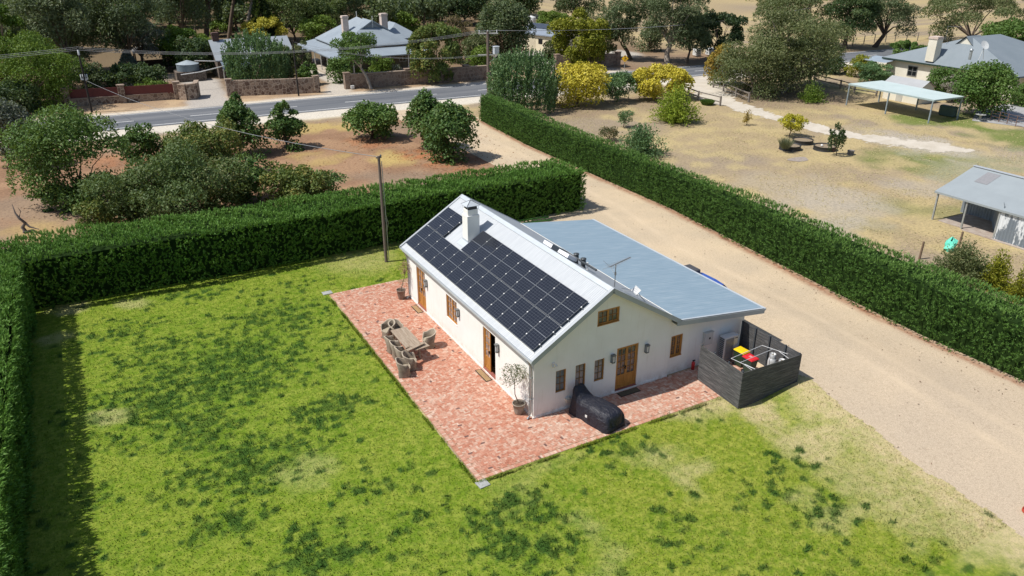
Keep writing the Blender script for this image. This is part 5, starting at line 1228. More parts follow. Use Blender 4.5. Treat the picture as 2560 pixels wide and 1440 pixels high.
# green tarp bundle
p=G(2373,626); tp=thing('tarp_bundle',(p.x,p.y,0),'bright mint green tarpaulin heaped on a small frame in the paddock','tarpaulin')
m=MB(); rg=random.Random(3); vs=[];K=9
for i in range(5):
    for j in range(K):
        t=2*math.pi*j/K; r_=[.28,.34,.30,.18,.05][i]*(1+.3*rg.uniform(-1,1)); vs.append((p.x+r_*math.cos(t)*1.1,p.y+r_*math.sin(t),[.16,.32,.50,.66,.72][i]+rg.uniform(-.06,.06)+.16*math.cos(t)))
m.add(vs,[(i*K+j,i*K+(j+1)%K,(i+1)*K+(j+1)%K,(i+1)*K+j) for i in range(4) for j in range(K)],0,False); m.build('sheet',M('mint_tarp',(.10,.55,.40),(.16,.62,.48),3,.5),tp)
m=MB(); m.box(p.x-.22,p.x+.12,p.y-.2,p.y+.2,0,.22); m.build('frame',black_m,tp)
# ---- corrugated shed at the right edge
corr,n,b,_=newmat('corrugated_wall'); v=coord(n); n.links.new(ramp(n,noise(n,coord(n,'Object',(1,.9,.25)),2.2,6,.7),[(.47,(.16,.19,.22)),(.52,(.66,.69,.71))]),b.inputs['Base Color']); b.inputs['Roughness'].default_value=.55
sh=thing('tin_shed',(38.5,4,0),'open fronted tin shed with pale grey roof at the right edge of the paddock','shed')
fx=36.4; YL,YR=7.65,-7.0; zE=2.03
shr=M('tin_roof',(.33,.37,.385),(.30,.335,.35),.7,.5,.15)
m=MB(); rx,rz_=40.2,3.25; kx,kz=37.9,2.5
m.quad((fx-.15,YL+.1,zE),(fx-.15,YR,zE),(kx,YR,kz),(kx,YL+.1,kz)); m.quad((kx,YL+.1,kz),(kx,YR,kz),(rx,YR,rz_),(rx,YL+.1,rz_)); m.quad((rx,YL+.1,rz_),(rx,YR,rz_),(44,YR,2.2),(44,YL+.1,2.2))
m.quad((fx-.15,YL+.1,zE),(fx-.15,YR,zE),(fx-.15,YR,zE-.13),(fx-.15,YL+.1,zE-.13)); m.quad((fx-.15,YL+.1,zE),(kx,YL+.1,kz),(kx,YL+.1,kz-.1),(fx-.15,YL+.1,zE-.1)); m.quad((kx,YL+.1,kz),(rx,YL+.1,rz_),(rx,YL+.1,rz_-.1),(kx,YL+.1,kz-.1))
ro=m.build('roof',shr,sh)
m=MB(); m.beam((rx,YL+.15,rz_+.02),(rx,YR,rz_+.02),.34,.03); m.build('ridge_cap',zinc,ro)
m=MB(); m.quad(*[(x,y,kz+(x-kx)*(rz_-kz)/(rx-kx)+.015) for x,y in ((38.45,6.55),(38.45,5.65),(39.85,5.65),(39.85,6.55))]); m.build('skylight',M('shed_skylight',(.26,.26,.27),(.22,.22,.23),9,.6),ro)
for y in (7.55,5.45,3.25,1.05): m=MB(); m.box(fx-.05,fx+.05,y-.05,y+.05,0,zE-.1); m.build('post',pipe_grey,sh)
def corrwall(mb,a,bb,z0,z1,p=.2,am=.018):
    a=Vector(a);bb=Vector(bb);d=bb-a;L=d.length;d.normalize();nn=Vector((d.y,-d.x,0)); k=int(L/p*4); vs=[]
    for i in range(k+1):
        q=a+d*(L*i/k)+nn*am*math.sin(2*math.pi*i/4+.4); vs+=[(q.x,q.y,z0),(q.x,q.y,z1 if not callable(z1) else z1(q))]
    mb.add(vs,[(2*i,2*i+2,2*i+3,2*i+1) for i in range(k)])
m=MB(); corrwall(m,(fx,3.2,0),(fx,YR,0),0,zE-.1); m.build('wall',corr,sh)
corg=M('corrugated_grey',(.25,.28,.31),(.20,.23,.25),2,.6)
m=MB(); corrwall(m,(fx+3.3,5.4,0),(fx+.1,3.15,0),0,2.3); corrwall(m,(fx+3.2,7.6,0),(fx+3.2,YR,0),0,2.4); m.build('inner_wall',corg,sh)
m=MB(); m.box(fx+.1,fx+3.2,YR,7.2,-.05,.035); m.box(fx-.25,fx+.1,YR,5.3,-.05,.045); m.build('floor_slab',M('shed_floor',(.40,.35,.30),(.28,.22,.18),2,.95),sh)
# ---- carport, garden shed and neighbour house
cpt=thing('carport',(66,32,0),'white flat roofed carport on slender grey posts by the neighbour house','carport')
ca=[G(2121,209,2.45),G(2205,201,2.45),G(2411,241,2.45),G(2336,250,2.45)]
m=MB(); m.poly([tuple(p) for p in ca]); lo=[(p.x,p.y,p.z-.16) for p in ca]; m.poly(lo)
for i in range(4): m.quad(tuple(ca[i]),lo[i],lo[(i+1)%4],tuple(ca[(i+1)%4]),1)
m.build('roof',[M('carport_white',(.52,.61,.60),(.47,.56,.55),.6,.5),M('carport_fascia',(.34,.42,.42),None,2,.5)],cpt)
cc_=sum(ca,Vector())/4
for p in (ca[0],ca[0].lerp(ca[3],.5),ca[3],ca[1],ca[1].lerp(ca[2],.5),ca[2]):
    q=p.lerp(cc_,.03); m=MB(); m.box(q.x-.06,q.x+.06,q.y-.06,q.y+.06,0,2.3); m.build('post',M('carport_post',(.25,.30,.33),None,3,.5),cpt)
m=MB(); m.box(68.2,68.9,27.2,29.0,0,1.1); tag(m.build('slimline_tank',M('slim_tank_green',(.06,.10,.09),None,2,.5),bevel=.1),'dark green slimline tank in the shade under the carport','tank')
gs=thing('garden_shed',(72.6,37,0),'small cream shed with grey gable roof behind the white carport','shed')
m=MB(); m.box(71.1,73.7,33.6,38.2,0,1.85); m.poly([(71.1,33.6,1.85),(73.7,33.6,1.85),(72.4,33.6,2.5)]); m.poly([(71.1,38.2,1.85),(73.7,38.2,1.85),(72.4,38.2,2.5)]); m.build('wall',creamp,gs)
m=MB(); m.quad((70.9,33.4,1.78),(70.9,38.4,1.78),(72.4,38.4,2.58),(72.4,33.4,2.58)); m.quad((73.9,33.4,1.78),(73.9,38.4,1.78),(72.4,38.4,2.58),(72.4,33.4,2.58)); m.build('roof',M('garden_shed_roof',(.38,.39,.40),(.34,.35,.36),1,.6),gs)
m=MB(); m.box(71.06,71.10,35.6,36.4,0,1.75); m.build('door',M('shed_door_grey',(.50,.49,.44),None,2,.7),gs)
nh=thing('neighbour_house',(88,38,0),'cream walled house with slate grey hipped roof and a tall cream chimney on the right','house')
nx0,ny0,ny1,nze=82.2,29.0,47.4,2.95
m=MB(); m.box(nx0+.5,99,ny0+.5,ny1-.5,0,nze); m.build('wall',creamp,nh)
m=MB(); hip(m,nx0,99.5,ny0,ny1,nze,((86.2,38.2,6.25),(92.2,38.2,6.25)),t=.18)
nr_=m.build('roof',neigh_r,nh)
m=MB(); m.poly([(85.2,37.0,5.15),(85.2,39.4,5.15),(85.2,38.2,6.2)],0); m.poly([(85.0,36.8,5.1),(85.0,38.2,6.38),(88,38.2,6.38),(86.5,36.8,5.2)],1); m.poly([(85.0,39.6,5.1),(85.0,38.2,6.38),(88,38.2,6.38),(86.5,39.6,5.2)],1); m.build('gablet',[creamp,neigh_r],nr_)
m=MB(); m.box(nx0-.05,nx0+.07,ny0,ny1,nze-.2,nze-.02); m.build('gutter',green_tr,nh)
chm=chimney(nh,2334,91,128,40.6,1.15,creamp,chimp)
simple_window(nh,'y',nx0+.5,33.6,35.4,1.0,2.3,-1,M('window_grey',(.20,.20,.19),None,3,.6))
simple_window(nh,'y',nx0+.5,42.2,43.6,1.0,2.3,-1,M('window_grey',(.20,.20,.19),None,3,.6))
m=MB(); m.poly([(nx0+1.5,ny0+.5,2.7),(nx0+1.5,ny0-3.5,2.3),(99,ny0-3.5,2.3),(99,ny0+.5,2.7)]); m.build('verandah_roof',M('verandah_grey',(.21,.27,.29),None,1,.5),nh)
for x in (nx0+1.7,nx0+6,nx0+10.5): m=MB(); m.box(x-.06,x+.06,ny0-3.4,ny0-3.28,0,2.3); m.build('verandah_post',green_tr,nh)
m=MB(); m.quad((nx0-1.6,45.6,2.5),(nx0-1.6,49.4,2.5),(nx0+1.4,49.4,2.8),(nx0+1.4,45.6,2.8)); m.build('porch_roof',M('porch_blue',(.30,.36,.42),None,1,.5),nh)
def on_roof_front(px,py):  # hip face towards -X
    d=Vector(FW+RT*(px-1280)/F_PX-UP*(py-720)/F_PX); c_=Vector(CAM); sl_=(6.25-nze)/(86.2-nx0)
    t=(nze+sl_*(c_.x-nx0)-c_.z)/(d.z-sl_*d.x); return c_+d*t
def on_plane(px,py,a,b_,c_):
    nn=(Vector(b_)-Vector(a)).cross(Vector(c_)-Vector(a)); d=Vector(FW+RT*(px-1280)/F_PX-UP*(py-720)/F_PX); o_=Vector(CAM); t=(Vector(a)-o_).dot(nn)/d.dot(nn); return o_+d*t
fa=((nx0,ny0,nze),(99.5,ny0,nze),(86.2,38.2,6.25))
p=on_plane(2424,147,*fa); tz=height_at(p,124); m=MB(); m.tube([(p.x,p.y,p.z-.1),(p.x,p.y,tz)],.16,9); m.lathe((p.x,p.y,tz-.1),[(.24,0),(.24,.1),(0,.25)],9); m.build('flue',pipe_grey,nh)
p=on_plane(2453,147,*fa); tz=height_at(p,113); m=MB()
for dx_ in (-.5,.4): m.tube([(p.x+dx_,p.y,p.z-.1),(p.x,p.y,tz-.3)],.035,5)
q=Vector((p.x,p.y,tz)); nd=(Vector((-.2,-.8,.55))).normalized(); ux=nd.cross(Vector((0,0,1))).normalized(); uy=nd.cross(ux)
vs=[q+(ux*math.cos(t)+uy*math.sin(t))*r_+nd*(.25*r_*r_) for r_ in (.05,.3,.55) for t in np.linspace(0,2*math.pi,14,endpoint=False)]
m.add(vs,[(i*14+j,i*14+(j+1)%14,(i+1)*14+(j+1)%14,(i+1)*14+j) for i in range(2) for j in range(14)],0,True); m.build('satellite_dish',lampg,nh)
p=Vector(G(2341,88,0)); b_=on_plane(2338,95,*fa)
m=MB(); cz=height_at((84.6,40.6),91); zz=height_at((84.6,40.6),66); m.tube([(84.6,40.6,cz-.4),(84.6,40.6,zz)],.03,5); m.beam((84.6,40.6,zz),(85.6,39.4,zz),.03,.03)
for k in range(5): q=Vector((84.6+.22*k,40.6-.26*k,zz)); m.beam(q-Vector((.3,.3,0)),q+Vector((.3,.3,0)),.02,.02)
m.build('tv_antenna',ant,nh)
# neighbour yard bits
def yellow_bin(px,py,label):
    p=G(px,py); wheelie(p.x,p.y,.6,ybin,gbin,label)
yellow_bin(2112,183,'far wheelie bin with a yellow lid beside the yellow shrub')
p=G(2448,303); bb_=thing('bird_bath',(p.x,p.y,0),'stone bird bath on a pedestal near the round green tree','bird bath'); h=height_at(p,286)
m=MB(); m.lathe((p.x,p.y,0),[(.25,0),(.22,.08),(.12,.2),(.11,h*.8),(.2,h*.86)],12); m.build('pedestal',slab,bb_); m=MB(); m.lathe((p.x,p.y,0),[(.2,h*.86),(.52,h),(.48,h),(.1,h*.9),(0,h*.9)],16); m.build('bowl',slab,bb_)
p1,p2=G(2475,300),G(2560,322); m=MB(); m.beam((p1.x,p1.y,.6),(p2.x,p2.y,.6),.03,1.1); ft=thing('wire_gate',((p1.x+p2.x)/2,(p1.y+p2.y)/2,0),'low mesh fence beside the paved yard at the right edge','fence')
m=MB()
for k in range(5): q=p1.lerp(p2,k/4); m.tube([(q.x,q.y,0),(q.x,q.y,1.1)],.04,5)
for z in (.15,.45,.75,1.05): m.beam((p1.x,p1.y,z),(p2.x,p2.y,z),.02,.025)
m.build('frame',M('rust_frame',(.20,.12,.09),None,4,.7),ft)
cp_=[G(2430,302),G(2560,318),G(2620,290),G(2560,258),G(2500,262),G(2440,280)]
m=MB(); m.poly([(p.x,p.y,.02) for p in cp_]); tag(m.build('paved_yard',M('yard_gravel',(.36,.36,.36),(.28,.28,.28),3,.95,bmp=.3,bscale=20),origin=(0,0,0)),kind='structure')
# raised beds
bedm=M('bed_black',(.018,.018,.019),(.03,.03,.03),5,.6); bsoil=M('bed_soil',(.30,.23,.15),(.20,.16,.11),6,.95,bmp=.5,bscale=30)
def bed(px,py,rpx,h,label):
    p=G(px,py); r_=rpx*depth(p)/F_PX; t=thing('garden_bed',(p.x,p.y,0),label,'raised bed','round black raised beds')
    m=MB(); m.lathe((p.x,p.y,0),[(r_*1.03,0),(r_,.04),(r_,h-.04),(r_*1.03,h),(r_*.96,h),(r_*.94,h-.12)],26); m.build('rim',bedm,t)
    m=MB(); m.disc((p.x,p.y,h-.10),r_*.955,24); m.build('soil',bsoil,t); return p,r_,h
BED1=bed(1974,373,26,.42,'round black raised bed with a clump of grey-green grass'); BED2=bed(2006,358,25,.38,'round black raised bed at the back, nearly bare'); BED3=bed(2061,374,27,.40,'round black raised bed beside the upright leafy sapling')
m=MB(); p=BED3[0]; m.lathe((p.x-.25,p.y+.15,.30),[(0,0),(.10,.02),(.12,.10),(.07,.18),(0,.2)],10); tag(m.build('white_stone',white_pl),'small white rounded stone lying in the raised bed by the sapling','stone')
m=MB(); p=G(2084,385); m.tube([(p.x+.16*math.cos(t),p.y,.42+.16*math.sin(t)) for t in np.linspace(0,2*math.pi,14)],.03,5); m.tube([(p.x,p.y,0),(p.x,p.y,.3)],.02,5); hr=tag(m.build('hose_hanger',M('rust_brown',(.14,.05,.04),None,4,.7)),'small dark red hose ring on a stake beside the raised bed','hose hanger')
p=G(2126,386); t=thing('plant_tub',(p.x,p.y,0),'small grey tub standing alone on the dry grass','tub'); m=MB(); m.lathe((p.x,p.y,0),[(.27,0),(.30,.34),(.31,.36),(.28,.36),(.26,.3)],16); m.build('tub',M('tub_grey',(.16,.16,.165),None,4,.7),t); m=MB(); m.disc((p.x,p.y,.30),.265,14); m.build('soil',bsoil,t)
m=MB(); p=G(1997,399); m.poly([(p.x+1.0*math.cos(t)*(1+.2*math.sin(3*t)),p.y+.75*math.sin(t)*(1+.15*math.cos(2*t)),.025) for t in np.linspace(0,2*math.pi,16,endpoint=False)]); tag(m.build('gravel_patch',M('patch_stone',(.34,.29,.25),(.26,.22,.19),7,.95,bmp=.4,bscale=25),origin=(0,0,0)),kind='structure')
# ============================================================ vegetation
def unit(a): return a/np.maximum(np.linalg.norm(a,axis=1,keepdims=True),1e-9)
def leaf_geo(C,D,Nn,L,W):
    D=unit(D); S=unit(np.cross(D,Nn)); U=np.cross(S,D); n=len(C)
    L=np.asarray(L)[:,None] if np.ndim(L) else L; W=np.asarray(W)[:,None] if np.ndim(W) else W
    V=np.stack([C-D*L*.5,C+S*W*.5+U*W*.12-D*L*.06,C+D*L*.5,C-S*W*.5+U*W*.12-D*L*.06],1).reshape(-1,3)
    return V,np.arange(n*4).reshape(-1,4)
def rdir(rg,n): return unit(rg.normal(size=(n,3)))
PAL={ # leaf colours, mixed leaf by leaf
 'gum':((0.067,0.101,0.040),(0.126,0.163,0.077),(0.231,0.250,0.135)),'gumdark':((0.050,0.082,0.036),(0.102,0.142,0.062),(0.204,0.228,0.108)),'gumgreen':((.05,.085,.02),(.10,.145,.04),(.17,.19,.07)),
 'olive':((0.077,0.108,0.036),(0.131,0.158,0.063),(0.226,0.226,0.099)),'grey':((.10,.125,.09),(.18,.20,.155),(.26,.27,.22)),'dark':((0.030,0.062,0.022),(0.056,0.100,0.035),(0.112,0.150,0.050)),
 'mid':((0.054,0.114,0.019),(0.096,0.180,0.036),(0.180,0.252,0.066)),'bright':((.075,.14,.015),(.13,.21,.025),(.20,.26,.05)),'lime':((.15,.24,.02),(.25,.33,.03),(.36,.40,.06)),
 'yellow':((.40,.36,.03),(.62,.52,.05),(.74,.64,.12)),'yelgreen':((.12,.15,.012),(.24,.25,.02),(.34,.32,.03)),'gold':((.38,.36,.04),(.54,.48,.06),(.64,.57,.12)),
 'fig':((0.046,0.106,0.024),(0.090,0.168,0.041),(0.180,0.240,0.072)),'citrus':((0.065,0.111,0.023),(0.143,0.195,0.046),(0.338,0.260,0.065)),'bottle':((0.050,0.110,0.043),(0.112,0.202,0.078),(0.246,0.358,0.157)),
 'fern':((0.057,0.102,0.027),(0.102,0.157,0.046),(0.184,0.174,0.074)),'rust':((.10,.075,.035),(.15,.11,.05),(.20,.13,.08)),'autumn':((.25,.17,.03),(.36,.24,.04),(.20,.22,.04)),'feather':((.05,.105,.008),(.105,.185,.016),(.19,.27,.035)),
 'reddish':((.06,.08,.03),(.11,.11,.05),(.19,.10,.06)),'palegrey':((.22,.20,.16),(.28,.26,.21),(.33,.31,.26)),'lemon':((.30,.30,.02),(.46,.42,.03),(.60,.52,.06)),
 'conifer':((0.016,0.042,0.016),(0.033,0.065,0.023),(0.065,0.104,0.039)),'blue':((.10,.15,.14),(.16,.21,.20),(.22,.27,.25)),'oliveleaf':((.10,.12,.06),(.19,.20,.12),(.27,.27,.18)),'bare':((.30,.20,.12),(.38,.26,.16),(.30,.18,.10)),
 'hedge':((0.068,0.169,0.023),(0.117,0.254,0.039),(0.208,0.364,0.072)),'hedgeR':((0.070,0.159,0.030),(0.115,0.230,0.046),(0.196,0.324,0.074))}
def LM(c,trans=.25): return leafmat('leaf_'+c,*PAL[c],trans=trans)
def lobes_for(kind,rx,rz,rg):
    if kind=='gum': n=24; rad=(.22,.36); inner=(.35,.86)
    elif kind=='loose': n=26; rad=(.24,.38); inner=(.3,.80)
    elif kind=='clump': n=30; rad=(.20,.30); inner=(.62,.84)
    else: n=22; rad=(.30,.42); inner=(.45,.70)
    u=rdir(rg,n*3); u=u[u[:,2]>-.75][:n]
    # spread them with a few relaxation steps
    for _ in range(6):
        d=u[:,None]-u[None]; q=np.maximum((d**2).sum(-1),.02); u=unit(u+.06*(d/q[...,None]**1.0).sum(1)/len(u)*3)
    f=rg.uniform(*inner,size=(len(u),1)); c=u*f
    r_=rg.uniform(*rad,size=len(u))
    return c*np.array([rx,rx,rz]),r_
def crown_leaves(kind,cen,rx,rz,leaf,n,rg):
    """leaf centres, long axes, normals, lengths, widths, tints, lobe centres"""
    cen=np.array(cen)
    if kind=='spiky':
        m=max(40,int(n/26)); u=rdir(rg,m); u[:,2]=np.abs(u[:,2])*1.25-.55; u=unit(u); f=rg.uniform(.72,1.0,size=(m,1))
        tip=u*f*np.array([rx,rx,rz]); hgt=rg.uniform(.22,.50,size=m)*rz
        k=26; t=rg.uniform(0,1,size=(m,k))
        dirv=unit(np.stack([u[:,0]*.28,u[:,1]*.28,np.ones(m)],1)+rg.normal(size=(m,3))*.07)
        P=tip[:,None]*np.array([1,1,.9])-dirv[:,None]*(hgt[:,None]*(t-.35))[...,None]+rg.normal(size=(m,k,3))*leaf*.28*(.4+t[...,None])
        C=P.reshape(-1,3)+cen; D=np.repeat(dirv,k,0)+rg.normal(size=(m*k,3))*.55; Nn=rdir(rg,m*k)+np.repeat(u,k,0)*.5
        return C,D,Nn,leaf*rg.uniform(.7,1.3,size=m*k),leaf*.45*rg.uniform(.7,1.2,size=m*k),np.clip(np.repeat(rg.uniform(-.1,.3,m),k)+rg.uniform(0,.4,m*k)+.45*(1-t.ravel())**2,0,1),None
    if kind=='conifer':
        t=rg.uniform(0,1,n)**.75; a=rg.uniform(0,2*math.pi,n); z=(1-t)*2-1; r_=rx*(.06+.94*t**.8)*rg.uniform(.72,1.05,n)*(1+.14*np.sin(7*a+9*t))
        C=np.stack([r_*np.cos(a),r_*np.sin(a),z*rz],1)+cen; o=np.stack([np.cos(a),np.sin(a),np.full(n,.7)],1)
        return C,o+rg.normal(size=(n,3))*.35,rdir(rg,n)+o*.4,leaf*rg.uniform(.7,1.3,n),leaf*.4*np.ones(n),rg.uniform(0,1,n),None
    if kind=='arching':
        m=max(14,int(n/30)); a=rg.uniform(0,2*math.pi,m); el=rg.uniform(.25,1.5,m); k=30; t=rg.uniform(.15,1,size=(m,k)); 
        ln=rg.uniform(.75,1.05,m)
        h=np.stack([np.cos(a)*np.cos(el),np.sin(a)*np.cos(el),np.sin(el)],1)
        tt=t*ln[:,None]
        P=np.stack([h[:,0,None]*tt*rx*1.15,h[:,1,None]*tt*rx*1.15,-rz+2*rz*(h[:,2,None]*tt)-.35*rz*(tt**2)*np.cos(el)[:,None]],-1)+rg.normal(size=(m,k,3))*leaf*.38
        D=np.repeat(h,k,0)+rg.normal(size=(m*k,3))*.7
        return P.reshape(-1,3)+cen,D,rdir(rg,m*k)+np.array([0,0,.6]),leaf*rg.uniform(.7,1.3,m*k),leaf*.42*np.ones(m*k),np.repeat(rg.uniform(0,.4,m),k)+rg.uniform(0,.6,m*k),None
    if kind=='grass':
        a=rg.uniform(0,2*math.pi,n); r_=rx*.5*np.sqrt(rg.uniform(0,1,n)); lean=rg.uniform(.0,.75,n)
        d=np.stack([np.cos(a)*lean,np.sin(a)*lean,np.ones(n)],1); L=2*rz*rg.uniform(.55,1.,n)
        C=np.stack([r_*np.cos(a),r_*np.sin(a),np.full(n,-rz)],1)+cen+unit(d)*L[:,None]/2
        return C,d,rdir(rg,n),L,np.full(n,leaf),rg.uniform(0,1,n),None
    lc,lr=lobes_for(kind,rx,rz,rg)
    area=lr**2; cnt=np.maximum((n*area/area.sum()).astype(int),8)
    idx=np.repeat(np.arange(len(lr)),cnt); N_=len(idx)
    u=rdir(rg,N_); dn=u[:,2]<-.35; u[dn,2]*=-.5; u=unit(u)
    q=np.where(rg.uniform(size=N_)<.78,rg.uniform(.80,1.10,N_),rg.uniform(.25,.8,N_))
    q*=1+.12*np.sin(u[:,0]*6+idx)*np.sin(u[:,1]*5+idx*2)
    flat=.78 if kind in('gum','loose') else .9
    rr=lr[idx]*min(rx,rz*1.25)
    C=lc[idx]+u*(rr*q)[:,None]*np.array([1,1,flat])+cen
    droop={'gum':-.55,'loose':.1,'clump':.15}.get(kind,0)
    D=rg.normal(size=(N_,3))+np.array([0,0,droop])+u*.35
    Nn=u*.7+rg.normal(size=(N_,3))*.5+np.array([0,0,.5])
    asp={'gum':.40,'loose':.5,'clump':.62}.get(kind,.6)
    return C,D,Nn,leaf*rg.uniform(.65,1.35,N_),leaf*asp*rg.uniform(.8,1.2,N_),rg.uniform(0,.35,len(lr))[idx]+rg.uniform(0,.65,N_),lc+cen
SEED=[100]
def plant(name,kind,pal,bx,by,ty,lx,rx_,label,taper=0,cat='tree',cb=.25,leaf=None,mult=1.0,trunk=None,group=None,bark_m=None,stems=1,lean=0,zbase=0.0,parts=True,maxn=9000):
    """plant standing at pixel (bx,by) whose crown reaches row ty and spans columns lx..rx_"""
    SEED[0]+=1; rg=np.random.default_rng(SEED[0])
    b_=G(bx,by,zbase); dp=depth(b_); h=height_at(b_,ty)-zbase; wd=abs(rx_-lx)*dp/F_PX
    cxp=(lx+rx_)/2; off=(cxp-pix((b_.x,b_.y,b_.z+h*.5))[0])*dp/F_PX
    cen=np.array([b_.x,b_.y,b_.z])+RT*off; cen[2]=b_.z+h*(1+cb)/2
    rz=h*(1-cb)/2; rx=wd/2
    sc={'spiky':(1,1),'conifer':(1,1),'arching':(.9,.92),'grass':(1,1)}.get(kind,(.92,.90))
    lf=leaf or max(.16,min(.5,dp*.0031))
    A=4*math.pi*((rx**1.6*rx**1.6+2*rx**1.6*max(rz,.1)**1.6)/3)**(1/1.6)
    n=int(min(maxn*1.7,max(160,mult*3.9*A/(lf*lf*.5))))
    C,D,Nn,L,W,T,lc=crown_leaves(kind,cen,rx*sc[0],rz*sc[1],lf,n,rg)
    if kind in('gum','loose','clump','round','spiky','arching'):
        lat=(C-cen)@RT; C=cen+(C-cen)*np.array([1,1,1.0])
        sx=rx/max(np.percentile(np.abs(lat),98),.05); dz=C[:,2]-cen[2]; su=rz*.97/max(np.percentile(dz,98.5),.05); sd_=rz*.97/max(-np.percentile(dz,1.5),.05)
        C=np.stack([cen[0]+(C[:,0]-cen[0])*sx,cen[1]+(C[:,1]-cen[1])*sx,cen[2]+np.where(dz>0,dz*su,dz*sd_)],1)
        if lc is not None: lc=np.stack([cen[0]+(lc[:,0]-cen[0])*sx,cen[1]+(lc[:,1]-cen[1])*sx,cen[2]+(lc[:,2]-cen[2])*min(su,sd_)],1)
    if taper:
        f=1-taper*np.clip((C[:,2]-cen[2])/rz*.5+.5,0,1)**1.3; C[:,:2]=cen[:2]+(C[:,:2]-cen[:2])*f[:,None]*1.05
    C[:,2]=np.maximum(C[:,2],b_.z+.05)
    root=thing(name,(b_.x,b_.y,b_.z),label,cat,group)
    V,Q=leaf_geo(C,D,Nn,L,W)
    npmesh('crown' if cat=='tree' else 'foliage',V,Q,LM(pal),root,tint=np.clip(T,0,1))
    if trunk is not False:
        tr=trunk or max(.03,h*.022); m=MB(); B=Vector(b_); rgl=random.Random(SEED[0])
        top=Vector(cen)+Vector((0,0,rz*.35)); fork=B.lerp(Vector((cen[0],cen[1],b_.z+h*cb)),.75 if cb>.15 else .4)
        fork.z=b_.z+max(h*cb*.8,.12*h)
        if kind in('arching','spiky'): 
            tips=[Vector(cen)+Vector((rgl.uniform(-.5,.5)*rx,rgl.uniform(-.5,.5)*rx,rz*rgl.uniform(-.1,.6))) for _ in range(7)]
        elif lc is not None: tips=[Vector(p) for p in lc[rg.permutation(len(lc))[:11]]]
        else: tips=[top]
        for s_ in range(stems):
            o_=Vector((rgl.uniform(-1,1),rgl.uniform(-1,1),0))*(.0 if stems==1 else tr*3.0)
            mid=(B+o_).lerp(fork,.55)+Vector((rgl.uniform(-1,1),rgl.uniform(-1,1),0))*tr*1.2
            fk=fork+o_*1.5
            m.tube([B+o_-Vector((0,0,.1)),mid,fk],[tr*1.25,tr*.95,tr*.8],8)
            for t_ in tips[s_::stems]:
                md=fk.lerp(t_,.5)+Vector((rgl.uniform(-.12,.12)*rx,rgl.uniform(-.12,.12)*rx,.12*rz)); m.tube([fk,md,t_],[tr*.50,tr*.28,tr*.08],6)
        m.build('trunk' if cat=='tree' else 'stems',bark_m or bark,root)
    return root
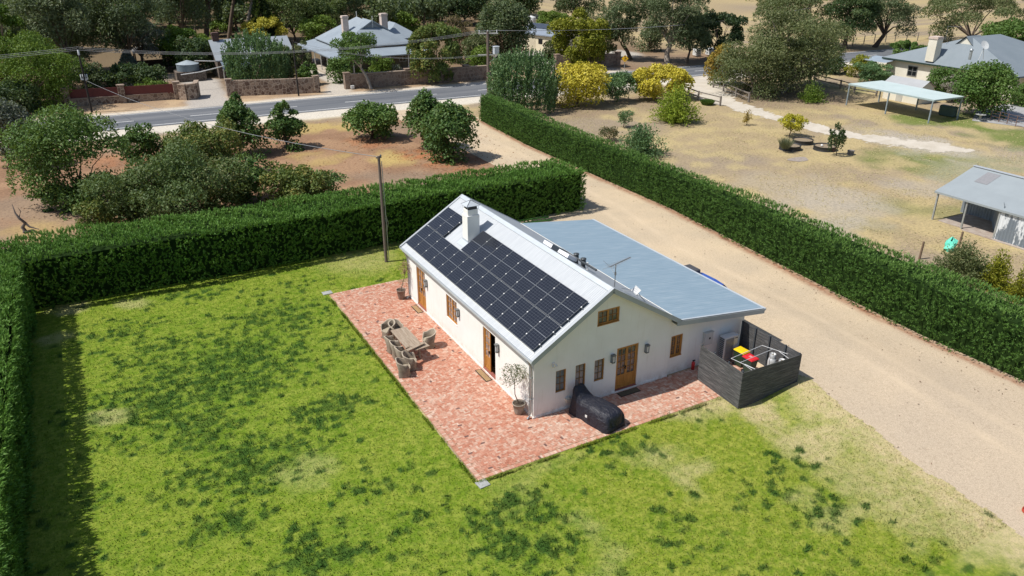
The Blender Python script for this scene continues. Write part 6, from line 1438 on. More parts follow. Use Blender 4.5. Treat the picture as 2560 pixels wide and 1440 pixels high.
# ---------------- clipped hedges
def hedge(name,front,back,H,label,pal,batter=.06,ends=(False,False),dens_=26,bump_=.16,leafL=.30,faces=('f','t','b')):
    """front/back polylines (same count); tufted foliage over front, top, back and end faces"""
    SEED[0]+=1; rg=np.random.default_rng(SEED[0])
    fr=np.array(front,float);bk=np.array(back,float); pts=[];nor=[];topf=[]
    def face(a,b_,c,d):
        # bilinear patch a-b (bottom) d-c (top)
        ar=(np.linalg.norm(b_-a)+np.linalg.norm(c-d))/2*(np.linalg.norm(d-a)+np.linalg.norm(c-b_))/2
        n=int(ar*dens_); u=rg.uniform(size=(n,1));v=rg.uniform(size=(n,1))
        P=(a*(1-u)+b_*u)*(1-v)+(d*(1-u)+c*u)*v; nn=np.cross(b_-a,d-a); nn/=np.linalg.norm(nn)
        pts.append(P); nor.append(np.tile(nn,(n,1))); topf.append(np.full(n,float(nn[2]>.8)))
    z=lambda p,h: np.array([p[0],p[1],h])
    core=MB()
    for i in range(len(fr)-1):
        f0,f1,b0,b1=fr[i],fr[i+1],bk[i],bk[i+1]
        s=1 if np.cross(np.append(f1-f0,0),np.append(b0-f0,0))[2]>0 else -1
        g0,g1=f0+(b0-f0)*batter,f1+(b1-f1)*batter
        if 'f' in faces: face(*( (z(f0,.05),z(f1,.05),z(g1,H),z(g0,H)) if s>0 else (z(f1,.05),z(f0,.05),z(g0,H),z(g1,H)) ))
        if 't' in faces: face(*( (z(g0,H),z(g1,H),z(b1,H),z(b0,H)) if s>0 else (z(g1,H),z(g0,H),z(b0,H),z(b1,H)) ))
        if 'b' in faces: face(*( (z(b1,.05),z(b0,.05),z(b0,H),z(b1,H)) if s>0 else (z(b0,.05),z(b1,.05),z(b1,H),z(b0,H)) ))
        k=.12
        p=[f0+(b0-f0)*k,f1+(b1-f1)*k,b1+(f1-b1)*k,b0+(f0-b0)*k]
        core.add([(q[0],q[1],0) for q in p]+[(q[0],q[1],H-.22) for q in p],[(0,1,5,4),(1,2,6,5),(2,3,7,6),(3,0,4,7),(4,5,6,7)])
    if ends[0]: face(z(bk[0],.05),z(fr[0],.05),z(fr[0],H),z(bk[0],H))
    if ends[1]: face(z(fr[-1],.05),z(bk[-1],.05),z(bk[-1],H),z(fr[-1],H))
    P=np.concatenate(pts);Nr=np.concatenate(nor)
    TF=np.concatenate(topf); TF=np.maximum(TF,smooth(H-.35,H,P[:,2])*.7)  # top sprays tinted lighter: new growth, plus sunlight put into the leaf colour
    q=P[:,0]*.9+P[:,1]*1.1
    nz_=fbm(q*.8,P[:,2]*1.1+P[:,0]*.35,SEED[0])-.5; nz2=fbm(q*.22,P[:,2]*.3,SEED[0]+5)-.5; nz3=vnoise(q*2.2,P[:,2]*2.4,SEED[0]+9)-.5
    P=P+Nr*(bump_*1.8*nz_+bump_*2.8*nz2+bump_*.7*nz3-.05)[:,None]
    n=len(P); K=10
    main=unit(Nr*.75+np.array([0,0,.65])+rg.normal(size=(n,3))*.30)
    tl=rg.uniform(.7,1.35,n)*leafL
    t=rg.uniform(.1,1.0,size=(n,K))
    fan=unit(np.repeat(main,K,0)+rg.normal(size=(n*K,3))*.42)
    C=np.repeat(P,K,0)+np.repeat(main,K,0)*(tl[:,None]*t).reshape(-1,1)*.75+fan*leafL*.22
    Nn=rdir(rg,n*K)*.5+np.repeat(Nr,K,0)*.95+np.array([0,0,.12])
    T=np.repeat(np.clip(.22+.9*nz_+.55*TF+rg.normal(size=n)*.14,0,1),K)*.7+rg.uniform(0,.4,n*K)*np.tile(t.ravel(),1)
    V,Q=leaf_geo(C,fan,Nn,leafL*.62*rg.uniform(.7,1.4,n*K),leafL*.135*rg.uniform(.8,1.3,n*K))
    root=thing(name,(*fr.mean(0),0),label,'hedge','tall clipped hedges round the cottage garden')
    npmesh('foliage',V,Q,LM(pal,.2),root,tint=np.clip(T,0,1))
    core.build('branches',M('hedge_shade',(.012,.028,.006),(.02,.04,.01),3,.95,spec=.05),root)  # solid inner core; shade between the sprays is put into its dark colour
    return root
HRb=[(22.6,-40),(22.6,-8),(22.6,-3),(22.75,1.9),(22.95,8.4),(23.2,18),(23.4,29),(23.6,39),(24.1,50.5)]
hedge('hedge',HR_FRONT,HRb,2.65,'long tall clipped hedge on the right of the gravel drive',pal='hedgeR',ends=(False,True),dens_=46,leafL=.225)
XF=np.linspace(-21.5,16.3,9)
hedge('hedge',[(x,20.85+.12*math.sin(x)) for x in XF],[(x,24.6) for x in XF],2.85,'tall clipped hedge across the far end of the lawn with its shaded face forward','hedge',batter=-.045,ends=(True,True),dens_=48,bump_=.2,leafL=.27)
YL_=np.linspace(20.6,-26,9)
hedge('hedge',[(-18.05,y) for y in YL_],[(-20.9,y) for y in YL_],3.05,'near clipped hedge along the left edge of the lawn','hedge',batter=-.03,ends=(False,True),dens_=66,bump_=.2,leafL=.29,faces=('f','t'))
# ---------------- potted trees
def potted(px,py,tpy,lx,rx_,pr,ph,potm,pal,kind,label,mult=1,bendv=(0,0)):
    b_=G(px,py); t=thing('potted_tree',(b_.x,b_.y,.03),label,'potted tree'); h=height_at(b_,tpy); dp=depth(b_)
    m=MB(); m.lathe((b_.x,b_.y,.03),[(0,0),(pr*.66,0),(pr*.70,.05),(pr*.9,ph*.55),(pr*.95,ph*.88),(pr*1.05,ph*.9),(pr*1.07,ph),(pr*.94,ph),(pr*.9,ph-.08)],22); m.build('pot',potm,t)
    m=MB(); m.disc((b_.x,b_.y,ph-.03),pr*.92,18); m.build('soil',soil,t)
    rg=np.random.default_rng(px); w_=(rx_-lx)*dp/F_PX; cx_=b_+Vector(RT)*(((lx+rx_)/2-pix((b_.x,b_.y,h*.7))[0])*dp/F_PX)
    cb=ph+(h-ph)*.47; cen=(cx_.x,cx_.y,(cb+h)/2)
    C,D,Nn,L,W,T,lc=crown_leaves(kind,cen,w_/2,(h-cb)/2,.085,int(1500*mult),rg)
    cv=np.array(cen); sx=w_/2/np.percentile(np.abs((C-cv)@RT),96); sz=(h-cb)/2/np.percentile(np.abs(C[:,2]-cv[2]),96); C=cv+(C-cv)*np.array([sx,sx,sz])+rg.normal(size=C.shape)*.03; lc=cv+(lc-cv)*np.array([sx,sx,sz])*.9
    V,Q=leaf_geo(C,D,Nn,L,W*.8); npmesh('crown',V,Q,LM(pal),t,tint=np.clip(T,0,1))
    m=MB(); top=Vector((cx_.x,cx_.y,cb+.1)); mid=Vector((b_.x,b_.y,ph)).lerp(top,.5)+Vector((bendv[0],bendv[1],0)); m.tube([(b_.x,b_.y,ph-.05),mid,top],[.022,.018,.014],6)
    for p in lc[:9]: m.tube([top,Vector(p)],[.011,.004],4)
    m.build('trunk',bark,t)
potted(1297,1034,916,1257,1316,.26,.50,stonep,'oliveleaf','loose','potted olive tree in a stone pot at the near corner of the sunlit wall',.55,(-.08,0))
potted(1004,748,655,997,1026,.24,.55,terra,'bare','loose','nearly bare potted tree in a glazed brown pot at the far house corner',.22)
# ---------------- planting table
P=plant
# foreground orchard and left bank
P('grey_shrub','round','grey',20,420,250,-40,78,'silver grey shrub tree cut by the left edge above the lawn hedge',cb=.12,leaf=.24)
P('garden_tree','loose','mid',205,515,276,38,302,'broad airy green tree with bare dark branches left of the orchard',cb=.12,leaf=.24,mult=1.4,stems=3,trunk=.12)
P('fig_bush','loose','fig',345,425,316,300,398,'dark leafy bush between the airy tree and the road',cat='shrub',cb=.05,leaf=.30)
P('citrus_bush','loose','citrus',505,440,312,418,592,'wide yellow-tipped leafy bush beside the tall orchard tree',cat='shrub',cb=.03,leaf=.26,mult=1.1)
P('low_bush','loose','fig',150,520,462,98,200,'low dark broadleaf bush under the airy tree',cat='shrub',cb=.0,leaf=.28)
P('feather_shrub','loose','fern',430,556,378,264,592,'big feathery olive-green shrub filling the bank before the hedge',cat='shrub',cb=.02,leaf=.22,mult=1.25,stems=3)
P('fig_bush','loose','fig',610,500,396,560,672,'dark blue-green broadleaf bush right of the feathery shrub',cat='shrub',cb=.02,leaf=.30)
P('yellow_shrub','loose','yelgreen',607,500,455,590,630,'small bright yellow-green shrub in front of the dark broadleaf bush',cat='shrub',cb=.02,leaf=.16)
P('climber_bush','loose','citrus',238,585,500,198,282,'small mixed green bush just above the hedge below the airy tree',cat='shrub',cb=.02,leaf=.2)
P('fig_bush','loose','citrus',700,500,416,640,765,'sprawling leafy bush behind the hedge, left of the lawn pole',cat='shrub',cb=.0,leaf=.27,mult=.8)
P('fig_bush','loose','fig',800,500,432,735,855,'lower sprawling leafy bush behind the hedge nearest the lawn pole',cat='shrub',cb=.0,leaf=.25,mult=.7)
P('orchard_tree','round','fig',600,388,246,533,660,'tallest dark green orchard tree with a pointed crown by the road',taper=.55,cb=.10,leaf=.30,trunk=.16)
P('orchard_tree','loose','fig',715,370,258,664,764,'ragged orchard tree with a narrow top next to the service wire',taper=.55,cb=.05,leaf=.30,trunk=.12,mult=1.2)
P('orchard_tree','round','mid',928,346,260,866,994,'round orchard bush in the middle of the bare orchard earth',cb=.10,leaf=.29,stems=3,trunk=.07)
P('orchard_tree','round','fig',1070,372,235,1012,1128,'rear of two touching orchard trees beside the drive',taper=.35,cb=.05,leaf=.30,stems=3,trunk=.08)
P('orchard_tree','round','fig',1122,398,262,1058,1194,'front of two touching orchard trees beside the drive',taper=.3,cb=.03,leaf=.30,stems=3,trunk=.08,mult=1.15)
P('feather_shrub','loose','fern',345,548,425,262,450,'feathery shrub at the left end of the bank thicket',cat='shrub',cb=.0,leaf=.22,mult=1.2)
P('fig_bush','loose','citrus',515,535,432,455,610,'leafy bush in the middle of the bank thicket against the hedge',cat='shrub',cb=.0,leaf=.24,mult=1.1)
P('fig_bush','loose','fig',250,525,440,180,310,'dark leafy bush filling in below the airy tree',cat='shrub',cb=.0,leaf=.26)
P('fig_bush','loose','citrus',752,512,425,690,815,'mixed green bush between the two sprawling bushes by the lawn pole',cat='shrub',cb=.0,leaf=.25)
P('fig_bush','loose','fig',455,420,345,400,520,'dark bush behind the wide yellow-tipped bush',cat='shrub',cb=.0,leaf=.28)
# neighbour paddock, hedge end
P('bottlebrush','spiky','bottle',1310,275,130,1226,1392,'big dark bottlebrush with upright shoots behind the hedge end',cat='shrub',cb=.03,leaf=.28,mult=1.5,maxn=12000)
P('yellow_tree','round','yellow',1443,264,160,1388,1510,'yellow leaved tree beside the dark bottlebrush',cb=.04,leaf=.28,trunk=.12)
P('garden_tree','loose','bottle',1541,254,182,1503,1590,'small soft green tree between the two yellow trees',cb=.18,leaf=.24,trunk=.10)
P('yellow_tree','round','yellow',1632,246,170,1578,1727,'wide low yellow tree by the pale track entrance',cb=.12,leaf=.28,trunk=.10,stems=3)
P('lime_shrub','arching','lime',1690,307,222,1640,1742,'lime green arching shrub on the dry grass',cat='shrub',cb=.02,leaf=.24,mult=1.3)
P('sapling','loose','bottle',1558,319,277,1540,1582,'small spindly green sapling between hedge and lime shrub',cb=.28,leaf=.17,mult=.5,trunk=.04)
P('dry_bush','loose','reddish',1523,352,318,1498,1548,'small reddish brown bush half hidden by the hedge top',cat='shrub',cb=.0,leaf=.16,mult=.45)
P('upright_bush','arching','bottle',1603,386,318,1556,1656,'dark green bush with many upright stems behind the hedge',cat='shrub',cb=.0,leaf=.22,mult=1.4)
P('seedling','arching','autumn',1867,313,274,1856,1880,'tiny brownish seedling alone beside the pale track',cat='shrub',cb=.2,leaf=.14,mult=.35,trunk=.03)
P('lemon_tree','round','lemon',1972,342,288,1948,2012,'small yellow leaved fruit tree above the raised beds',cb=.32,leaf=.17,mult=.7,trunk=.05)
P('upright_sapling','spiky','dark',2092,389,311,2074,2110,'upright dark leafy sapling beside the raised bed',cat='tree',cb=.25,leaf=.18,mult=.9,trunk=.035)
P('grass_clump','grass','oliveleaf',1964,372,338,1948,1982,'clump of tall grey-green grass growing in the raised bed',cat='grass clump',cb=0,leaf=.035,mult=.4,maxn=260,trunk=False,zbase=.3)
P('gum_tree','gum','olive',1955,232,20,1858,2092,'massive olive grey gum by the pale track fence',cb=.02,leaf=.32,mult=.85,trunk=.38,maxn=14000,bark_m=barkg)
P('gum_tree','gum','gum',2030,215,70,1960,2085,'green grey gum lobe at the right of the massive gum',cb=.12,leaf=.32,trunk=.22,bark_m=barkg)
P('gum_tree','gum','olive',1885,235,98,1800,1968,'lower grey-green gum leaning out left of the massive gum',cb=.04,leaf=.30,trunk=.16,bark_m=barkg)
P('autumn_tree','round','autumn',1805,212,115,1768,1842,'orange-yellow tree tucked against the massive gum',cb=.12,leaf=.28,trunk=.10)
P('small_shrub','arching','bright',2034,255,212,2003,2064,'small bright green shrub beside the fence to the carport',cat='shrub',cb=.0,leaf=.22)
P('round_tree','round','mid',2458,290,162,2394,2530,'round dark green tree right of the white carport',cb=.10,leaf=.26,trunk=.18,mult=1.2)
P('edge_bush','round','mid',2552,265,210,2534,2585,'dark green bush cut by the right frame edge',cat='shrub',cb=.0,leaf=.25)
P('climbing_shrub','round','mid',2356,245,170,2322,2392,'dark green shrub rising between garden shed and house wall',cat='shrub',cb=.1,leaf=.24)
P('dead_creeper','loose','palegrey',2388,255,188,2364,2412,'grey dead creeper heap against the house behind the carport',cat='shrub',cb=.0,leaf=.18)
P('yellow_shrub','loose','yelgreen',2152,192,140,2118,2190,'yellow-green shrub at the left corner of the neighbour house',cat='shrub',cb=.05,leaf=.26)
P('garden_shrub','loose','bottle',2183,208,158,2145,2220,'soft green shrub in front of the neighbour house corner',cat='shrub',cb=.0,leaf=.24)
P('dark_shrub','round','dark',2084,185,142,2060,2110,'dark shrub between the massive gum and the far wheelie bin',cat='shrub',cb=.0,leaf=.26)
P('round_hedge_bush','clump','mid',2268,142,104,2225,2312,'clipped dome bush behind the neighbour roof beside the road',cat='shrub',cb=.0,leaf=.28)
P('bank_shrub','arching','olive',2412,700,622,2345,2478,'straggly olive shrub behind the hedge below the green tarp',cat='shrub',cb=.0,leaf=.15,mult=1.6)
P('bank_shrub','arching','yelgreen',2492,722,640,2458,2530,'yellow-green wispy shrub behind the hedge near the tin shed',cat='shrub',cb=.0,leaf=.15,mult=1.6)
P('bank_shrub','arching','yelgreen',2545,755,682,2524,2572,'yellow-green wispy shrub behind the hedge at the right edge',cat='shrub',cb=.0,leaf=.15,mult=1.3)
for k,(px,py) in enumerate(((1905,262),(1735,258))): pass
P('agapanthus','grass','mid',1768,262,248,1745,1792,'low strappy green border beside the near rail fence',cat='grass clump',cb=0,leaf=.06,mult=3,trunk=False)
# across the road
P('feather_tree','loose','feather',60,268,90,-20,182,'feathery bright green tree at the left edge behind the road',cb=.02,leaf=.25,mult=1.2,trunk=.25,maxn=11000)
P('feather_tree','clump','feather',20,240,12,-50,62,'taller feathery green tree cut by the left frame edge',cb=.15,leaf=.36,trunk=.25)
P('gum_tree','gum','gum',250,218,-50,55,225,'pale green gum with the dark leaning trunk behind the maroon panels',cb=.42,leaf=.40,trunk=.36,mult=1.2,maxn=11000)
P('gum_tree','gum','gumdark',165,190,-20,100,270,'scrubby dark gum behind the leaning trunk gum',cb=.2,leaf=.38,trunk=.25,maxn=9000)
P('gum_tree','gum','gumdark',320,185,-60,225,400,'dark tall gum standing left of the gazebo',cb=.30,leaf=.40,trunk=.32)
P('gum_tree','gum','grey',365,178,48,290,405,'grey-green gum in front of the gazebo',cb=.35,leaf=.34,trunk=.22,mult=.9)
P('blue_conifer','conifer','blue',322,190,126,288,352,'small blue-grey conifer left of the gazebo',cb=.05,leaf=.3)
P('dark_shrub','round','dark',300,222,162,258,350,'dark rounded shrub behind the left maroon panel',cat='shrub',cb=0,leaf=.32)
P('dark_shrub','round','dark',372,222,162,335,412,'dark rounded shrub behind the right maroon panel',cat='shrub',cb=0,leaf=.32)
P('low_shrub','loose','bright',380,236,202,342,415,'low light green shrub just above the right maroon panel',cat='shrub',cb=0,leaf=.26)
P('garden_tree','clump','feather',455,172,70,402,520,'light green leafy tree between gazebo and dark brick chimney',cb=.02,leaf=.34,mult=1.1)
P('dark_tree','round','dark',490,190,96,445,525,'dark green tree just left of the roadside cottage gable',cb=.05,leaf=.34)
P('gum_tree','gum','gumdark',455,120,-80,380,520,'dark gum high above the light green leafy tree',cb=.30,leaf=.42,trunk=.3)
P('gum_tree','gum','gum',516,112,-120,470,580,'gum with a straight dark trunk behind the dark brick chimney',cb=.55,leaf=.42,trunk=.42,bark_m=barkd)
P('gum_tree','gum','gum',572,100,-120,545,640,'gum with a slender grey trunk behind the cottage ridge',cb=.6,leaf=.42,trunk=.34)
P('gum_tree','gum','gumdark',607,100,-110,590,690,'gum with a pale forked trunk left of the tall conifer',cb=.58,leaf=.42,trunk=.34,bark_m=barkg)
P('conifer','conifer','conifer',652,110,-30,615,690,'tall dark conifer behind the golden shrub',cb=.02,leaf=.42,mult=1.4)
P('golden_conifer','clump','gold',662,112,42,610,714,'golden yellow dome conifer behind the cottage roof',cb=.0,leaf=.34)
P('creeper','clump','yelgreen',518,172,98,506,536,'yellow-green creeper climbing the cottage gable end',cat='creeper',cb=.0,leaf=.3,trunk=False)
P('bottlebrush','spiky','bottle',638,212,84,566,712,'large bottlebrush with upright pale shoots before the roadside cottage',cat='shrub',cb=.0,leaf=.32,mult=1.5)
P('round_shrub','clump','olive',712,202,118,678,744,'rounded olive shrub at the left of the pair before the villa drive',cat='shrub',cb=.0,leaf=.28)
P('round_shrub','clump','olive',752,190,106,725,778,'darker rounded shrub at the right of the pair before the villa drive',cat='shrub',cb=.0,leaf=.28)
P('round_shrub','clump','mid',772,212,158,748,794,'smaller rounded shrub above the stone wall end by the villa drive',cat='shrub',cb=.0,leaf=.26)
P('low_shrub','loose','lime',757,210,178,744,772,'tiny lime green shrub on top of the rubble wall',cat='shrub',cb=.0,leaf=.24)
P('street_tree','loose','mid',928,222,82,846,942,'small street tree with a bare curved trunk before the villa',cb=.48,leaf=.30,trunk=.20,mult=1.1,bark_m=barkg)
P('round_shrub','round','mid',850,206,146,820,878,'round green shrub at the villa verandah corner',cat='shrub',cb=.0,leaf=.28)
P('garden_shrub','loose','bright',950,190,140,924,978,'light green shrub before the villa front verandah',cat='shrub',cb=.0,leaf=.28)
P('low_shrub','loose','bright',900,190,168,888,918,'low pale green plant left of the street tree trunk',cat='shrub',cb=.0,leaf=.26)
P('low_shrub','loose','grey',985,188,162,972,1002,'low grey-green plant on the villa front garden edge',cat='shrub',cb=.0,leaf=.26)
P('dome_tree','clump','citrus',1094,208,64,1026,1148,'large dome shaped tree rising over the villa wall',cb=.12,leaf=.32,trunk=.2,mult=1.25)
P('rust_shrub','loose','rust',1142,158,44,1104,1184,'reddish brown airy tree behind the dome shaped tree',cb=.1,leaf=.32,mult=.9)
P('garden_tree','round','olive',1190,172,86,1158,1222,'grey-green garden tree left of the transformer pole',cb=.05,leaf=.30)
P('low_shrub','loose','bright',1198,186,116,1175,1226,'bright green shrub behind the wall end by the transformer pole',cat='shrub',cb=.0,leaf=.28)
P('garden_tree','round','gumdark',1262,150,4,1196,1324,'large dark grey-green tree behind the transformer pole',cb=.06,leaf=.36,mult=1.2,trunk=.3)
P('dome_tree','clump','yelgreen',1452,166,36,1384,1518,'big yellow-green dome tree beside the cream shed',cb=.02,leaf=.34,mult=1.4,maxn=11000)
P('low_shrub','round','olive',1380,152,102,1358,1402,'small grey-green shrub between shed door and dome tree',cat='shrub',cb=.0,leaf=.28)
P('garden_shrub','loose','olive',1520,146,70,1498,1542,'pale olive shrub at the right of the yellow-green dome tree',cat='shrub',cb=.0,leaf=.3)
P('gum_tree','gum','gumdark',1580,150,2,1500,1606,'dark gum with several slanting thin trunks by the road sign',cb=.34,leaf=.34,trunk=.16,stems=3)
P('gum_tree','gum','gum',1668,158,-40,1588,1775,'tall gum with a thick pale twisted trunk beside the road',cb=.30,leaf=.36,trunk=.40,bark_m=barkg,mult=1.1,maxn=11000)
P('gum_tree','gum','gumdark',1718,158,40,1684,1772,'dark gum with a thin trunk between the pale trunk and the white tanks',cb=.3,leaf=.34,trunk=.18)
P('pine_tree','clump','conifer',1785,150,32,1735,1858,'dense dark green pine over the white caged tanks',cb=.28,leaf=.34,trunk=.2,stems=2)
P('dark_shrub','loose','gumdark',1618,128,58,1596,1662,'brownish dark shrub behind the pale twisted trunk',cat='shrub',cb=.0,leaf=.34)
P('gum_tree','gum','dark',2112,122,-30,2056,2192,'dark bushy gum left of a pair by the bitumen road',cb=.22,leaf=.40,trunk=.4,mult=1.3,bark_m=barkd)
P('gum_tree','gum','gum',2186,118,-25,2158,2290,'spreading open gum right of a pair by the bitumen road',cb=.28,leaf=.36,trunk=.4,mult=.8,bark_m=barkd)
P('gum_tree','gum','olive',1978,110,-30,1900,2056,'olive gum rising behind the massive gum',cb=.3,leaf=.4,trunk=.3)
P('gum_tree','gum','olive',2430,110,-35,2318,2545,'wide olive crowned gum behind the neighbour roof',cb=.10,leaf=.40,mult=1.2,trunk=.35)
P('garden_tree','round','mid',2525,142,50,2462,2600,'bright topped green tree behind the neighbour roof at the right',cb=.1,leaf=.36,mult=1.2)
P('garden_tree','round','dark',2555,175,118,2520,2610,'dark low tree behind the neighbour verandah at the right edge',cb=.0,leaf=.34)
P('light_shrub','loose','bright',1382,72,28,1338,1422,'light green shrub behind the cream shed roof',cat='shrub',cb=.0,leaf=.38)
P('gum_tree','gum','gumdark',1438,62,-50,1370,1504,'dark spreading gum behind the light green shrub',cb=.2,leaf=.45,trunk=.3,mult=1.1)
P('gum_tree','gum','gum',118,182,-30,60,185,'pale grey-green gum between the feathery trees and the leaning trunk gum',cb=.25,leaf=.36,trunk=.24,bark_m=barkg)
P('feather_tree','loose','feather',130,250,120,95,178,'smaller feathery tree spilling over the low shaded wall',cb=.0,leaf=.25)
P('dark_shrub','loose','gumdark',205,232,150,168,250,'dark scrub behind the power pole by the maroon panels',cat='shrub',cb=0,leaf=.3)
P('dark_shrub','round','dark',30,285,205,-20,90,'dark shaded bush at the foot of the taller feathery tree',cat='shrub',cb=0,leaf=.3)
P('dark_shrub','round','dark',425,165,118,405,452,'dark shrub between the gazebo and the pale gravel',cat='shrub',cb=0,leaf=.3)
# ---------------- woodland at the back, each tree its own
WD='trees of the woodland behind the villa'
rows=[ # pal kind bx by ty lx rx label
 ('gumgreen','gum',735,105,-30,660,800,'light green gum behind the golden conifer'),('gumgreen','gum',800,98,-10,745,860,'light green gum left of the villa ridge'),
 ('bright','loose',790,112,40,752,835,'bright green bush tree at the back left of the villa roof'),('gumdark','gum',855,80,-60,800,910,'dark gum rising above the left villa chimney'),
 ('gumgreen','gum',925,62,-40,880,990,'light gum directly above the villa gablet'),('dark','round',985,72,5,940,1030,'dark round tree behind the right villa chimney'),
 ('bright','loose',1012,88,30,982,1045,'bright palm-like tree right of the right villa chimney'),('dark','round',1060,72,-30,1010,1110,'dark round tree above the dome shaped tree'),
 ('gumdark','gum',1105,60,-70,1040,1170,'dark gum above the reddish brown tree'),('dark','round',1160,62,-30,1108,1215,'dark round tree left of the large grey-green tree'),
 ('gumdark','gum',1215,48,-60,1160,1275,'dark gum above the transformer pole'),('dark','round',1310,45,-45,1262,1355,'dark tree behind the white tank by the cream shed'),
 ('gumdark','gum',1270,40,-80,1220,1330,'high dark gum left of the white tank'),('gumdark','gum',30,150,-40,-50,90,'dark gum in the top left corner'),
 ('gum','gum',110,130,-60,50,190,'grey gum behind the feathery trees'),('gumdark','gum',205,105,-80,140,290,'dark gum behind the pale green gum'),
 ('yelgreen','loose',287,62,18,258,318,'yellow-green bush tree in the sunlit gap of the woodland'),('gumdark','gum',345,75,-80,290,400,'dark gum right of the yellow-green bush tree'),
 ('gum','gum',420,70,-60,370,480,'grey gum over the gazebo'),('gumdark','gum',480,60,-70,430,545,'dark gum over the cottage chimney'),
 ('gumgreen','gum',700,62,-60,650,760,'light gum behind the tall conifer'),('dark','round',760,48,-50,700,820,'dark tree at the top between conifer and villa'),
 ('gumdark','gum',870,30,-90,820,935,'dark gum at the top edge over the villa'),('gum','gum',960,22,-90,905,1015,'grey gum at the top edge right of the villa ridge'),
 ('gumdark','gum',1040,22,-90,985,1100,'dark gum at the top edge over the dome tree'),('gumdark','gum',1140,15,-90,1085,1200,'dark gum at the top edge over the reddish tree'),
 ('dark','round',570,75,-30,530,605,'dark tree behind the cottage ridge trunks'),('bright','loose',540,92,48,518,580,'bright green shrub tree behind the dark brick chimney'),
 ('gumdark','gum',150,60,-90,90,215,'dark gum at the top edge near the left corner'),('gum','gum',30,80,-90,-40,95,'grey gum at the top left edge')]
for pal,kind,bx,by,ty,lx,rx_,lab in rows: P('woodland_tree',kind,pal,bx,by,ty,lx,rx_,lab,cb=.18,leaf=.46,group=WD,maxn=4200,mult=1.0)
# far wood at the back that reads as one mass
rg=np.random.default_rng(77); Cs=[];Ts=[];TV=[]
cand=[]
while len(cand)<215:
    px,py=rg.uniform(-150,1330),rg.uniform(-75,92)
    if 1330>px>1180 and py>40: continue
    b_=G(px,py)
    if b_.y<104 or (15<b_.x<37 and b_.y<108) or (b_.x>30+.30*(b_.y-90) and px>1100 and py>5): continue
    if 225<px<300 and -10<py<40: continue
    if all((b_.x-q.x)**2+(b_.y-q.y)**2>16 for q in cand): cand.append(b_)
for b_ in cand:
    h=rg.uniform(6.5,13.5); w_=rg.uniform(2.6,4.6); k=int(rg.uniform(750,1100)); c=np.array([b_.x,b_.y,h*.62]); lc,lr=lobes_for('gum' if rg.uniform()<.6 else 'round',w_,h*.36,rg)
    i=rg.integers(0,len(lr),k); u=rdir(rg,k); Cs.append(c+lc[i]+u*(lr[i]*w_*rg.uniform(.6,1.05,k))[:,None]); Ts.append(np.clip(rg.uniform(0,.5)+rg.uniform(0,.5,k),0,1))
    for s_ in range(4):
        a0,a1=s_*math.pi/2,(s_+1)*math.pi/2; r_=.22; TV+=[(b_.x+r_*math.cos(a0),b_.y+r_*math.sin(a0),0),(b_.x+r_*math.cos(a1),b_.y+r_*math.sin(a1),0),(b_.x+.1*math.cos(a1)+.5,b_.y+.1*math.sin(a1),h*.7),(b_.x+.1*math.cos(a0)+.5,b_.y+.1*math.sin(a0),h*.7)]
C=np.concatenate(Cs); k=len(C); V,Q=leaf_geo(C,rdir(rg,k)+np.array([0,0,-.3]),rdir(rg,k)+np.array([0,0,.4]),rg.uniform(.5,1.0,k),rg.uniform(.3,.5,k))
TV=np.array(TV); V=np.concatenate([V,TV]); Q=np.concatenate([Q,np.arange(len(TV)).reshape(-1,4)+4*k])
wo=npmesh('woodland',V,Q,[LM('gumdark'),barkd],tint=np.concatenate([np.concatenate(Ts),np.zeros(len(TV)//4)]))
wo.data.polygons.foreach_set('material_index',np.concatenate([np.zeros(k,int),np.ones(len(TV)//4,int)]).astype(np.int32))
tag(wo,'dense dark gum wood filling the far left behind the houses','woodland',kind='stuff')
# vineyard rows far right, beyond counting
rg=np.random.default_rng(5); cs_=[]
for r_ in range(9):
    y0=150+r_*6.5; xx=rg.uniform(165,330,900); cs_.append(np.stack([xx,np.full(900,y0)+rg.normal(size=900)*.5-.12*(xx-165),rg.uniform(.3,2.3,900)],1))
C=np.concatenate(cs_); V,Q=leaf_geo(C,rdir(rg,len(C)),rdir(rg,len(C)),np.full(len(C),1.1),np.full(len(C),.8))
tag(npmesh('vineyard',V,Q,LM('bright'),tint=rg.uniform(0,1,len(C))),'green vine rows beyond the dry paddock at the top right','vineyard',kind='stuff')
# ground litter and dry grass, beyond counting
PAL['dryblade']=((.33,.27,.14),(.48,.40,.21),(.30,.28,.12)); PAL['litter']=((.28,.10,.04),(.36,.17,.07),(.20,.12,.07)); PAL['litterdark']=((.10,.065,.04),(.16,.10,.06),(.22,.13,.08))
def blades(name,x,y,z,size,pal,up,label,cat,asp=.4):
    k=len(x); D=rdir(rg,k)*np.array([1,1,.3])+np.array([0,0,up]); V,Q=leaf_geo(np.stack([x,y,z],1),D,rdir(rg,k)*.35+np.array([-.3,0,1-up*.3]),size,size*asp)
    tag(npmesh(name,V,Q,LM(pal,.1),tint=rg.uniform(0,1,k)),label,cat,kind='stuff')
k=90000; x=rg.uniform(23.8,68,k); y=rg.uniform(-14,57,k); d=fbm(x*.22,y*.22,71)*.6+vnoise(x*1.3,y*1.3,72)*.55
ok=(rg.uniform(size=k)<smooth(.42,.75,d))&(track_mask(x,y)>1.05)&~((x>35.8)&(y<7.9)&(x<45)); x,y=x[ok],y[ok]
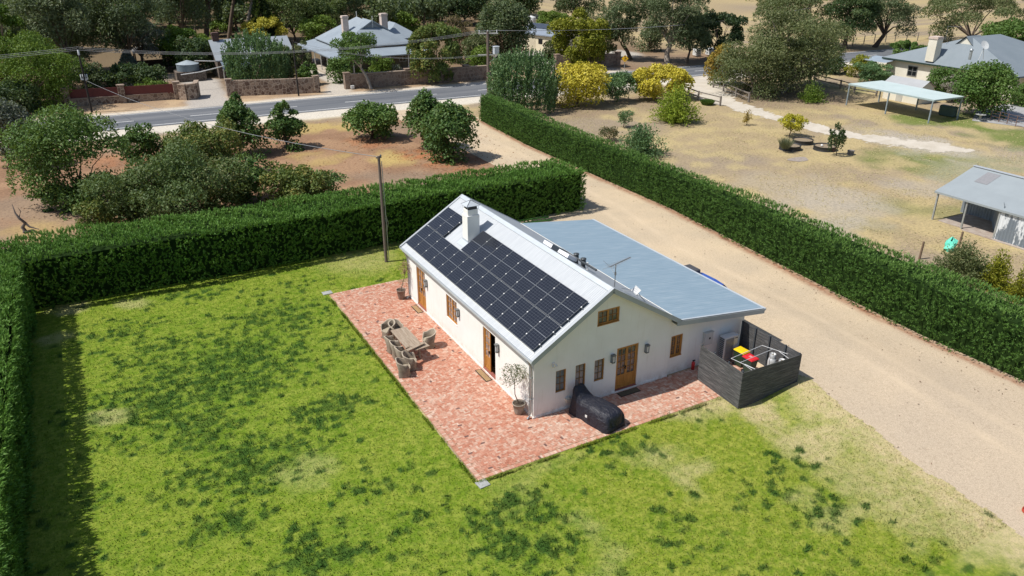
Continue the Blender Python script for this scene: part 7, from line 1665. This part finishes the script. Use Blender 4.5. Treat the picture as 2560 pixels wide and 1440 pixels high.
blades('dry_grass',x,y,rg.uniform(.01,.07,len(x)),rg.uniform(.06,.16,len(x)),'dryblade',.35,'short dry straw grass over the paddock','dry grass')
k=26000; x=rg.uniform(-24,20.5,k); y=rg.uniform(24.9,58,k); d=np.full(k,0.0)
for (px,py,r_,a) in ((1060,385,3.6,1.),(930,358,3.6,.7),(1150,405,4.8,.6),(310,400,4.5,.6),(600,390,4,.35),(715,372,3.5,.35),(420,470,6,.4),(1180,340,4,.4)):
    p=G(px,py); d=np.maximum(d,a*(1-smooth(r_*.3,r_*1.1,np.hypot(x-p[0],y-p[1]))))
ok=rg.uniform(size=k)<d*.8+.05; x,y=x[ok],y[ok]
blades('leaf_litter',x,y,np.full(len(x),.03),rg.uniform(.07,.2,len(x)),'litter',.1,'fallen orange brown leaves on the orchard earth','leaf litter',.6)
k=7000; x=rg.uniform(10,22,k); y=rg.uniform(-24,52,k); e=hr_x(y)-x
ok=(e>-.4)&(x>drive_left(y)+.2)&(rg.uniform(size=k)<np.exp(-np.maximum(e,0)/1.3)*.9+.035); x,y=x[ok],y[ok]
blades('leaf_litter',x,y,rise(x,y)+.03,rg.uniform(.04,.13,len(x)),'litterdark',.1,'dark twigs and leaf bits scattered on the gravel drive','leaf litter',.4)
# dead branch stump by the left bank
b_=G(66,582); ds=thing('dead_branch',(b_.x,b_.y,0),'twisted grey dead branch standing on bare earth behind the far hedge','dead branch')
m=MB(); s_=depth(b_)/F_PX; q=lambda dx,up,dy=0: Vector(b_)+Vector(RT)*(dx*s_)+Vector((0,dy,up*s_))
m.tube([q(0,0),q(-6,14,.1),q(4,26),q(-8,40,-.1),q(-14,52),q(-16,74,.1)],[.13,.12,.10,.08,.05,.015],7); m.tube([q(4,26),q(12,16),q(34,8,.1)],[.08,.06,.02],6); m.tube([q(0,2),q(18,5,.2),q(26,2)],[.09,.06,.03],6); m.tube([q(-8,40),q(0,54,.2),q(-4,66)],[.05,.03,.01],5); m.tube([q(0,0),q(-8,4,-.2)],[.08,.04],5)
m.build('wood',M('dead_wood',(.19,.165,.15),(.10,.085,.08),5,.95,stretch=(3,3,.5)),ds)
